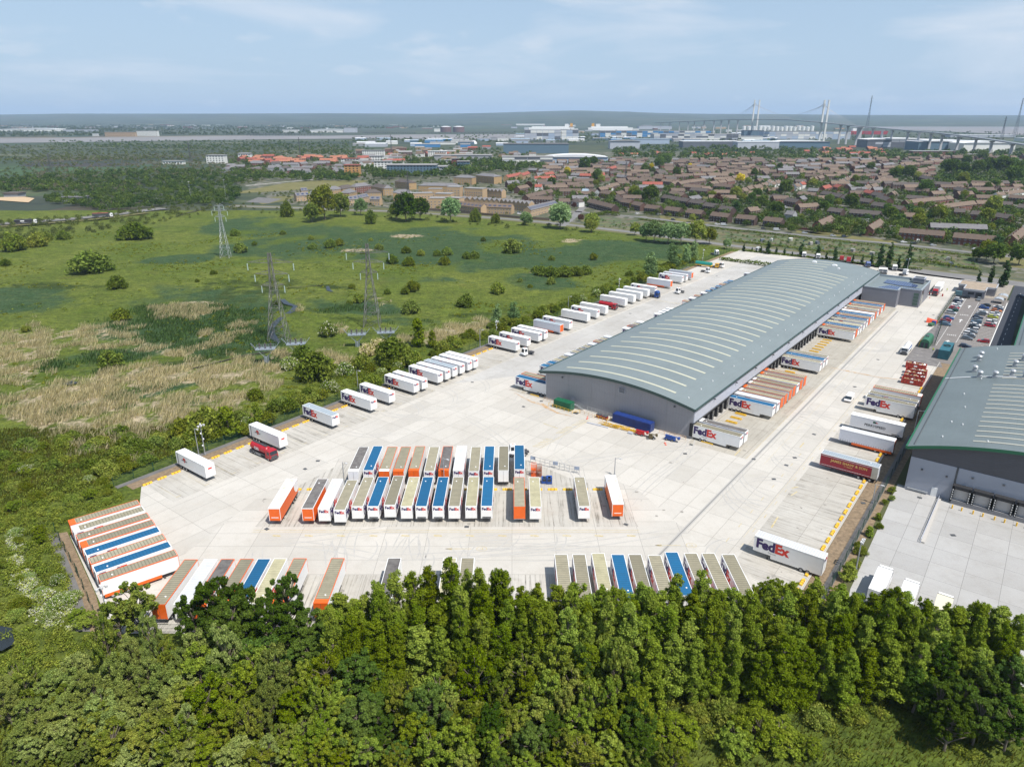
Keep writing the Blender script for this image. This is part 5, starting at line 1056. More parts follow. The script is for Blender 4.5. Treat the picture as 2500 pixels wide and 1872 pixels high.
# yellow lorry with a green tarpaulin trailer
q=z7(1855,318);t=empty("covered_trailer",(q.x,q.y,.13),-R(AZ+90),"long green tarpaulin covered trailer on a yellow frame by the far hedge","trailer")
b=MB();n=12
for i in range(n):
    a,c=math.pi*i/n,math.pi*(i+1)/n;b.quad((-1.3*math.cos(a),-5,1.6+1.7*math.sin(a)),(-1.3*math.cos(c),-5,1.6+1.7*math.sin(c)),(-1.3*math.cos(c),5,1.6+1.7*math.sin(c)),(-1.3*math.cos(a),5,1.6+1.7*math.sin(a)))
for y_ in (-5,5):b.poly([(-1.3*math.cos(math.pi*i/n),y_,1.6+1.7*math.sin(math.pi*i/n)) for i in range(n+1)])
b.build("tarpaulin",mat("turquoise_tarpaulin",(.01,.20,.16),.6,var=.15,vscale=1.5),t);b=MB();b.box(-1.25,1.25,-5.2,5.2,1.0,1.6);b.box(-.4,.4,-5,5,.7,1.0);b.build("frame",yellow,t)
for a in (-3.5,-2.3):
    for s_ in (-1,1):ob("wheel",WHEEL,t,(s_,a,.5))
q=z7(1945,325);CARC['yellow']=(.65,.36,.02);tractor(q.x,q.y,AZ+90,'yellow',"yellow lorry cab in front of the green tarpaulin trailer",None,.3)
# white van in the yard
q=z6(820,235);car(q.x,q.y,AZ+180,'white',"white panel van driving down the east aisle",None,3)
# far tractors along the northern edge
for i,(px,py,c,az) in enumerate(((1744,623,'white',150),(1855,616,'white',250),(1962,628,'white',200),(1996,632,'white',200),(2054,640,'red',20),(2071,643,'red',20),(2116,652,'blue',190),(2148,667,'white',200),(2160,668,'white',210),(2182,660,'white',200),(2205,673,'white',60))):
    p=P(px,py);tractor(p.x,p.y,az,c,("%s lorry cab, %s from left, parked along the yard's far roadside edge" %(c,ordn(i))),"lorry cabs along the far yard edge")
q=S(237,77);t=tractor(q.x,q.y,AZ+180,'red',"red lorry cab with a white trailer at the gate barrier");q2=q+U*9.8
make_trailer(q2.x,q2.y,AZ+180,dict(side='w',roof='w',trim='w'),"white trailer coupled behind the red cab at the gate",None,4.0)
# box lorries waiting in the neighbouring yard
CARC['cream']=(.62,.58,.44)
for i,(u,v,c) in enumerate(((-43.6,107.2,'white'),(-45.3,112.0,'white'),(-46.2,117.6,'cream'),(-47.0,122.9,'cream'))):
    q=S(u,v);t=empty("box_lorry",(q.x,q.y,.12),-R(AZ),"%s box lorry, %s from left, nose up in the neighbouring yard" %(c,ordn(i)),"lorry","box lorries in the neighbouring yard")
    ob("cab",cached(('cab','white',.2),lambda:cab_mesh('white',.2)),t,(0,3.6,0));ob("windscreen",cached('ws',lambda:None),t,(0,3.6,.01))
    b=MB();b.box(-1.27,1.27,-5,3.7,1.1,3.9);b.build("box_body",paint(c+"_box_panel",CARC[c]),t);b=MB();b.box(-1.15,1.15,3.7,4.6,2.75,3.75);b.box(-1.3,1.3,3.6,3.72,3.7,3.95,1);b.build("air_deflector",[white,dkgrey],t)
    b=MB();b.box(-.45,.45,-4.9,4,.7,1.1);b.build("chassis",chas,t)
    for a in (4.6,-3.2):
        for s_ in (-1.02,1.02):ob("wheel",WHEEL,t,(s_,a,.5))
# lorries on the dual carriageway
hw_=[(-60,556),(0,551),(80,545),(170,539),(240,532),(300,525),(360,517),(400,512)]
strip("highway",[P(*q) for q in hw_],15,tar3,1.5);strip("highway_reservation",[P(x,y) for x,y in hw_],1.2,drygrass,1.52)
strip("highway_verge",[P(x,y+6) for x,y in hw_[:-1]],9,drygrass,1.45)
CARC['pale']=(.6,.6,.6)
for px,py,nm,sd_,lb in ((82,546,"lorry",(.03,.03,.035),"white cabbed lorry with a dark trailer on the dual carriageway at the left edge"),(268,530,"lorry",(.05,.06,.06),"white cabbed lorry with a red topped tipper trailer on the dual carriageway")):
    p=P(px,py,1.5);t=tractor(p.x,p.y,72,'white',lb,None,.8,"articulated_lorry",1.55);b=MB();b.box(-1.25,1.25,-13.5,-.6,1.2,3.6);b.box(-1.2,1.2,-13.3,-.8,3.6,3.7,1);b.build("trailer_body",[mat("dark_trailer_%d" %px,sd_,.6),red if px>100 else dkgrey],t)
    if px<100:b=MB();b.box(-1.27,1.27,-9,-6,2.1,2.9);b.build("sign_panel",white,t)
    for a in (-12,-10.8,-9.6):
        for s_ in (-1,1):ob("wheel",WHEEL,t,(s_,a-.0,.5))
# ================================================================ CAR PARK, GATEHOUSE
g5=Z(2180,620,320/2208)
sheet("car_park",uvs([(139,91),(180,89.5),(181,85.9),(246,85.2),(246,108),(118,108),(118,95.4)]),mat("car_park_tarmac",(.17,.155,.145),.9,var=.15,vscale=.4),.135)
sheet("access_road",uvs([(300,107.6),(300,119),(262,113),(100,115.5),(100,108)]),tar2,.132)
sheet("bin_compound",uvs([(112,84.5),(150,84.5),(180,86.5),(180,90),(140,91),(112,97)]),mat("compound_tarmac",(.16,.15,.145),.9,var=.3,vscale=.5),.14)
sheet("gate_forecourt",uvs([(246,84),(300,84),(300,107),(246,107)]),mat("gravel_forecourt",(.27,.24,.20),.95,var=.3,vscale=.8),.128)
b=MB()
mk2=lambda u0,v0,u1,v1,w_=.12:mk(S(u0,v0),S(u1,v1),w_,.15)
mk2(141,90.9,240,90.6);mk2(150,96.7,232,96.5);mk2(147,107.9,240,107.7,.3)
for i in range(34):u=151+i*2.5;mk2(u,97,u,107.5,.09) if u<230 else None
for i in range(24):u=182+i*2.5;mk2(u,86,u,90.5,.09)
for u in (146,186,217):   # direction arrows
    A=S(u,93.8);mk(A,A+U*4,.35,.152);b.poly([(*(A+U*4+V*.9)[:2],.152),(*(A+U*6)[:2],.152),(*(A+U*4-V*.9)[:2],.152)])
for u in (161,201):
    for k in range(5):mk2(u+.1*k,92.2+k*.7,u+.1*k,92.6+k*.7,.9)
for i in range(18):mk2(112+i*9,111.5,115+i*9,111.5,.15)
cpm=b.build("car_park_markings",wpaint);struct(cpm)
cars=[(1215,735,'black',0),(1110,775,'white',0),(1085,805,'navy',0),(1070,850,'white',0),(1060,885,'white',1),(1030,920,'red',0),(1015,955,'green',0),(980,1000,'silver',2),(935,1090,'blue',0),(888,1125,'red',1),(870,1165,'navy',1),(885,1195,'teal',0),
        (1560,875,'black',1),(1530,912,'blue',0),(1510,990,'white',0),(1475,1020,'grey',2),(1425,1080,'navy',0),(1412,1120,'grey',1),(1400,1155,'teal',0),(1385,1205,'white',1),(1365,1238,'black',2),(1340,1290,'white',2),(1325,1325,'grey',0),(1275,1360,'white',2),(1290,1392,'grey',1),(1245,1432,'grey',0),(1215,1565,'navy',0),
        (1770,905,'white',1),(1765,935,'navy',0),(1740,965,'orange',0),(1715,1005,'silver',1),(1705,1030,'white',0),(1680,1070,'lime',0),(1670,1140,'white',0),(1650,1170,'white',2),(1628,1215,'red',2),(1520,1480,'red',0)]
for i,(x,y,c,s_) in enumerate(cars):
    p=g5(x,y+12);row=0 if i<12 else 1 if i<27 else 2;k=i-(0,12,27)[row]
    car(p.x,p.y,AZ+90+(180 if i %3==0 else 0),c,"%s car, %s from the far end of the car park's %s row" %(c,ordn(k),("fence side","middle","right hand")[row]),"cars in the staff car park",s_)
p=g5(1440,785);car(p.x,p.y,AZ+180,'grey',"dark grey car waiting in front of the gatehouse",None,0);p=g5(2165,735);car(p.x,p.y,AZ+100,'navy',"dark car crossing the new access road by the entrance",None,0)
gh=empty("gatehouse",S(241.5,85.3,0),ROTS,"low flat roofed grey gatehouse between the car park and the main road","gatehouse");outl2=[(3,0),(12.3,0),(12.3,10),(16,10),(16,22.5),(-.3,22.5),(-.3,11),(3,11)]
b=MB();n=len(outl2)
for i in range(n):a,c=outl2[i],outl2[(i+1) %n];b.quad((a[0],a[1],.1),(c[0],c[1],.1),(c[0],c[1],3.6),(a[0],a[1],3.6))
b.build("wall",mat("gatehouse_wall",(.22,.22,.24),.6,var=.06),gh)
b=MB();b.poly([(x,y,4.25) for x,y in outl2]);
for i in range(n):
    a=Vector((*outl2[i],0));c=Vector((*outl2[(i+1) %n],0));d=(c-a).normalized();t_=Vector((-d.y,d.x,0));L_=(c-a).length
    M=Matrix.Translation(a) @Matrix.Rotation(math.atan2(d.y,d.x),4,'Z');b.box(-.25,L_+.25,-.25,.25,3.6,4.5,1,M)
b.build("roof",[mat("gravel_flat_roof",(.30,.24,.18),.95,var=.2,vscale=.6),mat("parapet_light",(.40,.41,.43),.5)],gh)
b=MB();b.box(8.5,11.2,-.08,0,.2,3.0);b.build("garage_door",glass,gh);b=MB();b.box(5.2,7.8,-.08,0,1.8,3.0);b.build("window",glass,gh);b=MB();b.box(16,16.08,12,17,.6,3.0);b.build("window",mat("green_tinted_glass",(.05,.1,.08),.15),gh)
b=MB();b.box(-.1,2.8,-1.2,0,1.0,3.0);b.build("porch",mat("teal_porch",(.10,.20,.23),.4),gh)
# cycle shelters
for u,v,lb in ((238,104,"clear curved cycle shelter nearest the car park"),(248,105,"clear curved cycle shelter behind the first one")):
    t=empty("cycle_shelter",S(u,v,.13),ROTS,lb,"shelter");b=MB()
    for i in range(6):a,c=math.pi*i/6,math.pi*(i+1)/6;b.quad((-2.2*math.cos(a),-2.6,1.3+1.2*math.sin(a)),(-2.2*math.cos(c),-2.6,1.3+1.2*math.sin(c)),(-2.2*math.cos(c),2.6,1.3+1.2*math.sin(c)),(-2.2*math.cos(a),2.6,1.3+1.2*math.sin(a)))
    b.build("canopy",mat("milky_perspex",(.38,.40,.42),.2),t);b=MB()
    for x_ in (-2.2,2.2):
        for y_ in (-2.5,0,2.5):b.bar((x_,y_,0),(x_,y_,1.35),.05)
    b.build("frame",steel,t)
# barrier and gate posts
t=empty("gate_barrier",S(236.6,74.5,.13),ROTS,"red and white barrier across the lane in front of the red lorry","barrier");b=MB();b.box(-.3,.3,-.3,.3,0,1.2);b.box(5.5,6.1,-.3,.3,0,1.2);b.build("post",red,t);b=MB();[b.box(i*.6,i*.6+.6,-.08,.08,1.0,1.2,i %2) for i in range(10)];b.build("arm",[white,red],t)
wl=MB();wl.box(0,.2,0,20,0,1.1);t=tag(wl.build("lane_wall",mat("dark_lane_barrier",(.08,.08,.08),.8),None,S(238,73.5,.13),ROTS),"low dark barrier wall beside the gate lane","wall")

# ================================================================ SITE CLUTTER
ws_=MB();ws_.prism([(-.35,0),(.35,0),(.22,.32),(-.22,.32)],-1.15,1.15,'x',0);ws_.box(-.5,-.3,-.36,.36,.0,.34,1);ws_.box(.3,.5,-.36,.36,.0,.34,1);WSM=ws_.mesh("wheel_stop",[yellow,mat("dark_yellow_worn",(.35,.2,.02),.8)])
stops=[]
for i in range(40):stops.append((S(-52.3+i*3.67,94.6),AZ,"east")) if i<38 else None
for i in range(80):stops.append((S(-106.5+i*3.67,-46.6-i*3.67*.0062+.6),AZ,"west")) if i<84 else None
for i in range(22):stops.append((Vector((-52.5+i*3.67,151.6,0)),90,"island"))
for p,az,nm in stops:
    for dx in (0,):
        d=Vector((math.sin(R(az)),math.cos(R(az)),0));o=ob("wheel_stop",WSM,None,(p.x+d.x*dx,p.y+d.y*dx,.14),-R(az)+math.pi/2)
        tag(o,"yellow rubber wheel stop at the head of a bay along the yard's %s" %{'east':"eastern bark strip",'west':"western fence side",'island':"central island"}[nm],"wheel stop","wheel stops, "+nm)
db=MB()
for s_ in (-1.5,1.5):db.prism([(-1.8,0),(1.8,0),(1.8,.1),(1.5,.32),(-1.5,.32),(-1.8,.1)],s_-.12,s_+.12,'x')
DBM=db.mesh("guide_rail",yellow)
for k in range(49):
    if UB(k)<186:o=ob("guide_rail",DBM,None,S(UB(k),54.6,.13),ROTS+math.pi/2);tag(o,"pair of low yellow wheel guide rails in an east dock bay","guide rail","yellow wheel guides at the docks")
    if UB(k)<150 and (k<6):o=ob("guide_rail",DBM,None,S(UB(k),-4.5,.13),ROTS+math.pi/2);tag(o,"pair of low yellow wheel guide rails in a west dock bay","guide rail","yellow wheel guides at the west docks")
# skips
def skip(u,v,lb,az=AZ+90,k=0):
    t=empty("waste_skip",S(u,v,.13),-R(az),lb,"skip","red waste skips");b=MB()
    pr=[(-3.2,.25),(3.2,.25),(3.3,1.9),(-3.2,1.9)];hw=1.2
    for s_ in (-1,1):b.box(s_*hw-.05,s_*hw+.05,-3.2,3.2,.25,1.95);[b.box(s_*(hw+.08)-.05,s_*(hw+.08)+.05,-3.1+i*.9,-3.0+i*.9,.25,1.9) for i in range(7)]
    b.box(-hw,hw,-3.25,-3.15,.25,1.95);b.box(-hw,hw,3.15,3.25,.25,1.95);b.box(-hw,hw,-3.2,3.2,.15,.3);b.build("skip_body",mat("skip_red",(.36,.035,.02),.6,var=.25,vscale=.8),t)
    rn=random.Random(k);b=MB()
    for i in range(40):x,y,z_=rn.uniform(-1,1),rn.uniform(-3,3),rn.uniform(1.0,1.7);b.box(x-.3,x+.3,y-.35,y+.35,z_,z_+.12,rn.choice((0,0,1,2)),Matrix.Translation((x,y,z_)) @Matrix.Rotation(rn.uniform(0,3),4,(rn.random(),rn.random(),1)) @Matrix.Translation((-x,-y,-z_)))
    b.build("rubbish",[mat("cardboard",(.38,.27,.15),.9),white,dkgrey],t)
    b=MB()
    for s_ in (-1,1):b.quad(*[(s_*1.34,a,z_) for a,z_ in ((-.5,.8),(.5,.8),(.5,1.4),(-.5,1.4))])
    b.build("label_plate",white,t)
for k,(u,v) in enumerate(((86.6,91.3),(91.2,91.2),(94.8,91.0),(98.5,90.6),(105.5,89.4))):skip(u,v,"open red steel skip of cardboard rubbish, %s from the near end of its row" %ordn(k),k=k)
# containers
def container(name,p,az,L_,c,lb,hgt=2.6):
    t=empty(name,p,-R(az),lb,"container");b=MB();hw=1.22;m=mat(name+"_paint",c,.5,var=.2,vscale=.6)
    n=int(L_/.28)
    for s_ in (-1,1):
        for i in range(n):
            y_=-L_/2+.1+i*(L_-.2)/n;d=(L_-.2)/n;b.box(s_*hw-.03,s_*hw+.03,y_,y_+d*.55,.15,hgt-.12)
        b.box(s_*(hw-.04)-.02,s_*(hw-.04)+.02,-L_/2,L_/2,.1,hgt-.02)
    b.box(-hw,hw,-L_/2,L_/2,hgt-.06,hgt);b.box(-hw,hw,-L_/2,L_/2,.05,.2);b.box(-hw,hw,-L_/2-.02,-L_/2+.04,.1,hgt)
    for i in range(n):y_=-L_/2+.1+i*(L_-.2)/n;b.box(-hw+.1,hw-.1,y_,y_+.12,hgt,hgt+.03)
    b.build("shell",m,t);b=MB();b.box(-hw+.05,-.02,L_/2,L_/2+.06,.2,hgt-.1);b.box(.02,hw-.05,L_/2,L_/2+.06,.2,hgt-.1)
    for x_ in (-.8,-.3,.3,.8):b.bar((x_,L_/2+.09,.2),(x_,L_/2+.09,hgt-.1),.03,1)
    b.build("end_doors",[m,steel],t)
container("green_container",S(-3.2,9.0,.13),AZ+90,6.1,(.008,.11,.05),"dark green steel container behind yellow railings at the warehouse end wall")
container("blue_container",S(-2.2,32.6,.13),AZ+90+2,12.6,(.012,.035,.17),"long dark blue shipping container beside the warehouse end wall",2.75)

# railings along the end wall
def railing(name,pts,h,m,lb,cat="railing"):
    b=MB();t=empty(name,(0,0,0),0,lb,cat)
    for i in range(len(pts)-1):
        a,c=pts[i],pts[i+1];L_=(c-a).length;n=max(1,round(L_/1.5))
        for z_ in (h,h*.55):b.bar(a+Vector((0,0,z_)),c+Vector((0,0,z_)),.05)
    b.build("rail",m,t);b=MB()
    for i in range(len(pts)-1):
        a,c=pts[i],pts[i+1];n=max(1,round((c-a).length/1.5))
        for k in range(n+1):q=a.lerp(c,k/n);po=MB();po.box(-.05,.05,-.05,.05,0,h);ob("post",cached(('po',h,m.name),lambda:po.mesh("post",m)),t,(q.x,q.y,q.z))
creamr=mat("cream_railing",(.62,.42,.27),.6)
railing("railing",[S(-1.6,.3,.13),S(-1.9,4.2,.13)],1.1,creamr,"cream railing at the warehouse's left corner")
railing("railing",[S(-4.6,4.2,.13),S(-5.4,13.5,.13),S(-3.5,15.0,.13)],1.1,yellow,"yellow railing around the green container")
railing("railing",[S(-3.4,15.2,.13),S(-4.0,20.0,.13)],1.1,creamr,"cream railing between the green container and the red drums")
railing("railing",[S(-4.0,20.5,.13),S(-4.7,25.2,.13),S(-2.6,25.4,.13)],1.1,yellow,"yellow railing in front of the red bins")
railing("railing",[S(-2.1,41.0,.13),S(-1.7,49.0,.13)],1.1,creamr,"cream railing at the warehouse's right corner")
railing("handrail",[S(-.6,16,.13),S(-1.2,26,.13)],1.5,steel,"grey steel handrail along the end wall ramp")
for i,v in enumerate((21.6,23.6)):
    b=MB();b.box(-.8,.8,-.55,.55,.15,1.15);b.box(-.85,.85,-.6,.6,1.15,1.25,1);tag(b.build("waste_bin",[mat("bin_maroon",(.25,.02,.03),.5),dkgrey],None,S(-2.9,v,.13),ROTS),"maroon waste bin, %s behind the yellow railing" %("left one" if i==0 else "right one"),"bin")
rn=random.Random(4);t=empty("yellow_racking_pile",S(-6.0,30.0,.13),ROTS+.08,"pile of yellow racking beams lying in front of the blue container","racking");
b=MB()
for i in range(26):x=rn.uniform(-4.5,5);y=rn.uniform(-.9,.9);b.box(x-2.4,x+2.4,y-.06,y+.06,.05+i*.02,.15+i*.02,0,Matrix.Rotation(rn.uniform(-.10,.10),4,'Z'))
for i in range(7):b.box(-4.5+i*1.5,-4.4+i*1.5,-.9,.9,.5,.62)
b.build("beams",mat("racking_yellow",(.62,.37,.02),.5,var=.2),t)
b=MB();b.box(-5.5,1.5,-1.6,-1.2,0,.25);tag(b.build("grey_beam",panel,None,S(-6.6,26,.13),ROTS+.06),"long pale beam lying beside the yellow racking","beam")
def machine(nm,p,az,m1,lb,cat,L_=2.6):
    t=empty(nm,p,-R(az),lb,cat);b=MB();b.prism([(-L_/2,.35),(L_/2,.35),(L_/2-.2,1.0),(0,1.3),(-L_/2+.2,1.0)],-.5,.5,'x');b.build("body",m1,t);b=MB()
    for i in range(4):b.bar((-.5+i*.33,-L_/2+.1,1.35+.05*i),(-.5+i*.33,L_/2+.9,1.15+.12*i),.1)
    b.box(-.45,.45,L_/2+.6,L_/2+1.2,.9,1.5);b.build("boom",m1,t)
    for a in (-.8,.8):
        for s_ in (-.6,.6):ob("wheel",CWH,t,(s_,a,.32))
machine("work_platform",S(-6.6,37.2,.13),AZ+80,red,"red wheeled access machine beside the blue container","lift");machine("work_platform",S(-4.6,45.6,.13),AZ+85,blue_p,"blue wheeled boom lift near the warehouse's right corner","lift",3.2);machine("pallet_truck",S(-7.0,40.8,.13),AZ+60,mat("black_yellow",(.09,.07,.03),.6),"dark pallet truck standing right of the red access machine","pallet truck",1.4)
b=MB();b.box(-.7,.7,-.4,.4,0,.5);tag(b.build("grey_crate",panel,None,S(-7.4,34.6,.13),ROTS),"grey crate on the slabs left of the red machine","crate");b=MB();b.box(-.7,.7,-.4,.4,0,.35);tag(b.build("black_pallet",dkgrey,None,S(-4.4,14.2,.13),ROTS),"black pallet right of the yellow railing","pallet")
cone=MB();cone.box(-.25,.25,-.25,.25,0,.05);cone.cyl((0,0,.05),.17,.7,n=10,r2=.04);cone.cyl((0,0,.3),.135,.14,n=10,m=1,r2=.1);CN=cone.mesh("traffic_cone",[mat("cone_orange",(.7,.08,.02),.6),white])
for k,q in enumerate((z5(1462,805),z5(1470,818),z5(810,590),z5(805,600),S(205.5,72.2),S(228.6,75.8))):tag(ob("traffic_cone",CN,None,(q.x,q.y,.14)),"orange and white traffic cone, "+("left one by the blue boom lift","right one by the blue boom lift","upper one by the escape stair","lower one by the escape stair","near the office block entrance","beside the gate lane")[k],"traffic cone")
# island cages and scrap

def cage(x,y,w_,d,h,m,lb):
    t=empty("roll_cage",(x,y,.13),.03,lb,"cage");b=MB()
    for zz in range(6):z_=.15+zz*h/6;[b.bar(p0,p1,.035) for p0,p1 in (((-w_/2,-d/2,z_),(w_/2,-d/2,z_)),((-w_/2,d/2,z_),(w_/2,d/2,z_)),((-w_/2,-d/2,z_),(-w_/2,d/2,z_)),((w_/2,-d/2,z_),(w_/2,d/2,z_)))]
    for i in range(7):x_=-w_/2+w_*i/6;b.bar((x_,-d/2,0),(x_,-d/2,h),.035);b.bar((x_,d/2,0),(x_,d/2,h),.035)
    b.build("frame",m,t);b=MB();b.box(-w_/2,w_/2,-d/2,d/2,.05,.15);b.box(-w_/2+.1,w_/2-.1,-d/2+.1,d/2-.1,h*.45,h*.5);b.build("deck",m,t)
q=zt(1075,500);cage(q.x,q.y+.5,1.3,1.6,3.4,orange,"orange metal cage rack, left of the pair on the island");q=zt(1135,505);cage(q.x,q.y+.6,1.2,1.6,3.0,mat("rusty_cage",(.26,.10,.06),.8),"rusty cage rack, right of the pair on the island")
for k,(a,c_) in enumerate(((1190,590),(1243,595))):
    q=zt(a,c_);t=empty("blue_equipment_box",(q.x,q.y+.8,.13),0,("blue machine with a dark opening beside the rusty cage","plain blue box right of the blue machine")[k],"equipment");b=MB();b.box(-.7,.7,-.6,.6,.1,1.6+.3*k);b.build("casing",blue_p,t);b=MB();b.box(-.45,.45,-.63,-.6,.8,1.4);b.box(-.3,.3,-.62,.0,1.6,1.9,0);b.build("panel",[glass],t)
railing("site_hoarding",[zt(1040,345,.13),zt(1300,415,.13),zt(1565,475,.13)],1.9,steel,"wire site fence panels across the island's corner","fence")
for i,q in enumerate((zt(1065,350),zt(1307,405),zt(1538,458))):b=MB();b.box(-.65,.65,-.06,.06,.9,1.8);tag(b.build("banner",mat("grey_blue_banner",(.30,.36,.47),.6),None,(q.x,q.y-.3,.13),-.3),"small grey blue banner on the island's wire fence, %s one" %("left","middle","right")[i],"banner")
# compound by the skips
t=empty("green_tank_store",S(139.5,87.6,.14),ROTS,"dark green barrel roofed fuel tank with a yellow ladder by the compound fence","tank");b=MB();b.cyl((0,-5.5,1.9),1.7,11,'y',16);b.build("tank",mat("tank_green",(.03,.13,.07),.45,var=.15),t);b=MB();b.box(-1.7,1.7,-5.4,5.4,0,1.4);b.box(-1.2,-.2,-5.55,-5.5,.2,2.2,1);b.box(.3,1.2,-5.55,-5.5,.2,2.2,1);b.build("base",[mat("tank_base_green",(.035,.10,.06),.6),glass],t);b=MB();b.box(-.5,.5,-1,1,3.5,3.9);b.build("hatch",dkgrey,t);b=MB();[b.bar((-2.1,-5+i*.9,.2),(-1.7,-5+i*.9,2.6),.06) for i in range(10)];b.bar((-2.0,-5,1.6),(-2.0,3.3,1.6),.06);b.build("ladder_rail",yellow,t)
t=empty("teal_compactor",S(129,95.6,.14),ROTS,"dark teal steel waste compactor with a hose coil on top","compactor");b=MB();b.box(-1.7,1.7,-6.5,6.5,.1,3.6);[b.box(s_*1.72-.06,s_*1.72+.06,-6.4+i*1.4,-6.2+i*1.4,.1,3.6) for i in range(10) for s_ in (-1,1)];b.build("casing",mat("teal_steel",(.02,.11,.14),.5,var=.15),t);b=MB()
for k in range(16):a,c=2*math.pi*k/16,2*math.pi*(k+1)/16;b.bar((1.1*math.cos(a),.5+1.1*math.sin(a),3.75),(1.1*math.cos(c),.5+1.1*math.sin(c),3.75),.16,n=6)
b.build("hose",black,t)
b=MB();
for i in range(5):a=.2*i;b.prism([(-1.6,0),(1.6,0),(1.0,1.3-.1*i),(0,1.9-.15*i),(-1.0,1.2)],i*.8-2,i*.8-1.2,'x')
tag(b.build("orange_tarpaulin",mat("orange_tarp",(.62,.08,.03),.7,var=.2,vscale=2),None,S(178,84.0,.13),ROTS),"crumpled orange tarpaulin heap at the compound fence","tarpaulin")
t=empty("lifting_machine",S(172,85.0,.14),ROTS+1.2,"green and blue machine on the compound tarmac below the orange tarpaulin","machine");b=MB();b.box(-2,.5,-.8,.8,.4,1.3);b.build("body",mat("machine_green",(.06,.16,.08),.6),t);b=MB();b.box(.5,1.6,-.7,.7,.4,2.0);b.build("cab",blue_p,t);[ob("wheel",CWH,t,(x_,y_,.32),math.pi/2) for x_ in (-1.4,1.1) for y_ in (-.8,.8)]
# person in a yellow vest near the tanks
def person(p,az,top,leg,lb,hv=True):
    t=empty("person",p,-R(az),lb,"person");me=bpy.data.meshes.new("body");J=[(0,0,.92),(0,0,1.15),(0,0,1.4),(0,0,1.52),(0,.01,1.68),(.09,0,.88),(.1,.02,.48),(.1,0,.06),(-.09,0,.88),(-.1,-.04,.48),(-.1,-.02,.06),(.19,0,1.4),(.25,.03,1.12),(.24,.12,.88),(-.19,0,1.4),(-.25,.0,1.12),(-.26,.08,.88)]
    E=[(0,1),(1,2),(2,3),(3,4),(0,5),(5,6),(6,7),(0,8),(8,9),(9,10),(2,11),(11,12),(12,13),(2,14),(14,15),(15,16)];rad=[.15,.14,.16,.07,.11,.1,.07,.06,.1,.07,.06,.07,.05,.045,.07,.05,.045]
    me.from_pydata(J,E,[]);o=ob("body",me,t);md=o.modifiers.new("s",'SKIN');
    for i,r_ in enumerate(rad):me.skin_vertices[0].data[i].radius=(r_,r_);
    me.skin_vertices[0].data[0].use_root=True;o.modifiers.new("d",'SUBSURF').levels=1;o.data.materials.append(leg)
    b=MB();wide_prism(b,[(-.16,.9),(.16,.9),(.17,1.45),(-.15,1.45)],.5,.46,.9,1.45);b.build("vest",top,t)
hv=mat("hi_vis_yellow",(.55,.65,.05),.6)
person(S(131,91.2,.14),200,hv,dkgrey,"person in a yellow vest and dark trousers walking beside the teal compactor");person(S(250,80.5,.13),150,hv,dkgrey,"person in a yellow vest standing by the gate lane")
# ================================================================ FENCES
def fence(pts,lb,h=2.4,m=None,post=5.0,gap=.22):
    t=empty("security_fence",(0,0,0),0,lb,"fence");m=m or mat("fence_green",(.012,.055,.035),.5);b=MB();pm=cached(('fp',h,m.name),lambda:(lambda q:(q.box(-.05,.05,-.05,.05,0,h+.15),q.mesh("post",m))[1])(MB()));np_=0
    tot=sum((pts[i+1]-pts[i]).length for i in range(len(pts)-1));post=max(post,tot/95)
    for i in range(len(pts)-1):
        a,c=pts[i],pts[i+1];L_=(c-a).length;d=(c-a).normalized();t_=Vector((-d.y,d.x,0))*.02;n=int(L_/gap)
        for k in range(n):q=a+d*(k*gap);b.quad(q-d*.022,q+d*.022,q+d*.022+Vector((0,0,h)),q-d*.022+Vector((0,0,h)))
        for z_ in (.15,.8,1.5,h-.05):b.quad(a+Vector((0,0,z_-.03)),c+Vector((0,0,z_-.03)),c+Vector((0,0,z_+.03)),a+Vector((0,0,z_+.03)))
        for k in range(int(L_/post)+1):q=a+d*(k*post);ob("post",pm,t,tuple(q))
    b.build("mesh_panel",m,t)
fence([S(-112,-51.6,.1),S(60,-52.5,.1)],"dark green security fence along the marsh, near half");fence([S(60,-52.5,.1),S(300,-54.2,.1)],"dark green security fence along the marsh, far half")
fence([P(136,1300,0)+Vector((0,0,.1)),S(-133.6,-19.3,.1),S(-138.5,2,.1)],"dark green security fence beside the slanted west rank",gap=.13);fence([S(-56,99.5,.1),S(40,99.45,.1)],"dark green security fence along the east planting strip",gap=.13)
fence([S(139.3,90.5,.13),S(179,88.0,.13),S(181,85.6,.13),S(246,84.9,.13)],"dark green fence between the yard and the car park",gap=.13)
fence([Vector((-72,100,.1)),Vector((48,100,.1)),S(-56,99.5,.1)],"dark green security fence behind the tree belt")
# white crash rail in the neighbouring yard
railing("crash_barrier",[S(-19,110.5,.1),S(6,110.8,.1)],1.0,panel,"pale double crash barrier on a kerb in the neighbouring yard","barrier")
b=MB();b.box(-.35,.35,0,25,0,.35);tag(b.build("barrier_kerb",kerbm,None,S(-19,110.9,.1),ROTS),"concrete kerb below the pale crash barrier","kerb")
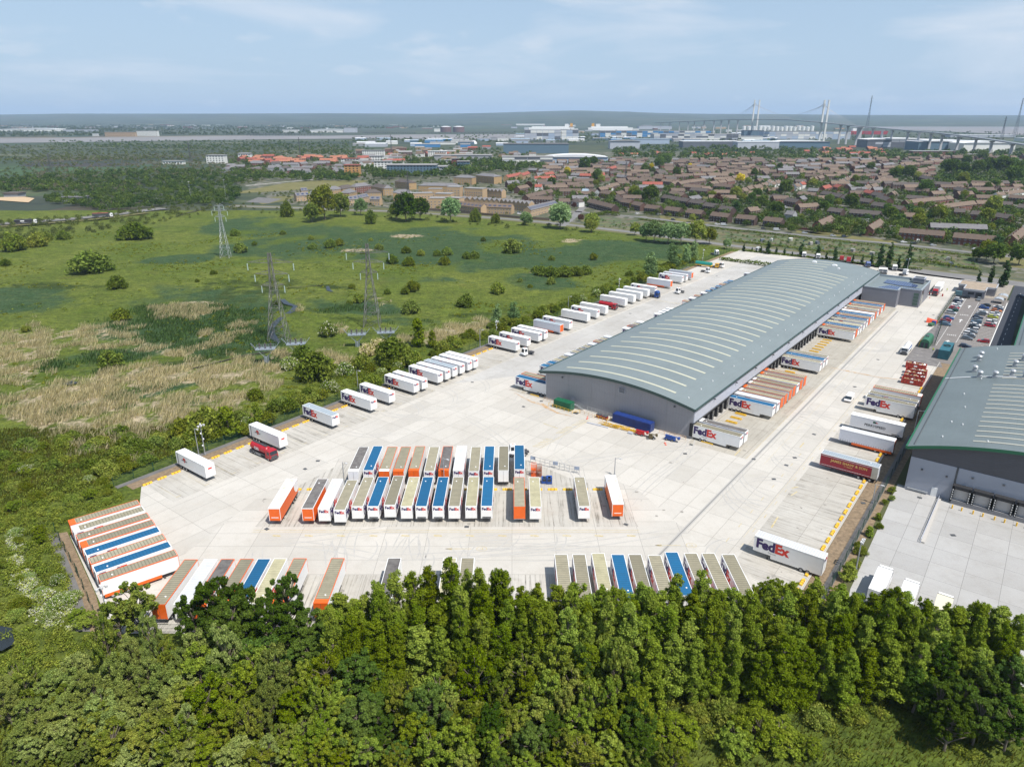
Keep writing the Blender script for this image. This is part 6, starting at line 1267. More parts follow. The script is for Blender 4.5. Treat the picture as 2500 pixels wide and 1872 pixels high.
# ================================================================ LAMP POSTS
def lamp(px,pyb,pyt,lb,kind=0,az=None,head=1.2):
    p=P(px,pyb,.1);h=max(5,htop(px,pyt,p.y));t=empty("lamp_post",p,-R(az if az is not None else AZ+90),lb,"lamp post");b=MB();b.cyl((0,0,0),.16,h,n=8,r2=.08);b.box(-.2,.2,-.2,.2,0,.5);b.build("pole",steel,t)
    b=MB()
    if kind==0:b.bar((0,0,h),(0,head,h+.15),.05);b.box(-.18,.18,head-.1,head+.6,h+.08,h+.22)
    else:b.box(-.9,.9,-.1,.1,h-.3,h-.15);[b.box(x_-.2,x_+.2,.1,.5,h-.5,h-.1) for x_ in (-.8,0,.8)]
    b.build("lamp_head",mat("lamp_head_grey",(.5,.5,.5),.5),t)
    if kind==2:b=MB();[b.cyl((.25*(-1)**i,0,h*(.3+.2*i)),.18,.35,n=8) for i in range(3)];b.cyl((0,0,h),.2,.3,n=8);b.build("camera",white,t)
    return t
lamp(486,1113,1047,"slim lamp post beside the camera mast near the first white trailer");lamp(501,1110,1037,"grey camera mast with white cameras near the first white trailer",2);lamp(875,957,905,"slim lamp post in the scrub above the fifth lettered trailer");lamp(841,1184,1129,"slim lamp post standing left of the island's back rank")
lamp(1172,847,805,"slim lamp post in scrub left of the fourteenth western trailer");lamp(1212,818,784,"camera mast above the fifteenth western trailer",2);lamp(1387,753,724,"slim lamp post above the twentieth western trailer");lamp(1511,706,681,"tall lamp mast above the western row's far part",2);lamp(1715,640,610,"lamp mast at the far end of the western fence",2)
lamp(1500,1161,1118,"lone lamp post by the orange and white trailer at the island's right end");lamp(2129,1228,1198,"lamp post with white head on the east bark strip");lamp(2089,1392,1318,"tall lamp post in the planting strip near the big double deck trailer",1);lamp(264,1507,1432,"white camera mast below the slanted west rank",2);lamp(2212,672,631,"tall pale lamp mast beside the office block",1);lamp(2226,1080,1003,"lamp post between the pale trailer and green edged roof");lamp(1085,1190,1120,"slim lamp post hidden between island trailers")
lamp(552,487,438,"tall pale lighting mast beside the petrol forecourt",1);lamp(466,484,444,"tall white mast with a round head on the road embankment",2)
# ================================================================ NEIGHBOURING WAREHOUSES
def nb(u0,v0,LU,LV,e,rise,lb,sk0,n_sk,docks):
    t=empty("warehouse",S(u0,v0,0),ROTS,lb,"warehouse");ar=lambda v:e+rise*(1-(2*v/LV-1)**2);N_=40
    rm_=sheetmetal("slate_roof_sheet",(.14,.168,.172),1.0,R(AZ),.5,axis='Y');b=MB()
    for i in range(N_):a,c=-1.2+(LV+2.4)*i/N_,-1.2+(LV+2.4)*(i+1)/N_;b.quad((a,-1.2,ar(a)),(c,-1.2,ar(c)),(c,LU,ar(c)),(a,LU,ar(a)))
    r_=b.build("roof",rm_,t);b=MB();gf=mat("green_edge_trim",(.012,.11,.05),.5)
    for i in range(N_):a,c=-1.2+(LV+2.4)*i/N_,-1.2+(LV+2.4)*(i+1)/N_;b.quad((a,-1.25,ar(a)-.7),(c,-1.25,ar(c)-.7),(c,-1.25,ar(c)+.1),(a,-1.25,ar(a)+.1))
    b.box(-1.5,-1.15,-1.25,LU,ar(-1.2)-.5,ar(-1.2)+.15);b.build("fascia",gf,r_)
    for i in range(n_sk):
        u=2.6+i*3.55;v0_=sk0 if i<14 else sk0+1.5
        if 49<u<53:continue
        b=MB();M_=26
        for j in range(M_):a,c=v0_+(LV*.8-v0_)*j/M_,v0_+(LV*.8-v0_)*(j+1)/M_;b.quad((a,u,ar(a)+.07),(c,u,ar(c)+.07),(c,u+.7,ar(c)+.07),(a,u+.7,ar(a)+.07))
        b.build("rooflight",mat("greyed_rooflight",(.36,.36,.31),.6),r_)
    dark=sheetmetal("slate_cladding",(.085,.085,.095),.5,0,.7,.05,'Z');b=MB()
    for i in range(N_):a,c=LV*i/N_,LV*(i+1)/N_;b.quad((a,-.02,e-3.2),(c,-.02,e-3.2),(c,-.02,ar(c)-.2),(a,-.02,ar(a)-.2))
    b.box(0,.1,0,LU,.1,e+.2);b.build("upper_wall",dark,t);b=MB();b.box(.02,9.6,-.12,0,.1,e-3.1);b.box(10.0,LV,-.12,0,3.4,e-3.1);b.build("lower_wall",mat("blue_grey_panel",(.30,.32,.37),.5,var=.04,vscale=.3),t)
    return t,r_,ar
t,r_,ar=nb(5.2,103.2,95,64,11.9,5.2,"neighbouring warehouse with a grey roof, green edge trim and four loading docks",11.2,24,1)
b=MB();b.box(10,60,-1.6,-.15,.1,1.2);b.build("dock_plinth",mat("plinth_grey",(.2,.2,.21),.8),t)
for i in range(9):
    v=11.6+i*4.15;b=MB();b.box(v-1.45,v+1.45,-.9,-.2,1.2,4.0);d_=b.build("dock_door",mat("roller_door",(.42,.41,.40),.5,var=.05),t)
    b=MB();b.box(v-1.9,v-1.45,-1.6,-.15,1.0,4.7);b.box(v+1.45,v+1.9,-1.6,-.15,1.0,4.7);b.box(v-1.9,v+1.9,-1.6,-.15,4.0,4.8)
    for x_ in (-1.68,1.68):
        for k in range(5):b.box(v+x_-.1,v+x_+.1,-1.63,-1.6,1.2+k*.6,1.5+k*.6,1)
    b.build("dock_seal",[black,wpaint],d_)
    for x_ in (-1.9,1.9):o=ob("bollard",cached('yb',lambda:(lambda q:(q.cyl((0,0,0),.16,.9,n=8),q.mesh("bollard",yellow))[1])(MB())),None,S(5.2-3.9,103.2+v+x_*.5,.1));tag(o,"short yellow bollard on the slabs before the neighbouring docks","bollard","bollards at the neighbouring docks")
b=MB();b.box(5.6,6.8,-.2,-.12,.1,2.4);b.build("door",white,t);b=MB();b.box(.6,5.0,-.6,-.2,.5,.8);b.build("crash_rail",steel,t);b=MB();b.box(9.6,10.0,-.25,0,.1,8.8);b.build("downpipe_band",dkgrey,t)
for v,z_ in ((2.8,6.2),(8.0,6.0),(13,7.2),(19,7.4),(25,7.6)):ob("floodlight",flm,t,(v,-.1,z_))
cw_=MB();cw_.box(-.5,.5,-.5,.5,0,.5);cw_.cyl((0,0,.5),.42,.9,n=10);cw_.cyl((0,0,1.4),.7,.3,n=10,r2=.45);CWM=cw_.mesh("roof_extractor",steel)
for x,y in ((700,146),(688,168),(663,228),(690,268),(775,286),(870,292),(887,236),(936,206),(942,312)):
    q=h7(x,y+8,14.5)-S(5.2,103.2);v,u=q.dot(V),q.dot(U);ob("roof_extractor",CWM,r_,(v,u,ar(v)-.1)).scale=(1.25,1.25,1.25)
for v,u in ((5,5),(14,3),(5.5,16),(7,28),(5.5,40),(8,55),(6,66),(5,76),(8,14),(22,3),(9,90)):ob("roof_vent",fanm,r_,(v,u,ar(v)))
b=MB();b.box(2,40,56,56.6,ar(3)-.6,ar(3)+.2);
b=MB();b.box(17,18.6,85.5,87,ar(17),ar(17)+.9);b.build("roof_hatch",dkgrey,r_)
b=MB()
for i in range(20):a,c=-1+i*2.6,-1+(i+1)*2.6;b.quad((a,57,ar(a)+.1),(c,57,ar(c)+.1),(c,57.8,ar(c)+.1),(a,57.8,ar(a)+.1))
b.build("valley_gutter",mat("white_gutter",(.5,.52,.53),.5),r_)
t,r_,ar=nb(112,117.5,150,40,10.5,4,"dark walled warehouse with a green roof edge at the photo's right border",8,30,0)
# ================================================================ TOWN
RF={'br':mat("brown_tiled_roof",(.112,.080,.060),.85,var=.22,vscale=.6),'tn':mat("tan_tiled_roof",(.150,.108,.078),.85,var=.22,vscale=.6),'gr':mat("grey_slate_roof",(.15,.145,.15),.8,var=.18,vscale=.6),'rd':mat("red_tiled_roof",(.27,.075,.05),.85,var=.25,vscale=.6),'or':mat("orange_tiled_roof",(.32,.13,.075),.85,var=.22,vscale=.6),'dk':mat("dark_tiled_roof",(.085,.07,.062),.85,var=.2,vscale=.6),'fl':mat("flat_grey_roof",(.24,.235,.23),.9,var=.15,vscale=.3),'wh':mat("white_flat_roof",(.62,.63,.64),.7,var=.05,vscale=.1),'bl':mat("pale_blue_roof",(.28,.36,.42),.7,var=.1,vscale=.4)}
WL={'bk':mat("red_brown_brick",(.10,.055,.042),.9,var=.2,vscale=1.5),'rb':mat("bright_red_brick",(.165,.065,.045),.9,var=.18,vscale=1.5),'yb':mat("buff_brick",(.40,.285,.17),.9,var=.14,vscale=1.2),'yl':mat("yellow_brick",(.36,.245,.125),.9,var=.12,vscale=1.2),'wr':mat("white_render",(.66,.66,.63),.7,var=.05),'gy':mat("grey_render",(.30,.31,.32),.8,var=.1),'db':mat("dark_brick",(.062,.038,.033),.9,var=.2,vscale=1.5),'lb':mat("pale_blue_cladding",(.33,.40,.50),.6,var=.05,vscale=.1),'bb':mat("mid_blue_cladding",(.05,.20,.42),.6,var=.05),'sl':mat("slate_blue_cladding",(.09,.15,.20),.6,var=.1),'lg':mat("light_grey_cladding",(.40,.42,.46),.6,var=.06,vscale=.05),'dg':mat("dark_grey_cladding",(.11,.12,.14),.6,var=.1,vscale=.05),'or':mat("ochre_panel",(.45,.24,.08),.7)}
wfr=mat("window_frame_white",(.6,.6,.6),.5)
RN={'br':'brown roofed','tn':'tan roofed','gr':'grey roofed','rd':'red roofed','or':'orange roofed','dk':'dark roofed','fl':'flat roofed','wh':'white roofed','bl':'pale blue roofed'}
WN={'bk':'brick','rb':'red brick','yb':'buff brick','yl':'yellow brick','wr':'white rendered','gy':'grey rendered','db':'dark brick','lb':'pale blue','bb':'blue','sl':'slate blue','lg':'light grey','dg':'dark grey','or':'ochre'}
HOUSES=[]
def terrace(A,B_,label,roof='br',wall='bk',depth=7.6,e=5.1,rid=2.9,near=1,chim=1,group=None,name="terraced_house_row",flat=False,pv_=0,saw=0,storeys=2,hip=0,cat="house"):
    A=Vector((A.x,A.y,0));B_=Vector((B_.x,B_.y,0));
    if A.x>B_.x and abs(A.x-B_.x)>.3*abs(A.y-B_.y):A,B_=B_,A
    d=B_-A;L_=d.length;d.normalize();th=math.atan2(d.y,d.x);n=Vector((-d.y,d.x,0))
    if n.y<0 and abs(n.y)>.1 or (abs(n.y)<=.1 and n.x*A.x>0 and False):A,B_=B_,A;th+=math.pi
    t=empty(name,A+Vector((0,0,.1)),th,label,cat,group);HOUSES.append((A+Vector((math.cos(th),math.sin(th),0))*L_/2,L_*abs(math.cos(th))+8*abs(math.sin(th))))
    b=MB();D=depth;un=max(1,round(L_/6.2))
    b.quad((0,0,0),(L_,0,0),(L_,0,e),(0,0,e));b.quad((L_,D,0),(0,D,0),(0,D,e),(L_,D,e))
    gz=e if (flat or hip) else e+rid
    b.poly([(L_,0,0),(L_,D,0),(L_,D,e),(L_,D/2,gz),(L_,0,e)]);b.poly([(0,D,0),(0,0,0),(0,0,e),(0,D/2,gz),(0,D,e)])
    ww=[]
    for k in range(un):
        u=L_/un
        for s_ in range(storeys):
            zz=.9+s_*2.6
            for q in (.25,.72):ww.append((k*u+q*u,zz if (q<.5 or s_) else .1,s_,q))
    if near<2:
        for (x,z_,s_,q) in ww:
            w_,h_=(1.25,1.15) if (q<.5 or s_) else (.95,2.05);b.quad((x-w_/2,-.03,z_),(x+w_/2,-.03,z_),(x+w_/2,-.03,z_+h_),(x-w_/2,-.03,z_+h_),1);b.quad((x-w_/2+.12,-.05,z_+.12),(x-.06,-.05,z_+.12),(x-.06,-.05,z_+h_-.12),(x-w_/2+.12,-.05,z_+h_-.12),2);b.quad((x+.06,-.05,z_+.12),(x+w_/2-.12,-.05,z_+.12),(x+w_/2-.12,-.05,z_+h_-.12),(x+.06,-.05,z_+h_-.12),2)
    b.build("wall",[WL[wall],wfr,glass],t)
    if near==2:
        def wmm(w_,h_):q=MB();q.box(-w_/2,w_/2,-.06,0,0,h_);q.box(-w_/2+.1,-.05,-.08,-.06,.1,h_-.1,1);q.box(.05,w_/2-.1,-.08,-.06,.1,h_-.1,1);return q.mesh("window",[wfr,glass])
        m1=cached('win1',lambda:wmm(1.3,1.15));m2=cached('win2',lambda:wmm(.95,2.05))
        for (x,z_,s_,q) in ww:ob("window" if (q<.5 or s_) else "front_door",m1 if (q<.5 or s_) else m2,t,(x,0,z_))
    b=MB();o_=.35
    if flat:b.box(-.2,L_+.2,-.2,D+.2,e,e+.35)
    elif saw:
        m_=max(2,round(L_/5.5));u=L_/m_
        for k in range(m_):b.quad((k*u,-o_,e),(k*u+u/2,-o_,e+rid),(k*u+u/2,D+o_,e+rid),(k*u,D+o_,e));b.quad((k*u+u/2,-o_,e+rid),(k*u+u,-o_,e),(k*u+u,D+o_,e),(k*u+u/2,D+o_,e+rid));b.poly([(k*u,-.01,e),(k*u+u,-.01,e),(k*u+u/2,-.01,e+rid)],1)
    elif hip:
        i=D/2;b.quad((-o_,-o_,e-.1),(L_+o_,-o_,e-.1),(L_-i,D/2,e+rid),(i,D/2,e+rid));b.quad((L_+o_,D+o_,e-.1),(-o_,D+o_,e-.1),(i,D/2,e+rid),(L_-i,D/2,e+rid));b.poly([(L_+o_,-o_,e-.1),(L_+o_,D+o_,e-.1),(L_-i,D/2,e+rid)]);b.poly([(-o_,D+o_,e-.1),(-o_,-o_,e-.1),(i,D/2,e+rid)])
    else:
        k_=rid/(D/2);
        for y0_,y1_,za,zb in ((-o_,D/2,e-o_*k_,e+rid),(D+o_,D/2,e-o_*k_,e+rid)):
            q=[(-.15,y0_,za),(L_+.15,y0_,za),(L_+.15,y1_,zb),(-.15,y1_,zb)];q=q if y0_<0 else q[::-1];b.quad(*q);b.quad(*[(x,y,z_-.16) for x,y,z_ in q][::-1]);
            b.quad((-.15,y0_,za-.16),(L_+.15,y0_,za-.16),(L_+.15,y0_,za),(-.15,y0_,za));
            for xx in (-.15,L_+.15):b.quad((xx,y0_,za-.16),(xx,y1_,zb-.16),(xx,y1_,zb),(xx,y0_,za))
        if near and un>1 and not pv_:
            for k in range(1,un):
                if k %2==0:x=k*L_/un;b.quad((x-.08,-o_,e-o_*k_+.03),(x+.08,-o_,e-o_*k_+.03),(x+.08,D/2,e+rid+.03),(x-.08,D/2,e+rid+.03),1)
    r_=b.build("roof",[RF[roof],WL[wall] if saw else dkgrey],t)
    if pv_:
        b=MB();m_=max(2,round(L_/5));k_=rid/(D/2)
        for k in range(m_):x=(k+.5)*L_/m_;b.quad((x-1.3,.9,e+.9*k_+.05),(x+1.3,.9,e+.9*k_+.05),(x+1.3,2.5,e+2.5*k_+.05),(x-1.3,2.5,e+2.5*k_+.05))
        b.build("solar_panels",mat("roof_solar",(.03,.045,.10),.3),r_)
    if chim and near and not flat and not saw:
        cm=cached(('chim',wall),lambda:(lambda q:(q.box(-.45,.45,-.3,.3,-.6,.9),q.mesh("chimney",WL[wall]))[1])(MB()))
        for k in range(max(1,un //2)):ob("chimney",cm,r_,((k*2+1)*L_/un if un>1 else L_*.5,D/2,e+rid))
    return t
H1=(1240,400,320/2212);H2=(1560,400,320/2212);H3=(1880,380,320/2212);H4=(2180,380,320/2038);H5=(680,400,320/2212);H6=(960,400,340/1272)
def row(nm,zz,lst,roof='br',wall='bk',near=1,e=5.1,**k):
    f=Z(*zz)
    for i,q in enumerate(lst):
        rf_=q[4] if len(q)>4 else roof;wl_=q[5] if len(q)>5 else wall
        A,B_=f(q[0],q[1],e),f(q[2],q[3],e)
        if len(lst)>1:lb="%s %s house row, %s from left, %s" %(RN[rf_],WN[wl_],ordn(i),nm)
        else:lb="%s %s house row, %s" %(RN[rf_],WN[wl_],nm)
        terrace(A,B_,lb,rf_,wl_,near=near,e=e,**k)
row("street facing the allotments",H2,[(85,740,325,768),(420,772,670,805),(780,818,1045,850),(1195,870,1495,905),(1630,915,1945,945),(2090,955,2390,988)],'br','db',2)
row("second street behind the allotments",H2,[(370,568,590,605),(600,607,810,640),(830,645,1060,680),(1070,703,1290,735),(1335,758,1540,790)],'dk','db',2)
row("inside the curve of the street",H2,[(500,490,720,545)],'tn','bk',1,chim=0);row("crossing behind the first estate trees",H2,[(0,400,415,405)],'gr','bk',1);row("with the longest bright red roof",H2,[(60,345,400,350,'rd')],'rd','bk',1)
row("pale gabled group left of the curve",H2,[(15,245,190,265),(215,237,380,255),(410,225,580,237),(590,350,700,322),(705,345,885,310),(880,312,1135,282)],'tn','bk',1)
row("street above the yellow tree",H2,[(725,200,905,205),(930,197,1140,196),(1170,190,1390,186),(1400,166,1600,170),(1620,142,1820,146),(1840,132,2030,131),(2050,112,2212,111)],'tn','rb',1)
row("behind the yellow tree",H2,[(1280,270,1590,256),(1600,241,1860,226)],'tn','bk',1)
row("stepped row left of the yellow tree",H2,[(1240,345,1360,326),(1370,322,1490,311),(1500,301,1630,281)],'tn','rb',1)
row("stepped row right of the yellow tree",H2,[(1785,465,1855,440),(1870,430,1975,402),(1980,412,2100,386),(2110,376,2212,352)],'tn','yb',1)
row("behind the lawn with parked cars",H2,[(1270,487,1540,492)],'tn','db',2);row("gable end at the road's inner bend",H2,[(1100,440,1235,420)],'tn','bk',1);row("among trees right of the lawn",H2,[(1880,800,2050,782)],'tn','bk',1)
row("beside the grass triangle, lower street",H3,[(245,985,385,1000,'gr','gy')],'gr','gy',1);row("long block above the grass plots",H3,[(510,875,840,856)],'tn','bk',2);row("side street left of the long block",H3,[(0,690,160,715),(230,755,430,792)],'dk','bk',1)
row("behind the two large lawns",H3,[(960,930,1190,957),(1330,962,1850,1003)],'dk','db',2);row("oblique row beside the large lawn's left edge",H3,[(885,1172,1100,1072)],'tn','rb',2);row("oblique row beside the large lawn's right edge",H3,[(1745,1252,1935,1132)],'tn','rb',2)
row("curved dark terrace in mid estate",H3,[(840,640,1000,665),(1010,668,1170,700),(1190,705,1390,752),(1440,757,1680,790),(1700,832,1930,862),(1980,882,2212,912)],'dk','bk',1)
row("dark terrace with one red roof",H3,[(1420,595,1555,612),(1565,612,1690,640,'rd'),(1700,655,1880,690),(1900,705,2090,762)],'dk','bk',1)
row("small stepped houses, estate left",H3,[(0,470,60,440),(60,500,115,472),(130,472,200,450),(450,522,530,516),(550,492,620,482,'rd')],'tn','wr',1)
row("stepped trio in mid estate",H3,[(710,420,770,396),(790,402,840,382),(850,392,925,362)],'tn','bk',1);row("stepped trio right of mid estate",H3,[(1200,452,1290,432),(1300,422,1360,402),(1370,402,1430,377)],'tn','wr',1)
row("three storey grey block",H3,[(270,312,500,313)],'gr','db',1);row("upper middle street",H3,[(510,292,770,293),(870,292,1060,302),(1110,306,1350,303),(1370,337,1690,347)],'tn','rb',1)
row("pair beside the dark round tree",H3,[(1830,462,1890,432),(1900,422,1965,392),(1830,312,1975,322)],'tn','bk',1);row("white gabled group by the small green",H3,[(1640,562,1740,528,'tn','wr'),(1750,535,1840,505)],'tn','bk',1);row("with deep red roofs in mid estate",H3,[(930,560,1050,530,'rd'),(1060,520,1150,540,'rd')],'rd','rb',1)
row("top street of the estate",H3,[(230,215,420,210),(430,182,640,182),(650,162,860,152),(890,167,1020,172),(1120,132,1400,132),(1430,217,1620,192),(1630,182,1880,162),(1930,162,2110,142)],'gr','bk',1)
row("front street near the big dark tree",H4,[(95,1192,790,1248),(930,1268,1590,1325)],'br','rb',2);row("second street near the big dark tree",H4,[(590,1112,1475,1142)],'gr','db',2);row("stepped gables at the photo's right edge",H4,[(1935,1312,2090,1180)],'tn','rb',2)
row("long stepped row, upper one",H4,[(235,742,840,682),(850,680,950,672)],'tn','rb',2);row("long stepped row, lower one",H4,[(700,822,1310,752),(1320,748,1530,747)],'tn','rb',2)
row("pairs below the stepped rows",H4,[(950,872,1120,882),(1200,907,1370,922),(1550,942,1800,977),(1690,762,1850,772),(1930,802,2060,812)],'dk','rb',2)
row("white fronted row, far right",H4,[(1650,622,2060,566)],'tn','wr',2);row("long row below the green bank",H4,[(1240,467,1740,467)],'tn','bk',1);row("dark rows beside the garages",H4,[(1050,520,1290,592),(440,322,750,402),(0,452,500,462)],'dk','bk',1)
row("half hidden behind round trees",H4,[(170,942,330,952),(630,600,830,590)],'tn','bk',1);row("upper right streets",H4,[(130,137,300,132),(310,140,430,138),(500,112,640,102),(650,100,800,92),(410,232,560,217),(560,202,670,197),(150,215,260,212),(1180,180,1350,150)],'tn','rb',1)
row("red and grey terraces, estate's left end",H1,[(5,232,250,180,'rd','yl'),(260,200,380,160,'rd','yl'),(0,330,200,320,'gr','bk'),(200,425,370,392)],'tn','bk',1,e=5.6);row("long brown row angled towards the new flats",H1,[(345,572,780,472)],'br','bk',2);row("long brown row behind the buff terrace",H1,[(370,597,745,607),(860,640,1050,640)],'br','db',1)
row("white hipped house at the corner",H1,[(1060,632,1200,650,'dk','wr')],'dk','wr',2,hip=1,chim=0);row("three part row across the junction",H1,[(870,467,1235,470,'br','bk'),(1240,470,1340,475,'bl','lb'),(1350,467,1460,482,'br','gy')],'br','bk',2)
row("long row by the allotment hedge",H1,[(1330,640,1750,745)],'br','db',2);row("short rows by the junction",H1,[(1565,442,1700,427),(1670,402,1780,400,'tn','wr'),(1760,382,1890,357)],'tn','bk',2)
row("curving rows right of the junction",H1,[(1780,560,1900,640),(1900,642,2050,662),(2080,682,2230,712),(1860,520,1990,500),(1980,470,2090,470)],'br','bk',2)
row("semi detached houses left of the junction",H1,[(820,367,980,362),(1010,357,1190,352),(1190,347,1380,337),(490,305,660,307),(450,390,570,392,'rd','wr')],'br','bk',1)
row("upper left streets of the estate",H1,[(1830,287,2000,282),(2030,272,2200,267),(1150,265,1360,272,'gr'),(1500,190,1640,190,'rd','wr'),(820,215,1000,200,'br'),(1060,190,1200,195,'gr'),(1210,200,1430,205,'rd'),(500,190,650,185,'gr','yl'),(650,190,790,165,'rd','yl'),(340,105,480,110,'gr'),(520,120,690,125,'gr'),(450,250,650,248,'rd','wr'),(660,245,810,240,'rd','wr'),(1550,75,1700,110,'br'),(1180,60,1360,62,'gr','yl'),(1700,100,1850,60,'rd'),(1820,215,1990,230,'gr')],'br','bk',1)
row("with rooflights and solar panels facing the marsh",H1,[(385,782,845,672)],'gr','yb',2,e=6.2,pv_=1,chim=0);
row("solar panelled group by the marsh road",H5,[(300,542,610,522),(585,560,700,575),(750,572,960,592),(1195,602,1345,590),(1350,582,1530,548),(1535,598,1705,602),(385,455,490,450)],'gr','yb',2,e=6.0,pv_=1,chim=0)
f5=Z(*H5);f6=Z(*H6)
for i,(a,b_,c,d,wl_) in enumerate(((840,455,1080,425,'yl'),(1080,430,1290,400,'yl'),(1300,395,1560,370,'rb'),(1560,385,1760,420,'yl'),(1190,500,1320,470,'yl'),(1480,500,1740,490,'yl'),(1780,420,1930,415,'yl'),(1960,300,2200,330,'yl'),(1990,505,2212,505,'yl'))):
    terrace(f5(a,b_,8),f5(c,d,8),"yellow brick flats with dark hipped roof, %s from left by the field" %ordn(i),'dk' if i %2 else 'gr',wl_,11,8.2,3.4,1,0,None,"apartment_block",hip=1,storeys=3,cat="building")
for i,(a,b_,c,d,e_) in enumerate(((560,372,800,400,6.2),(812,392,1080,402,6.2))):
    terrace(f6(a,b_,e_),f6(c,d,e_),"buff brick terrace with solar panels, %s one behind the long fence" %("left" if i==0 else "right"),'tn','yb',9,e_,3,2,0,None,pv_=1)
for i,(a,b_,c,d) in enumerate(((605,325,700,330),(705,330,970,345),(975,345,1240,372),(820,245,990,258))):
    terrace(f6(a,b_,7),f6(c,d,7),"buff brick saw roofed terrace, %s from left behind the fence side terrace" %ordn(i),'gr','yb',8,7,2.6,1,0,None,saw=1)
for i,(a,b_,c,d,e_,D) in enumerate(((100,275,360,270,10,12),(330,318,470,318,10,14),(470,310,600,318,9.5,10),(380,275,525,278,12.5,12),(490,213,610,215,13,14),(650,225,815,232,11,12),(320,232,445,232,11,10),(230,200,590,205,8.5,12),(0,265,170,262,8.5,12),(550,125,720,130,9,14),(750,105,920,120,9.5,14))):
    fl=i not in (7,8,9,10);terrace(f6(a,b_,e_),f6(c,d,e_),"%s, %s from left in the new cluster" %("flat roofed buff brick flats" if fl else "hipped grey roofed yellow brick flats",ordn(i)),'fl' if fl else 'gr','yb' if fl else 'yl',D,e_,3,2 if i<7 else 1,0,None,"apartment_block",flat=fl,hip=not fl,storeys=int(e_ //2.9),cat="building")
# fence in front of the buff terraces
fm=mat("wooden_fence",(.13,.10,.08),.9,var=.2)
def boardfence(pts,h,lb,m=fm):
    b=MB()
    for i in range(len(pts)-1):a,c=pts[i],pts[i+1];d=(c-a).normalized();n_=Vector((-d.y,d.x,0))*.04;b.quad(a-n_,c-n_,c-n_+Vector((0,0,h)),a-n_+Vector((0,0,h)));b.quad(c+n_,a+n_,a+n_+Vector((0,0,h)),c+n_+Vector((0,0,h)));b.quad(a-n_+Vector((0,0,h)),c-n_+Vector((0,0,h)),c+n_+Vector((0,0,h)),a+n_+Vector((0,0,h)))
    return tag(b.build("board_fence",m),lb,"fence")
boardfence([f6(295,425),f6(470,435),f6(820,470),f6(1180,505),Z(*H1)(700,960)],2.2,"long brown board fence between the marsh road and buff terraces")
boardfence([Z(*H3)(410,1240),Z(*H3)(860,1285)],1.8,"red brown garden fence beside the oblique row",mat("red_fence",(.14,.03,.03),.9));boardfence([Z(*H4)(0,1590,0),Z(*H4)(560,1640)],1.8,"dark board fence between the allotments and the main road") if 0 else None
# residential streets
def road(pts,w_,nm="street"):strip(nm,[P(*q) for q in pts],w_,tar3,.17)
road([(1380,515),(1560,530),(1690,546),(1786,557),(1880,566),(1985,578),(2200,597),(2384,618),(2520,634)],6);road([(1719,450),(1690,456),(1667,466),(1676,478),(1700,489),(1740,497)],8);road([(1370,553),(1400,530),(1430,500),(1470,482),(1500,472)],7);road([(1740,497),(1830,505),(1900,510),(1960,520),(2010,540),(2120,548),(2200,553),(2330,558),(2520,552)],6);road([(2160,480),(2070,470),(2050,462)],7)
for pts in ([(1985,574),(2030,549),(2110,552),(2065,578)],[(2080,577),(2180,588),(2200,598),(2060,582)],[(1940,561),(1985,572),(2025,574),(1945,568)],[(1690,463),(1700,458),(1735,490),(1700,484)],[(1610,527),(1690,538),(1740,545),(1700,549),(1612,533)],[(1765,492),(1830,487),(1850,492),(1770,497)],[(2440,610),(2520,590),(2520,612)],[(1450,472),(1490,468),(1480,480),(1440,490)],[(2430,625),(2560,630),(2560,665),(2450,650)],[(2250,520),(2275,510),(2272,525)]):sheet("lawn",[P(*q) for q in pts],lawn,.16)
sheet("sports_field",[P(*q) for q in ((590,467),(700,447),(780,441),(900,441),(870,452),(800,459),(700,466),(560,474))],lawn,.12);strip("footpath",[P(*q) for q in ((600,454),(680,446),(775,438))],4,kerbm,.14)
sheet("dry_bank",[P(*q) for q in ((620,490),(680,480),(730,478),(700,490),(640,500))],drygrass,.14);strip("sandy_track",[P(*q) for q in ((850,511),(900,508),(960,512),(1040,519),(1150,527))],5,drygrass,.16)
sheet("car_forecourt",[P(*q) for q in ((630,482),(690,486),(655,497),(600,494))],tarmac,.15)
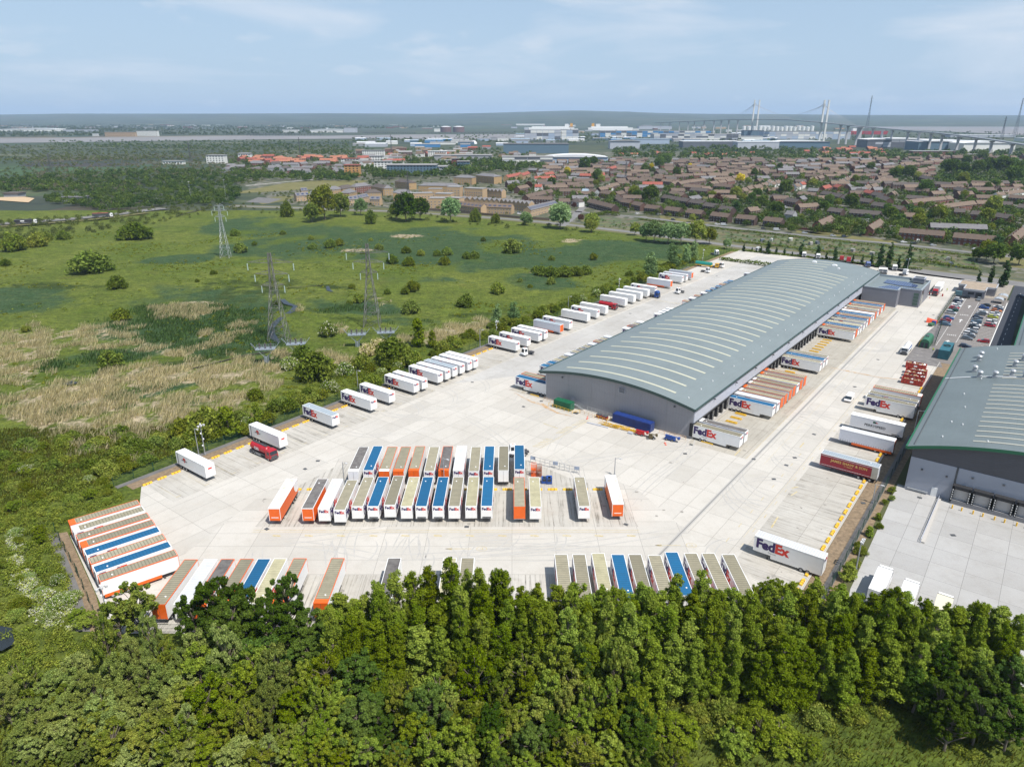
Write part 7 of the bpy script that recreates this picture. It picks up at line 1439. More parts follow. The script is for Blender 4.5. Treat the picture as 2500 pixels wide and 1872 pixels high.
# allotments
al=newm("allotment_ground");g=geo(al);vo=nd(al,"TexVoronoi");vo.inputs['Scale'].default_value=.22;lk(al,g,vo.inputs[0]);x_=mix(al,mrange(al,noise(al,g,.12,5,.7),.4,.62),(.045,.07,.02),(.13,.12,.06));x_=mix(al,.25,x_,vo.outputs['Color'],'SOFT_LIGHT');x_=mix(al,mrange(al,noise(al,g,.5,4,.7),.56,.68,0,.8),x_,(.03,.045,.015));lk(al,x_,bsdf(al).inputs['Base Color']);bsdf(al).inputs['Roughness'].default_value=.95
sheet("allotment_ground",[P(*q) for q in ((1400,525),(1560,538),(1790,562),(1985,584),(2384,626),(2390,655),(2270,655),(2100,630),(1930,609),(1785,592),(1541,560),(1420,546))],al,.13)
def hedge_obj(line,h,w_,lb,k='bush',dens=9):
    r=np.random.default_rng(int(line[0].x*10) %999);pts=[]
    for i in range(len(line)-1):
        a,c=np.array(line[i][:3]),np.array(line[i+1][:3]);L_=np.linalg.norm(c-a);n=int(L_*dens*w_)
        q=a+(c-a)*r.random((n,1));q[:,2]=h*r.random(n)**.6*(.8+.3*np.sin(q[:,0]*.8)*np.sin(q[:,1]*.6));d=(c-a)/L_;q[:,0]+=-d[1]*w_*(r.random(n)-.5);q[:,1]+=d[0]*w_*(r.random(n)-.5);pts.append(q)
    c=np.concatenate(pts);N_=len(c);nrm=r.normal(size=(N_,3))+[0,0,.5];nrm /=np.linalg.norm(nrm,axis=1)[:,None];t=np.cross(nrm,r.normal(size=(N_,3)));t /=np.linalg.norm(t,axis=1)[:,None];bt=np.cross(nrm,t);s=.6*(.6+.8*r.random(N_))[:,None]
    v=np.stack([c-t*s*.5,c+bt*s*.5,c+t*s*.5,c-bt*s*.5],1).reshape(-1,3);return tag(ob("hedge",npmesh("hedge",v,np.arange(len(v)).reshape(-1,4),[LM[k]])),lb,"hedge")
hedge_obj([P(1560,537),P(1690,553),P(1786,564),P(1880,573),P(1983,585)],1.8,2.5,"long clipped hedge between the street and allotments, left part");hedge_obj([P(1994,586),P(2190,606),P(2384,628)],1.8,2.5,"long clipped hedge between the street and allotments, right part")
hedge_obj([S(262,-47),S(261,-30),S(259,-14)],2.6,4,"dark hedge dividing the main yard from the empty far yard");hedge_obj([S(302,-47),S(303,0),S(303,60)],1.6,3,"low roadside hedge along the far yard's edge");hedge_obj([P(1430,531),P(1480,524),P(1510,528)],3.5,6,"thick dark hedge at the allotments' left end");hedge_obj([P(2230,640),P(2330,652),P(2390,660)],2.2,3,"dark hedge between the allotments and the main road near the entrance")
hedge_obj([P(1790,590),P(1930,606),P(2100,626),P(2225,643)],1.6,2.5,"dark roadside hedge along the allotments, long left part");random.seed(31);shm=[mat("shed_%d" %i,c,.8,var=.2) for i,c in enumerate(((.06,.14,.22),(.28,.27,.25),(.12,.08,.05),(.02,.16,.12),(.45,.45,.43),(.10,.12,.14)))]
sm_={}
for i in range(44):
    px=random.uniform(1440,2370);ym=np.interp(px,[1440,1985,2384],[533,588,632]);yb=np.interp(px,[1440,1785,2270,2384],[548,590,650,658]);py=random.uniform(ym+1,yb-1);p=P(px,py);c=random.randrange(6);big=random.random()<.35
    if (c,big) not in sm_:b=MB();b.box(-1.3 if big else-.5,1.3 if big else .5,-1 if big else-.4,1 if big else .4,0,1.7 if big else .5);b.prism([(-1.1,1.7),(1.1,1.7),(0,2.3)],-1.4,1.4,'x') if big else None;sm_[(c,big)]=b.mesh("shed",shm[c])
    tag(ob("garden_shed" if big else "water_butt",sm_[(c,big)],None,(p.x,p.y,.13),random.uniform(0,3)),"small %s on the allotments beyond the yard" %("garden shed" if big else "plot box"),"shed" if big else "plot box","allotment sheds" if big else "allotment plot boxes")
# parked cars in the streets
cl_=['white','silver','navy','grey','black','red','blue','silver','white'];z_H={1:Z(*H1),2:Z(*H2),3:Z(*H3),4:Z(*H4)}
for i,(h,x,y,az,c,s_) in enumerate(((2,1320,1035,100,'white',0),(2,1430,1045,100,'silver',3),(2,575,955,100,'navy',0),(2,255,858,60,'blue',0),(2,340,865,60,'white',0),(2,2100,1108,100,'black',0),(3,110,1268,100,'silver',3),(3,580,1318,98,'silver',0),(3,1060,1365,98,'silver',0),(3,1255,1382,98,'navy',2),(3,1270,1135,95,'black',0),(4,165,1358,95,'white',0),(4,320,1378,95,'black',0),(4,385,1350,30,'white',3),(4,625,1408,95,'silver',0),(4,1280,1470,92,'white',0),(4,1760,1152,80,'navy',0),(2,920,428,60,'grey',0),(2,980,393,60,'grey',0),(2,1045,565,150,'blue',0),(2,985,552,90,'white',0),(2,690,390,90,'silver',0),(2,1430,605,90,'white',0),(2,1520,608,90,'white',0),(3,230,865,60,'white',0),(3,270,890,60,'silver',0),(3,1275,630,70,'navy',0),(3,1620,728,80,'white',3),(4,1970,1430,92,'navy',0),(1,1335,600,90,'navy',0),(1,190,830,90,'grey',0),(1,190,855,90,'white',0),(1,2180,850,60,'white',0),(1,1355,380,90,'white',0),(3,720,640,70,'white',0),(3,780,660,70,'white',0),(4,1830,880,60,'silver',0),(4,1770,890,60,'navy',0))):
    p=z_H[h](x,y);car(p.x,p.y,az,c,"%s %s, %s of the street parked cars in the brick estate" %(c,'van' if s_==3 else 'car',ordn(i)),"cars parked along the estate streets",s_,.17)
p=z_H[3](1565,1150);t=empty("removal_lorry",(p.x,p.y,.17),-R(93),"white box lorry with dark lettering parked in the estate street","lorry");ob("cab",cached(('cab','white',.2),lambda:cab_mesh('white',.2)),t,(0,-6,0),math.pi);b=MB();b.box(-1.25,1.25,-3.6,6,1.0,3.9);b.box(-.5,.5,-5,5.8,.6,1.0,1);b.build("box_body",[white,chas],t);b=MB();v_,f_,w_=text_mesh("Stockbird",1.2,.02);b.add(v_,f_,Matrix(((0,0,1,1.27),(1,0,0,-3),(0,1,0,2.1),(0,0,0,1))));b.build("lettering",lblk,t);[ob("wheel",WHEEL,t,(s_,a,.5)) for s_ in (-1,1) for a in (-7,3.4,4.6)]
# trees one can tell apart
random.seed(12)
def tr(k,px,pyb,w_,q=1.0,lb=None,gr=None):
    p=P(px,pyb);c=p.y*cp+CH*sp;r_=w_/2*c/FPX;plant(k,p.x,p.y+r_*.4,2*r_*q,r_,lb or "rounded green street tree among the estate houses",gr if lb else "street trees among the estate houses",.1)
for x,y,w_,k in ((990,545,62,'darktree'),(1025,540,48,'darktree'),(968,538,36,'tree'),(1100,546,52,'silver'),(1368,562,56,'silver'),(1284,553,30,'silver'),(1445,569,40,'greentree'),(790,540,70,'greentree'),(830,532,50,'tree'),(760,545,40,'tree'),(905,548,30,'bush'),(880,527,34,'silver'),(1160,545,30,'bush'),(1210,548,24,'bush'),(700,532,34,'bush'),(1598,594,44,'silver'),(1632,598,46,'silver'),(1664,600,48,'silver'),(1700,600,50,'greentree'),(1578,590,36,'silver'),(1733,598,34,'greentree'),(1775,610,22,'silver'),(1550,576,26,'greentree'),(1340,672,1,'bush')):
    if w_>5:tr(k,x,y,w_,1.15,"large leafy tree on the marsh's far edge before the road","large trees on the marsh's far edge")
for x,y,w_,q in ((1816,613,7,2.2),(1836,612,4,2),(1857,616,7,2),(1876,619,12,2.3),(1895,619,7,2),(1915,621,7,2),(1934,624,4,2.4),(1955,626,13,2.3),(1996,630,12,2.3),(2017,634,7,2.4),(2038,637,12,2.5),(2057,637,5,2.2),(2082,640,6,2.8),(2105,643,7,2.7),(2127,645,8,2.7),(2147,652,15,3.2),(2170,654,15,3.4),(2193,655,9,3),(2215,660,15,3.6),(2389,690,9,2.8),(2419,692,12,3.0),(2451,700,18,3.3)):
    tr('column',x,y+2,w_*1.4,q*.9,"narrow upright tree in the line between the yard and main road","columnar trees along the main road")
for h,x,y,w_,k in ((2,200,660,260,'darktree'),(2,60,640,150,'darktree'),(2,900,990,120,'greentree'),(2,1640,850,200,'conifer'),(2,1330,680,150,'purpletree'),(2,1240,620,140,'greentree'),(2,1640,620,200,'greentree'),(2,1760,660,130,'greentree'),(2,1900,680,170,'darktree'),(2,2080,760,200,'darktree'),(2,2000,600,160,'darktree'),(2,1710,340,150,'yellowtree'),(2,1840,360,110,'greentree'),(2,640,220,140,'darktree'),(2,980,240,80,'greentree'),(2,860,90,80,'yellowtree'),(2,210,100,90,'yellowtree'),(2,350,90,180,'darktree'),(2,100,160,140,'darktree'),(2,450,60,200,'darktree'),(2,1950,230,130,'darktree'),(2,1660,1010,100,'bush'),(2,140,830,70,'greentree'),
                    (3,260,680,230,'darktree'),(3,130,1010,200,'darktree'),(3,60,960,150,'darktree'),(3,360,1310,130,'darktree'),(3,920,960,170,'darktree'),(3,1000,850,170,'darktree'),(3,1140,880,130,'greentree'),(3,1380,890,220,'darktree'),(3,720,560,150,'greentree'),(3,1440,480,130,'greentree'),(3,1700,270,140,'darktree'),(3,2040,1120,230,'darktree'),(3,1980,980,150,'darktree'),(3,2130,1140,130,'conifer'),(3,1390,270,80,'purpletree'),(3,530,1080,80,'greentree'),(3,1400,480,90,'purpletree'),(3,540,420,90,'greentree'),(3,170,240,100,'darktree'),(3,60,230,90,'greentree'),(3,1900,520,70,'greentree'),(3,2130,410,180,'darktree'),(3,1600,100,110,'darktree'),(3,460,1170,70,'greentree'),(3,650,1000,90,'greentree'),
                    (4,510,620,220,'darktree'),(4,400,1000,160,'greentree'),(4,720,1020,220,'greentree'),(4,400,1130,200,'greentree'),(4,1570,890,230,'greentree'),(4,1460,1060,210,'greentree'),(4,1640,1480,230,'conifer'),(4,120,1080,150,'darktree'),(4,30,1060,120,'greentree'),(4,1230,650,130,'darktree'),(4,430,820,90,'greentree'),(4,1110,680,120,'greentree'),(4,920,320,230,'darktree'),(4,1110,310,180,'darktree'),(4,1330,300,200,'darktree'),(4,1500,290,220,'darktree'),(4,1750,300,240,'darktree'),(4,1900,440,250,'darktree'),(4,1850,260,200,'darktree'),(4,2010,330,220,'darktree'),(4,1100,460,170,'greentree'),(4,850,290,200,'darktree'),(4,1700,200,180,'darktree'),(4,1150,160,150,'darktree'),(4,1400,100,160,'darktree'),(4,80,370,180,'greentree'),(4,250,380,200,'darktree'),(4,380,390,120,'greentree'),(4,1600,530,140,'darktree'),(4,1480,540,110,'darktree'),(4,1930,990,90,'greentree'),(4,600,930,100,'darktree'),(4,1480,1640,270,'greentree'),(4,1600,1700,300,'darktree'),(4,1990,1720,300,'darktree'),(4,1330,1650,190,'darktree'),(4,1520,1200,130,'greentree'),
                    (1,880,1110,360,'silver'),(1,340,1060,160,'silver'),(1,1410,1180,220,'greentree'),(1,1510,310,190,'darktree'),(1,1580,340,130,'greentree'),(1,1480,400,110,'greentree'),(1,1000,180,110,'yellowtree'),(1,740,400,150,'darktree'),(1,350,450,130,'purpletree'),(1,60,500,130,'greentree'),(1,1190,590,110,'greentree'),(1,2120,590,190,'greentree'),(1,1770,600,110,'greentree'),(1,220,560,90,'greentree'),(1,300,240,60,'purpletree'),(1,2190,620,160,'darktree'),(1,1230,980,110,'purpletree'),(1,1120,760,90,'purpletree'),(1,850,470,70,'greentree'),(1,150,430,80,'greentree'),(1,1720,480,60,'greentree'),(1,1000,230,110,'greentree'),(1,1300,120,200,'darktree'),(1,1440,60,160,'darktree')):
    p0={1:H1,2:H2,3:H3,4:H4}[h];tr(k,p0[0]+x*p0[2],p0[1]+y*p0[2],w_*p0[2]*1.05,1.05)
for i in range(0):
    px=random.uniform(1450,2380);ym=np.interp(px,[1440,1985,2384],[536,588,632]);yb=np.interp(px,[1440,1785,2270,2384],[552,594,652,660]);tr('bush',px,random.uniform(ym+3,yb),random.uniform(9,22),.8,"small green bush on the allotments beyond the yard","bushes on the allotments")
random.seed(61)
for i in range(95):
    px=random.uniform(860,1900);yb=random.uniform(323,352) if px>1240 else random.uniform(342,362);A=P(px,yb);w_=random.uniform(14,60);h=random.uniform(5,11);L_=w_*A.y/FPX
    if any(abs(A.x+L_/2-q.x)<L_*.5+l_*.5+6 and abs(A.y-q.y)<60 for q,l_ in HOUSES):continue
    HOUSES.append((A+Vector((L_/2,0,0)),L_));D=random.uniform(18,50);b=MB();b.box(0,L_,0,D,0,h);t=empty("industrial_unit",(A.x,A.y,.1),0,"small pale industrial unit between the town and the river","industrial unit","industrial units by the river");b.build("wall",WL[random.choice(('wr','lg','lb','gy','bb','sl'))],t);b=MB();b.prism([(-.5,h),(D+.5,h),(D/2,h+2.2)],-.5,L_+.5,'x');b.build("roof",RF[random.choice(('wh','fl','gr','bl','wh'))],t)
# ---- far woods, merged because nobody could count them
def wood(name,regions,m,seed,lb):
    r=np.random.default_rng(seed);vs_=[]
    for poly_,n,hr in regions:
        xs=[p[0] for p in poly_];ys=[p[1] for p in poly_];X=r.uniform(min(xs),max(xs),n*2);Y=r.uniform(min(ys),max(ys),n*2);k=np.zeros(len(X),bool);j=len(poly_)-1
        for i in range(len(poly_)):
            (xi,yi),(xj,yj)=poly_[i],poly_[j]
            k ^=((yi>Y)!=(yj>Y)) &(X<(xj-xi)*(Y-yi)/(yj-yi+1e-9)+xi);j=i
        for px,py in zip(X[k],Y[k]):
            if py<HY+2.2:continue
            p=P(px,py);D=p.y
            if D<1900 and any(abs(p.x-q.x)<L_*.5+1.5 and-5<p.y-q.y<9 for q,L_ in HOUSES):continue
            h=r.uniform(*hr);rad=h*r.uniform(.42,.62);nn=int(np.clip(90000/D,10,130));d=r.normal(size=(nn,3));d /=np.linalg.norm(d,axis=1)[:,None];d[:,2]=np.abs(d[:,2])*1.1-.15
            c=np.array([p.x,p.y,h*.38])+d*np.array([rad,rad,h*.55])*(r.random((nn,1))**.3);nr=d+r.normal(size=(nn,3))*.5;nr /=np.linalg.norm(nr,axis=1)[:,None];t=np.cross(nr,r.normal(size=(nn,3)));t /=np.linalg.norm(t,axis=1)[:,None];bt=np.cross(nr,t);s=rad*2.3/math.sqrt(nn)*(.6+r.random(nn))[:,None]
            vs_.append(np.stack([c-t*s*.6,c+bt*s*.5,c+t*s*.6,c-bt*s*.5],1).reshape(-1,3))
    v=np.concatenate(vs_);o=ob(name,npmesh(name,v,np.arange(len(v)).reshape(-1,4),[m]));tag(o,lb,"wood",None,'stuff')
wd1=leafm("wood_leaves",(.013,.027,.007),(.050,.066,.015),.25,ns=.07);wd2=leafm("scrub_wood_leaves",(.030,.036,.014),(.060,.072,.02),.25,ns=.05);wd3=leafm("bare_wood_twigs",(.060,.050,.042),(.042,.042,.026),.2,ns=.04)
wood("woodland",[([(100,482),(250,472),(560,455),(600,470),(560,500),(420,505),(330,512),(250,518),(200,507),(120,497)],420,(4,9)),([(0,478),(60,470),(250,472),(420,462),(570,455),(640,440),(700,430),(560,418),(300,420),(100,432),(0,440)],520,(5,10)),([(900,438),(1040,440),(1330,412),(1330,396),(1180,398),(1000,410),(900,425)],330,(8,14)),([(1490,388),(1700,392),(2000,392),(2500,388),(2500,370),(2100,374),(1900,362),(1700,358),(1500,362)],620,(8,14)),([(560,440),(860,446),(900,438),(860,425),(700,428)],120,(6,11)),([(120,345),(900,345),(900,372),(800,380),(700,372),(120,360)],520,(5,9)),([(2280,455),(2500,465),(2500,395),(2300,400)],120,(8,13)),([(860,420),(1330,400),(1400,385),(1000,388),(850,398)],220,(6,11)),([(0,560),(20,560),(560,508),(480,500),(300,520),(100,545),(0,552)],0,(4,6))],wd1,1,"green woodland between the marsh, the town and the river")
wood("scrub_woodland",[([(-20,452),(620,452),(700,420),(560,395),(300,380),(-20,392)],520,(3,6)),([(0,395),(560,392),(820,372),(860,352),(0,356)],900,(3.5,7)),([(-20,545),(150,535),(330,515),(560,500),(640,500),(560,520),(440,540),(300,560),(120,590),(-20,600)],330,(2.5,5)),([(600,475),(820,462),(860,470),(690,482)],60,(2,4)),([(560,506),(900,516),(1240,545),(1420,560),(1400,568),(1200,556),(880,532),(560,520)],160,(2,4.5))],wd2,2,"olive scrub woodland on the flat land left of the town")
wood("bare_scrub",[([(80,440),(560,430),(700,400),(600,378),(200,378),(60,400)],420,(3,6)),([(0,468),(300,470),(360,452),(0,448)],200,(3,5))],wd3,3,"grey brown leafless scrub on the flat land left of the town")
wood("distant_trees",[([(-100,322),(600,318),(1000,315),(1300,300),(1800,300),(2500,296),(2500,291),(-100,291)],5200,(9,18)),([(-100,336),(820,328),(820,318),(-100,318)],700,(8,15)),([(1250,345),(2500,345),(2500,325),(2100,318),(1250,322)],260,(7,12)),([(850,345),(1250,350),(1250,340),(850,338)],120,(6,10))],wd1,4,"distant trees beyond the river")
ALP=[(1440,536),(1985,588),(2384,632),(2384,660),(2270,652),(1785,594),(1440,552)]
HH=HOUSES[:];wood("allotment_plants",[(ALP,700,(.8,2.6))],wd1,8,"bushes and bean rows growing on the allotments")
wood("garden_trees",[([(1330,490),(1560,520),(1880,555),(2200,588),(2500,615),(2500,400),(2000,385),(1500,388),(1240,410),(1240,470)],950,(5.5,9.5)),([(560,425),(860,425),(1300,385),(1300,362),(860,368),(560,385)],240,(6,10)),([(860,352),(1900,352),(1900,325),(1240,325),(860,345)],300,(6,11))],wd1,19,"trees filling the gaps between the estate and town buildings")
wood("garden_greenery",[([(1330,500),(1560,525),(1880,560),(2200,592),(2500,622),(2500,400),(2000,385),(1500,392),(1240,410),(1240,470)],2600,(2.5,6.5)),([(860,500),(1240,525),(1300,440),(1240,400),(860,420)],260,(2,5)),([(560,425),(860,425),(1300,385),(1300,362),(860,368),(560,385)],420,(3,8)),([(690,498),(950,508),(860,480),(700,485)],60,(2,4))],wd1,9,"hedges and small trees in the gardens between the houses")
# ---- estate infill: small far houses
random.seed(77)
n_=0
for yy in (376,379,382,385,388,391.5,395,398.5,402,406,410,414,418,423,428,433,439,445,452,459,467,476,486,497):
    x=1330+random.uniform(0,40)
    while x<2520:
        L_=random.uniform(12,30);p=P(x,yy+1.5*math.sin(x*.02));ok=not any(abs(p.x-q.x)<(l_+L_)*.5+1.5 and abs(p.y-q.y)<15 for q,l_ in HOUSES)
        in_wood=(yy<393 and 1490<x<1990) or (x>2290 and 392<yy<455) or (yy<385 and x>1990) or (x<1500 and yy<398)
        if ok and not in_wood and n_<430:
            a=random.choice((-.12,-.05,.1,.18,.9,-.8));d=Vector((math.cos(a),math.sin(a),0))*L_/2
            terrace(p-d,p+d,"small distant %s brick house row in the far streets of the estate" %'brown roofed',random.choice(('br','tn','tn','br','dk','gr')),random.choice(('bk','rb','bk')),near=1,chim=0,group="distant estate house rows");n_+=1
        x+=(L_+random.uniform(3,9))/(P(x,yy).y/FPX/cp*.93)
# riverside town on the left
def fill(poly_,n,roof,wall,lb,gr,L0=(12,30),e=5.4,ang=(-.1,.15)):
    k=0;tries=0;xs=[p[0] for p in poly_];ys=[p[1] for p in poly_]
    while k<n and tries<4000:
        tries+=1;px,py=random.uniform(min(xs),max(xs)),random.uniform(min(ys),max(ys));ins=False;j=len(poly_)-1
        for i in range(len(poly_)):
            if (poly_[i][1]>py)!=(poly_[j][1]>py) and px<(poly_[j][0]-poly_[i][0])*(py-poly_[i][1])/(poly_[j][1]-poly_[i][1])+poly_[i][0]:ins=not ins
            j=i
        if not ins:continue
        p=P(px,py);L_=random.uniform(*L0)
        if any(abs(p.x-q.x)<(l_+L_)*.5 and abs(p.y-q.y)<16 for q,l_ in HOUSES):continue
        a=random.uniform(*ang)+random.choice((0,0,0,1.3));d=Vector((math.cos(a),math.sin(a),0))*L_/2;terrace(p-d,p+d,lb,random.choice(roof),random.choice(wall),near=1,chim=0,group=gr,depth=9,e=e,rid=3);k+=1
fill([(565,398),(600,386),(860,388),(860,402),(640,405)],34,['or','or','or','rd'],['rb','bk'],"orange roofed terrace in the riverside town on the left","orange roofed terraces")
fill([(560,422),(560,402),(860,402),(850,428),(700,426)],30,['gr','gr','gr','dk'],['rb','bk','gy'],"grey roofed terrace in the riverside town on the left","grey roofed terraces")
fill([(860,412),(860,372),(1100,360),(1330,362),(1330,385),(1100,395),(1000,405)],60,['gr','br','fl','rd','tn'],['rb','bk','wr','yl','gy'],"mixed low town building between the flats and the sheds","mixed town buildings",(12,34),7)
fill([(1960,366),(2160,362),(2160,380),(1980,384)],26,['rd','or'],['bk','rb'],"pinkish red roofed house beside the big sheds","pink roofed houses",(10,22));fill([(1500,378),(1860,378),(1860,386),(1500,388)],18,['rd','or','br'],['wr','bk'],"red roofed house with white gable at the wood's edge","red roofed wood edge houses",(9,18))
# ---- named big buildings: (x0,x1,base row,top row,depth m)
def big(x0,x1,yb,yt,D,wall,roof,lb,name="industrial_shed",arc_=0.,cat="building",stripes=None,win=0):
    A=P(x0,yb);B_=P(x1,yb);Dm=(A.y+B_.y)/2;h=htop(0,yt,Dm) ;h=max(4,h);B_.y=A.y;L_=B_.x-A.x
    t=empty(name,(A.x,A.y,.1),0,lb,cat);b=MB();b.box(0,L_,0,D,0,h)
    if stripes:
        n=int(L_/25)+1;rn=random.Random(int(x0))
        for k in range(n):[b.box(k*L_/n,(k+1)*L_/n-1,-.4,0,h*q,h*(q+.3),1+rn.randrange(len(stripes))) for q in (.08,.42,.68)]
    if win:
        nx=max(2,int(L_/5));nz=max(1,int(h/3.2))
        for i in range(nx):
            for j in range(nz):b.box((i+.3)*L_/nx,(i+.7)*L_/nx,-.15,0,(j+.3)*h/nz,(j+.75)*h/nz,1)
    b.build("wall",[WL[wall]]+([WL[s] for s in stripes] if stripes else [glass]),t);b=MB();n=10
    if arc_:
        for i in range(n):a,c=i/n,(i+1)/n;f_=lambda q:h+arc_*(1-(2*q-1)**2);b.quad((a*L_,-2,f_(a)),(c*L_,-2,f_(c)),(c*L_,D+1,f_(c)),(a*L_,D+1,f_(a)));b.quad((a*L_,-2,h),(c*L_,-2,h),(c*L_,-2,f_(c)),(a*L_,-2,f_(a)))
    else:b.box(-1,L_+1,-1,D+1,h,h+.8)
    b.build("roof",RF[roof],t);return t
BG=[(1281,1412,343,318,60,'lb','fl',"large pale blue and lilac panelled shed by the river",0,['lb','lg','wr','dg']),(1465,1735,336,320,60,'lg','fl',"long shed striped in blue, white and grey",0,['bb','bb','lg','wr','dg']),(1596,1802,343,328,80,'lg','fl',"long light grey shed in front of the striped one",0,['lg','dg','lg','wr']),(1667,1805,361,346,60,'dg','wh',"dark shed with a white roof above the wood",0,None),(1489,1562,364,345,40,'lg','fl',"grey shed with shallow arched roofs left of the wood",3,None),(1541,1634,352,340,40,'lb','bl',"pale blue shed behind the grey arched one",0,None),(1229,1388,375,352,50,'sl','gr',"dark glazed school like building with slate roof",0,None),(1226,1350,405,384,40,'lg','fl',"white and grey leisure building with a dark overhanging roof",0,['lg','wr','dg']),(1327,1484,398,384,50,'lb','wh',"low building with a wide white curved roof",5,None),(1800,1901,364,347,50,'lg','wh',"shed with white roof and grey wall in the wood's middle",0,None),(1889,2025,361,346,50,'sl','wh',"dark shed with shallow white arched roof",3,None),(2116,2290,361,341,70,'dg','wh',"left bay of the big white roofed distribution sheds",4,['dg','lg','dg']),(2240,2400,368,346,70,'sl','wh',"middle bay of the big white roofed distribution sheds",4,None),(2350,2476,371,350,70,'wr','wh',"right white walled bay of the big distribution sheds",5,None),(1863,2075,341,322,60,'lb','fl',"long pale blue panelled shed before the storage tanks",0,['lb','lg','wr']),(2227,2332,380,370,30,'rb','fl',"low red walled building before the white sheds",0,None),(1780,1862,343,333,40,'wr','fl',"white banded office block left of the dark blue tower",0,None),(1815,1863,338,319,40,'sl','fl',"dark blue windowless block right of the bridge's near tower",0,None),(0,135,321.5,315,120,'wr','wh',"white industrial sheds across the river, far left",3,None),(155,228,322,317,60,'lg','fl',"grey sheds across the river, left",0,None),(815,986,306,301.5,200,'bb','bl',"very long blue shed on the far plain",0,None),(840,869,324,312.5,50,'lg','fl',"pale cube shaped building on the far river bank",0,None),(757,838,324,317,60,'wr','wh',"white many bayed sheds on the far river bank",3,None),(1110,1213,300.5,296,200,'lg','wh',"white topped shed on the far plain",0,None),(1020,1075,303,298,150,'lg','wh',"hazy shed with white roof beyond the brown tanks",0,None),(1060,1080,322,315,40,'wr','wh',"small white building left of the brown tanks",0,None),(1180,1240,306,303,100,'lg','fl',"flat grey hall on the far bank, centre",0,None),(1560,1640,316,308,80,'lg','fl',"grey works on the far bank behind the bridge ramp",0,None),(1260,1330,308,303,80,'wr','wh',"pale terrace of halls behind the white ships",0,None),(2500,2620,346,338,60,'wr','wh',"white shed at the right border",0,None),(2320,2480,335,330,60,'lg','wh',"flat pale shed under the bridge ramp at the right",0,None),(1060,1200,392,380,40,'gy','fl',"grey store with flat roof in mid town",0,None),(150,200,492,488,14,'gy','gr',"grey farm sheds near the sandy yard",0,None),(10,45,482,477,14,'gy','dk',"dark farm barn at the left border",0,None)]
for (x0,x1,yb,yt,D,wl_,rf_,lb,ar_,st_) in BG:big(x0,x1,yb,yt,D,wl_,rf_,lb,arc_=ar_,stripes=st_)
for (x0,x1,yb,yt,D,wl_,rf_,lb) in ((842,878,432,404,14,'or','rd',"ochre and white apartment tower, front one"),(833,876,402,388,14,'wr','rd',"white and brick apartment tower, rear one"),(914,955,420,395,16,'wr','fl',"white apartment block with square windows"),(584,609,379,374,14,'wr','fl',"white apartment block, left of two by the scrub"),(398,446,402,394,14,'wr','fl',"low white house with a brick chimney standing alone in scrub"),(505,548,400,380,18,'wr','fl',"white and ochre apartment block at the town's left end"),(582,612,387,376,14,'wr','fl',"white block with brown roof behind orange roofs"),(902,935,398,382,14,'wr','fl',"white flats behind the square windowed block"),(885,938,382,368,14,'wr','fl',"dark topped white flats by the wood"),(945,1065,428,404,30,'sl','fl',"slate blue store with yellow panels"),(1030,1090,425,408,30,'lg','fl',"pale grey extension of the slate blue store"),(1117,1146,415,395,14,'sl','fl',"dark glass block before the trees"),(1075,1105,405,392,14,'wr','fl',"cream block left of the red tower"),(1103,1120,410,388,12,'rb','fl',"red brick tower block"),(1045,1090,384,370,14,'wr','wh',"white building with a stepped roof in mid town"),(257,330,334,323,20,'yb','fl',"riverside flats across the water, left part"),(334,385,333,320,20,'wr','fl',"riverside flats across the water, right part"),(226,239,333,327,14,'wr','wh',"small white box on the far river bank"),(690,728,324,317,30,'wr','fl',"white and red building on the far river bank")):
    big(x0,x1,yb,yt,D,wl_,rf_,lb,"apartment_block",win=1)
random.seed(90)   # scattered white buildings beyond the river
for i in range(230):
    px=random.uniform(-50,2500);yb=random.uniform(294,316) if px<1250 or px>1850 else random.uniform(293,330);
    if px>2050 and yb>300:continue
    A=P(px,yb);w_=random.uniform(4,26);h=random.uniform(5,14);b=MB();L_=w_*A.y/FPX;b.box(0,L_,0,random.uniform(20,60),0,h);t=empty("distant_building",(A.x,A.y,.1),random.uniform(-.2,.2),"small pale building scattered over the far plain","building","distant buildings on the far plain");b.build("wall",WL[random.choice(('wr','lg','wr','rb','yb','gy'))],t);b=MB();b.box(-.5,L_+.5,-.5,30,h,h+1.5);b.build("roof",RF[random.choice(('wh','fl','gr','rd','wh'))],t)
# tanks, dome, ships
def tank(x0,x1,yb,yt,wall,lb,gr=None):
    A=P((x0+x1)/2,yb);r_=(x1-x0)/2*(A.y*cp+CH*sp)/FPX;h=htop(0,yt,A.y);t=empty("storage_tank",A,0,lb,"tank",gr);b=MB();b.cyl((0,0,0),r_,h,n=20);b.build("shell",WL[wall],t);b=MB();b.cyl((0,0,h),r_,r_*.12,n=20,r2=r_*.3);b.build("roof",RF['wh'],t)
WL['tb']=mat("rusty_brown_tank",(.13,.075,.07),.8);tank(1075,1102,323,310,'tb',"big brown storage tank across the river, left one");tank(1106,1134,323,310,'tb',"big brown storage tank across the river, right one")
for i in range(13):tank(1850+i*10.6,1859+i*10.6,320,308.5+(i %3),'wr',"white storage tank in the row under the long bridge","white tanks under the bridge")
for i,x in enumerate((1811,1823,1836)):tank(x,x+9,321,309,'wr',"white storage tank left of the bridge tower","white tanks left of the tower")
p=P(1157,352);b=MB();
for j in range(5):
    for i in range(14):
        a,c=2*math.pi*i/14,2*math.pi*(i+1)/14;u,v=math.pi/2*j/5,math.pi/2*(j+1)/5;R_=11;b.quad(*[(R_*math.cos(q)*math.cos(w),R_*math.cos(q)*math.sin(w),R_*math.sin(q)) for q,w in ((u,a),(u,c),(v,c),(v,a))])
tag(b.build("storage_dome",RF['wh'],None,p),"white storage dome near the river","dome")
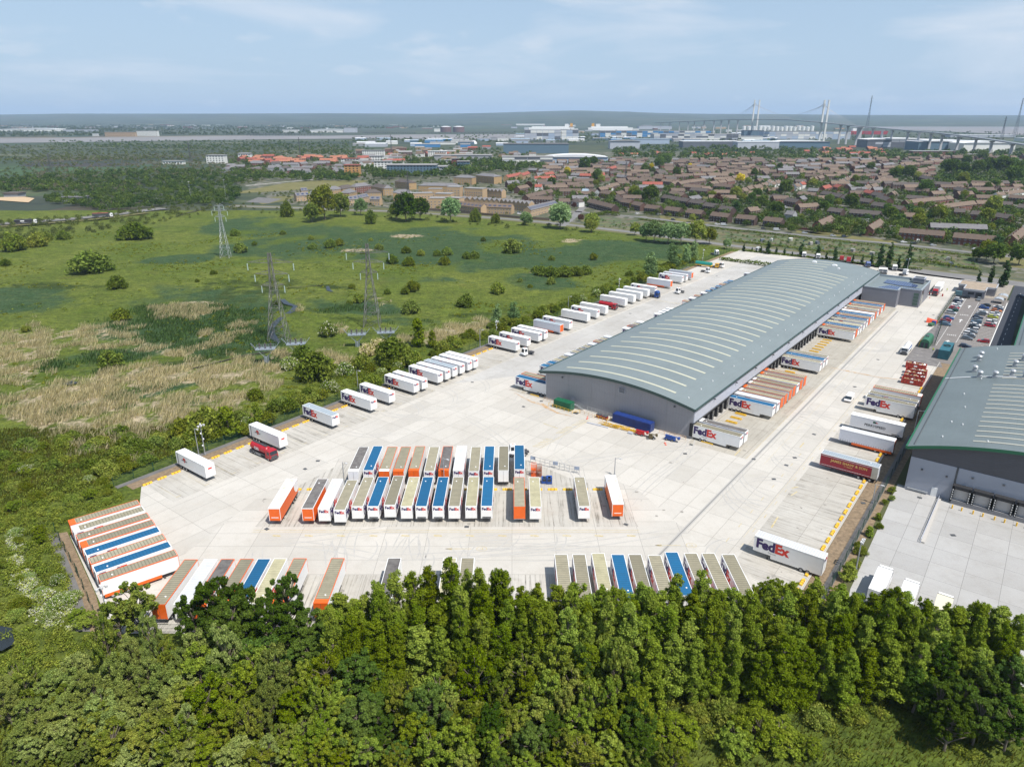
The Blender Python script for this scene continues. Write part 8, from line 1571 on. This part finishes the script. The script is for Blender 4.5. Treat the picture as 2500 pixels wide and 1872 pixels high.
for x0,x1,fx,lb in ((1292,1400,1389,"white ship with a yellow funnel, left one"),(1437,1543,1447,"white ship with a yellow funnel, right one")):
    A=P(x0,319);B_=P(x1,319);L_=B_.x-A.x;k=(A.y)/FPX;t=empty("ship",(A.x,A.y,.5),0,lb,"ship");b=MB();b.prism([(0,0),(L_,0),(L_+6,18),(-4,18)],0,26,'y');b.box(L_*.06,L_*.9,2,24,18,26);b.build("hull",white,t);fxw=(fx-x0)*k;b=MB();b.box(fxw-9,fxw+9,6,20,26,46);b.build("funnel",mat("funnel_yellow",(.65,.32,.02),.5),t);b=MB();s_=1 if x0<1400 else-1;b.box(fxw-45*1,fxw-20,3,23,26,42) if s_>0 else b.box(fxw+20,fxw+50,3,23,26,42);b.build("bridge_house",white,t)
A=P(2077,329);t=empty("ship",(A.x,A.y,.5),0,"long red ship moored behind the bridge piers","ship");b=MB();b.prism([(0,0),(190,0),(196,17),(-3,17)],0,24,'y');b.build("hull",mat("ship_red",(.32,.02,.02),.5),t);b=MB();b.box(8,28,2,22,17,30);b.build("bridge_house",white,t)
# jetties
for i,(x0,x1,y,lb) in enumerate(((603,790,332,"dark jetty across the river, left one"),(886,1017,327.5,"dark jetty across the river, middle one"),(1045,1260,327.5,"dark jetty across the river, right one"))):
    A=P(x0,y);B_=P(x1,y);n=24;t=empty("jetty",(A.x,A.y,.5),0,lb,"jetty");b=MB();b.box(0,B_.x-A.x,0,8,7,9);b.build("deck",dkgrey,t);b=MB();b.box(0,2,0,6,0,7);pm=b.mesh("pile",dkgrey);[ob("pile",pm,t,((B_.x-A.x)*k/n,0,0)) for k in range(n)]
# ---- the cable stayed bridge
br_=empty("cable_stayed_bridge",P(1850,318),0,"long grey bridge with two pairs of tall pale towers crossing the river","bridge");bo=br_.location.copy()
conc=mat("bridge_concrete",(.42,.42,.43),.8);dkc=mat("bridge_deck_dark",(.16,.18,.20),.8)
DK=[(1600,300.5,5200),(1660,297.5,4700),(1720,295,4150),(1790,292.5,3650),(1843,291.5,3250),(1930,292.5,2900),(2020,300,2650),(2090,307,2450),(2180,315,2230),(2290,324,2000),(2400,337,1800),(2500,352,1650),(2620,372,1500)]
def bp(px,py,D):a=PITCH+math.atan((py-936)/FPX);z_=CH-D*math.tan(a);return Vector((xat(px,D,z_),D,z_))
dp=[bp(*q) for q in DK];fine=[]
for i in range(len(dp)-1):
    for k in range(8):fine.append(dp[i].lerp(dp[i+1],k/8))
fine.append(dp[-1]);sm2=[fine[0]]+[(fine[i-1]+fine[i]*2+fine[i+1])/4 for i in range(1,len(fine)-1)]+[fine[-1]]
b=MB()
for i in range(len(sm2)-1):
    a,c=sm2[i],sm2[i+1];d=(c-a);n_=Vector((-d.y,d.x,0)).normalized()*9;
    for p0,p1 in ((a,c),):q=[p0-n_,p1-n_,p1+n_,p0+n_];lo=[v-Vector((0,0,2)) for v in q];b.quad(*q);b.quad(*lo[::-1]);b.quad(q[0],lo[0],lo[1],q[1]);b.quad(q[2],lo[2],lo[3],q[3])
ob("deck",b.mesh("deck",dkc),br_,-bo)
for px,D in [(1615+i*21,None) for i in range(10)]+[(1826,None),(1868,None),(1905,None)]*0+[(2052,None),(2072,None),(2100,None),(2128,None),(2157,None),(2185,None),(2212,None),(2240,None),(2268,None),(2300,None),(2340,None),(2380,None),(2425,None),(2470,None)]:
    i=min(range(len(sm2)),key=lambda j:abs(proj(*sm2[j])[0]-px));q=sm2[i];b=MB();w_=3 if px<2080 or px>2110 else 9;b.prism([(-w_,0),(w_,0),(w_*.8,q.z-4),(-w_*.8,q.z-4)],-2,2,'y');b.box(-w_-2,w_+2,-2.5,2.5,q.z-7,q.z-4.02);ob("pier",b.mesh("pier",conc),br_,Vector((q.x,q.y,0))-Vector((bo.x,bo.y,0)))
tw=[]
for px,D in ((1837,3250),(1849,3270),(2008,2680),(2019,2700)):
    top=bp(px+6,244.5,D);x=top.x;b=MB();b.prism([(-3.2,0),(3.2,0),(2.4,top.z),(-2.4,top.z)],-3,3,'y');ob("tower",b.mesh("tower",[mat("bridge_tower_pale",(.62,.62,.60),.7)]),br_,Vector((x,D,0))-Vector((bo.x,bo.y,0)));tw.append((x,D,top.z))
b=MB()
for (x,D,tz) in (tw[0],tw[2]):
    ic=min(range(len(sm2)),key=lambda j:abs(sm2[j].y-D))
    for k in range(1,10):
        for s_ in (-1,1):
            j=max(0,min(len(sm2)-1,ic+s_*k));b.bar((x,D,tz-2-k*2),sm2[j],.28,n=3)
ob("stay_cables",b.mesh("stay_cables",conc),br_,-bo)
# ---- lattice pylons
def pylon(px0,px1,pyb,pyt,arms,lb,name="lattice_pylon",r_=.13,m=None,D=None,ins=True,scale=None,dirx=1.0):
    A=P((px0+px1)/2,pyb);D_=A.y;h=htop(0,pyt,D_);c=D_*cp+CH*sp;w_=(px1-px0)/2*c/FPX;t=empty(name,A,0,lb,"pylon");m=m or mat("weathered_pylon_steel",(.13,.11,.095),.6,.2,var=.4,vscale=.4,var2=(.24,.245,.25));b=MB();wt=w_*.12
    hw=lambda z_:w_+(wt*2.2-w_)*min(1,z_/(h*.66)) if z_<h*.66 else wt*2.2+(wt-wt*2.2)*(z_-h*.66)/(h*.34)
    cs=((-1,-1),(1,-1),(1,1),(-1,1));n=11;zs=[h*(1-(1-k/n)**1.15) for k in range(n+1)]
    for sx,sy in cs:
        for k in range(n):b.bar((sx*hw(zs[k]),sy*hw(zs[k])*.9,zs[k]),(sx*hw(zs[k+1]),sy*hw(zs[k+1])*.9,zs[k+1]),r_)
    for k in range(n):
        for q in range(4):
            a,c_=cs[q],cs[(q+1) %4];b.bar((a[0]*hw(zs[k]),a[1]*hw(zs[k])*.9,zs[k]),(c_[0]*hw(zs[k+1]),c_[1]*hw(zs[k+1])*.9,zs[k+1]),r_*.5,n=3);b.bar((c_[0]*hw(zs[k]),c_[1]*hw(zs[k])*.9,zs[k]),(a[0]*hw(zs[k+1]),a[1]*hw(zs[k+1])*.9,zs[k+1]),r_*.5,n=3)
            if k %2==0:b.bar((a[0]*hw(zs[k]),a[1]*hw(zs[k])*.9,zs[k]),(c_[0]*hw(zs[k]),c_[1]*hw(zs[k])*.9,zs[k]),r_*.6,n=3)
    b.build("tower",m,t)
    for py,half in arms:
        z_=htop(0,py,D_);Lx=half*c/FPX*.93;b=MB()
        for s_ in (-1,1):
            for yy in (-1,1):b.bar((s_*hw(z_),yy*hw(z_)*.9,z_),(s_*Lx,0,z_+.3),r_*.6);b.bar((s_*hw(z_),yy*hw(z_)*.9,z_+1.6),(s_*Lx,0,z_+.3),r_*.5)
            for k in range(1,5):f_=k/5;x_=s_*(hw(z_)+(Lx-hw(z_))*f_);b.bar((x_,-hw(z_)*.9*(1-f_),z_),(x_,0,z_+.3+1.3*(1-f_)),r_*.4,n=3)
        am=b.build("crossarm",m,t)
        if ins:
            for s_ in (-1,1):q=MB();[q.cyl((0,0,-.5-k*.34),.20,.24,n=8) for k in range(8)];q.build("insulator",mat("pale_glass_insulator",(.42,.52,.50),.3),am,(s_*Lx,0,z_))
    return t
pylon(660,706,836,617,[(642,58),(670,43),(697,29)],"rust stained lattice pylon, the nearer left one on the marsh");pylon(890,930,800,594,[(617,54),(641,39),(666,22)],"lattice pylon, the right hand near one on the marsh");pylon(541,563,631,500,[(515,20),(530,14),(503,12)],"pale lattice pylon farther back at the marsh's left centre",r_=.12,m=steel)
pylon(993,1003,498,418,[(430,9),(445,10),(458,8)],"dark lattice pylon rising before the apartment blocks",m=dkgrey,ins=False);pylon(118,134,420,375,[(382,12),(390,14),(398,10)],"faint lattice pylon in the scrub at the far left",m=dkgrey,ins=False,r_=.2);pylon(464,470,402,345,[(352,5),(360,6)],"thin distant pylon left of the ochre apartment block",m=dkgrey,ins=False,r_=.2);pylon(733,737,400,335,[(342,4),(350,5)],"thin distant pylon above the orange roofs",m=dkgrey,ins=False,r_=.2);pylon(954,958,375,328,[(334,4),(341,5)],"thin distant pylon by the river, centre",m=dkgrey,ins=False,r_=.25)
pylon(1367,1371,372,320,[(326,5),(333,6)],"distant pylon before the lilac shed",m=dkgrey,ins=False,r_=.25);pylon(1524,1529,448,395,[(402,6),(410,7)],"pylon rising among estate roofs",m=dkgrey,ins=False,r_=.18);pylon(2110,2117,330,234,[(241,5),(248,6)],"very tall lattice river crossing pylon right of the bridge towers",m=dkgrey,ins=False,r_=.4);pylon(2472,2480,335,240,[(247,5),(254,6)],"very tall lattice river crossing pylon near the right border",m=dkgrey,ins=False,r_=.4);pylon(2440,2447,345,285,[(290,5),(296,6)],"dark pylon just left of the right border",m=dkgrey,ins=False,r_=.4)
# sealing end platforms beside the two near pylons
def platform(px,pyb,pyp,lb):
    A=P(px,pyb);z_=htop(0,pyp,A.y);t=empty("cable_platform",A,.12,lb,"platform");gm=mat("grey_blue_steel",(.27,.31,.35),.5,.2,var=.2,vscale=.6);b=MB()
    for sx,sy in ((-1,-1),(1,-1),(1,1),(-1,1)):b.bar((sx*.7,sy*.7,0),(sx*.7,sy*.7,z_*.6),.12);b.bar((sx*.7,sy*.7,z_*.55),(sx*2.6,sy*1.3,z_),.10);b.bar((sx*.7,sy*.7,0),(-sx*.7,sy*.7,z_*.3),.07);b.bar((-sx*.7,sy*.7,z_*.3),(sx*.7,sy*.7,z_*.6),.07);b.bar((sx*.7,-sy*.7,z_*.3),(sx*.7,sy*.7,z_*.6),.07)
    b.box(-.35,.35,-.9,-.7,0,z_*.55);b.build("column",gm,t);b=MB();b.box(-3.4,3.4,-1.5,1.5,z_,z_+.25)
    for i in range(9):x_=-3.3+i*.82;[b.bar((x_,y_,z_+.2),(x_*1.05,y_,z_+1.3),.05) for y_ in (-1.5,1.5)]
    for zz in (.7,1.3):[b.bar((-3.5,y_,z_+zz),(3.5,y_,z_+zz),.05) for y_ in (-1.5,1.5)]
    for s_ in (-1,1):b.bar((s_*3.4,0,z_+.2),(s_*5.0,0,z_+2.4),.09);[b.bar((s_*(3.4+k*.4),-1,z_+.2+k*.5),(s_*(3.4+k*.4),1,z_+.2+k*.5),.05) for k in range(5)]
    b.build("deck",gm,t);q=MB();[q.cyl((0,0,k*.22),.26,.15,n=8) for k in range(9)];im=q.mesh("bushing",mat("brown_bushing",(.10,.08,.09),.4))
    for x_ in (-2,0,2):ob("bushing",im,t,(x_,0,z_+.3))
platform(653,889,852,"grey steel cable platform left of the near left pylon");platform(727,876,840,"grey steel cable platform right of the near left pylon");platform(874,850,817,"grey steel cable platform left of the right pylon");platform(944,841,812,"grey steel cable platform right of the right pylon")
# sandy yard at far left
sheet("sandy_yard",[P(*q) for q in ((-40,484),(60,482),(85,486),(70,496),(-40,488))],mat("sand",(.45,.33,.20),.95),.7)

# beyond 300 of a kind: the smallest far houses become one mass
hs_=[o for o in col.objects if o.name.startswith("terraced_house_row") and o.parent is None]
fl_=sorted([o for o in hs_ if o.get("group")],key=lambda o:-o.location.y)[:max(0,len(hs_)-298)]
mats=[];vv=[];ff=[];mm=[]
bpy.context.view_layer.update()
for o in fl_:
    for c in list(o.children):
        M=o.matrix_world @c.matrix_local;i0=len(vv);vv+=[tuple(M @v.co) for v in c.data.vertices];idx=[]
        for m_ in c.data.materials:
            if m_ not in mats:mats.append(m_)
            idx.append(mats.index(m_))
        for p_ in c.data.polygons:ff.append(tuple(i0+q for q in p_.vertices));mm.append(idx[p_.material_index])
        bpy.data.objects.remove(c)
    bpy.data.objects.remove(o)
if vv:
    me=bpy.data.meshes.new("distant_houses");me.from_pydata(vv,[],ff);[me.materials.append(m_) for m_ in mats];me.polygons.foreach_set("material_index",mm);tag(ob("distant_houses",me),"mass of the farthest small houses in the estate and town","houses",None,'stuff')
# ================================================================ HAZE
hm=bpy.data.materials.new("haze");hm.use_nodes=True;n=hm.node_tree.nodes;n.remove(n["Principled BSDF"]);pvn=n.new("ShaderNodeVolumePrincipled");pvn.inputs['Color'].default_value=(.56,.75,1.0,1);pvn.inputs['Density'].default_value=5e-5;pvn.inputs['Anisotropy'].default_value=.0
hm.node_tree.links.new(pvn.outputs[0],n["Material Output"].inputs['Volume'])
b=MB();b.box(-20500,20500,-700,20500,-1.2,330);hz_=b.build("haze",hm);hz_["kind"]="stuff";hz_["label"]="thin bluish summer haze"
scene.cycles.volume_max_steps=64
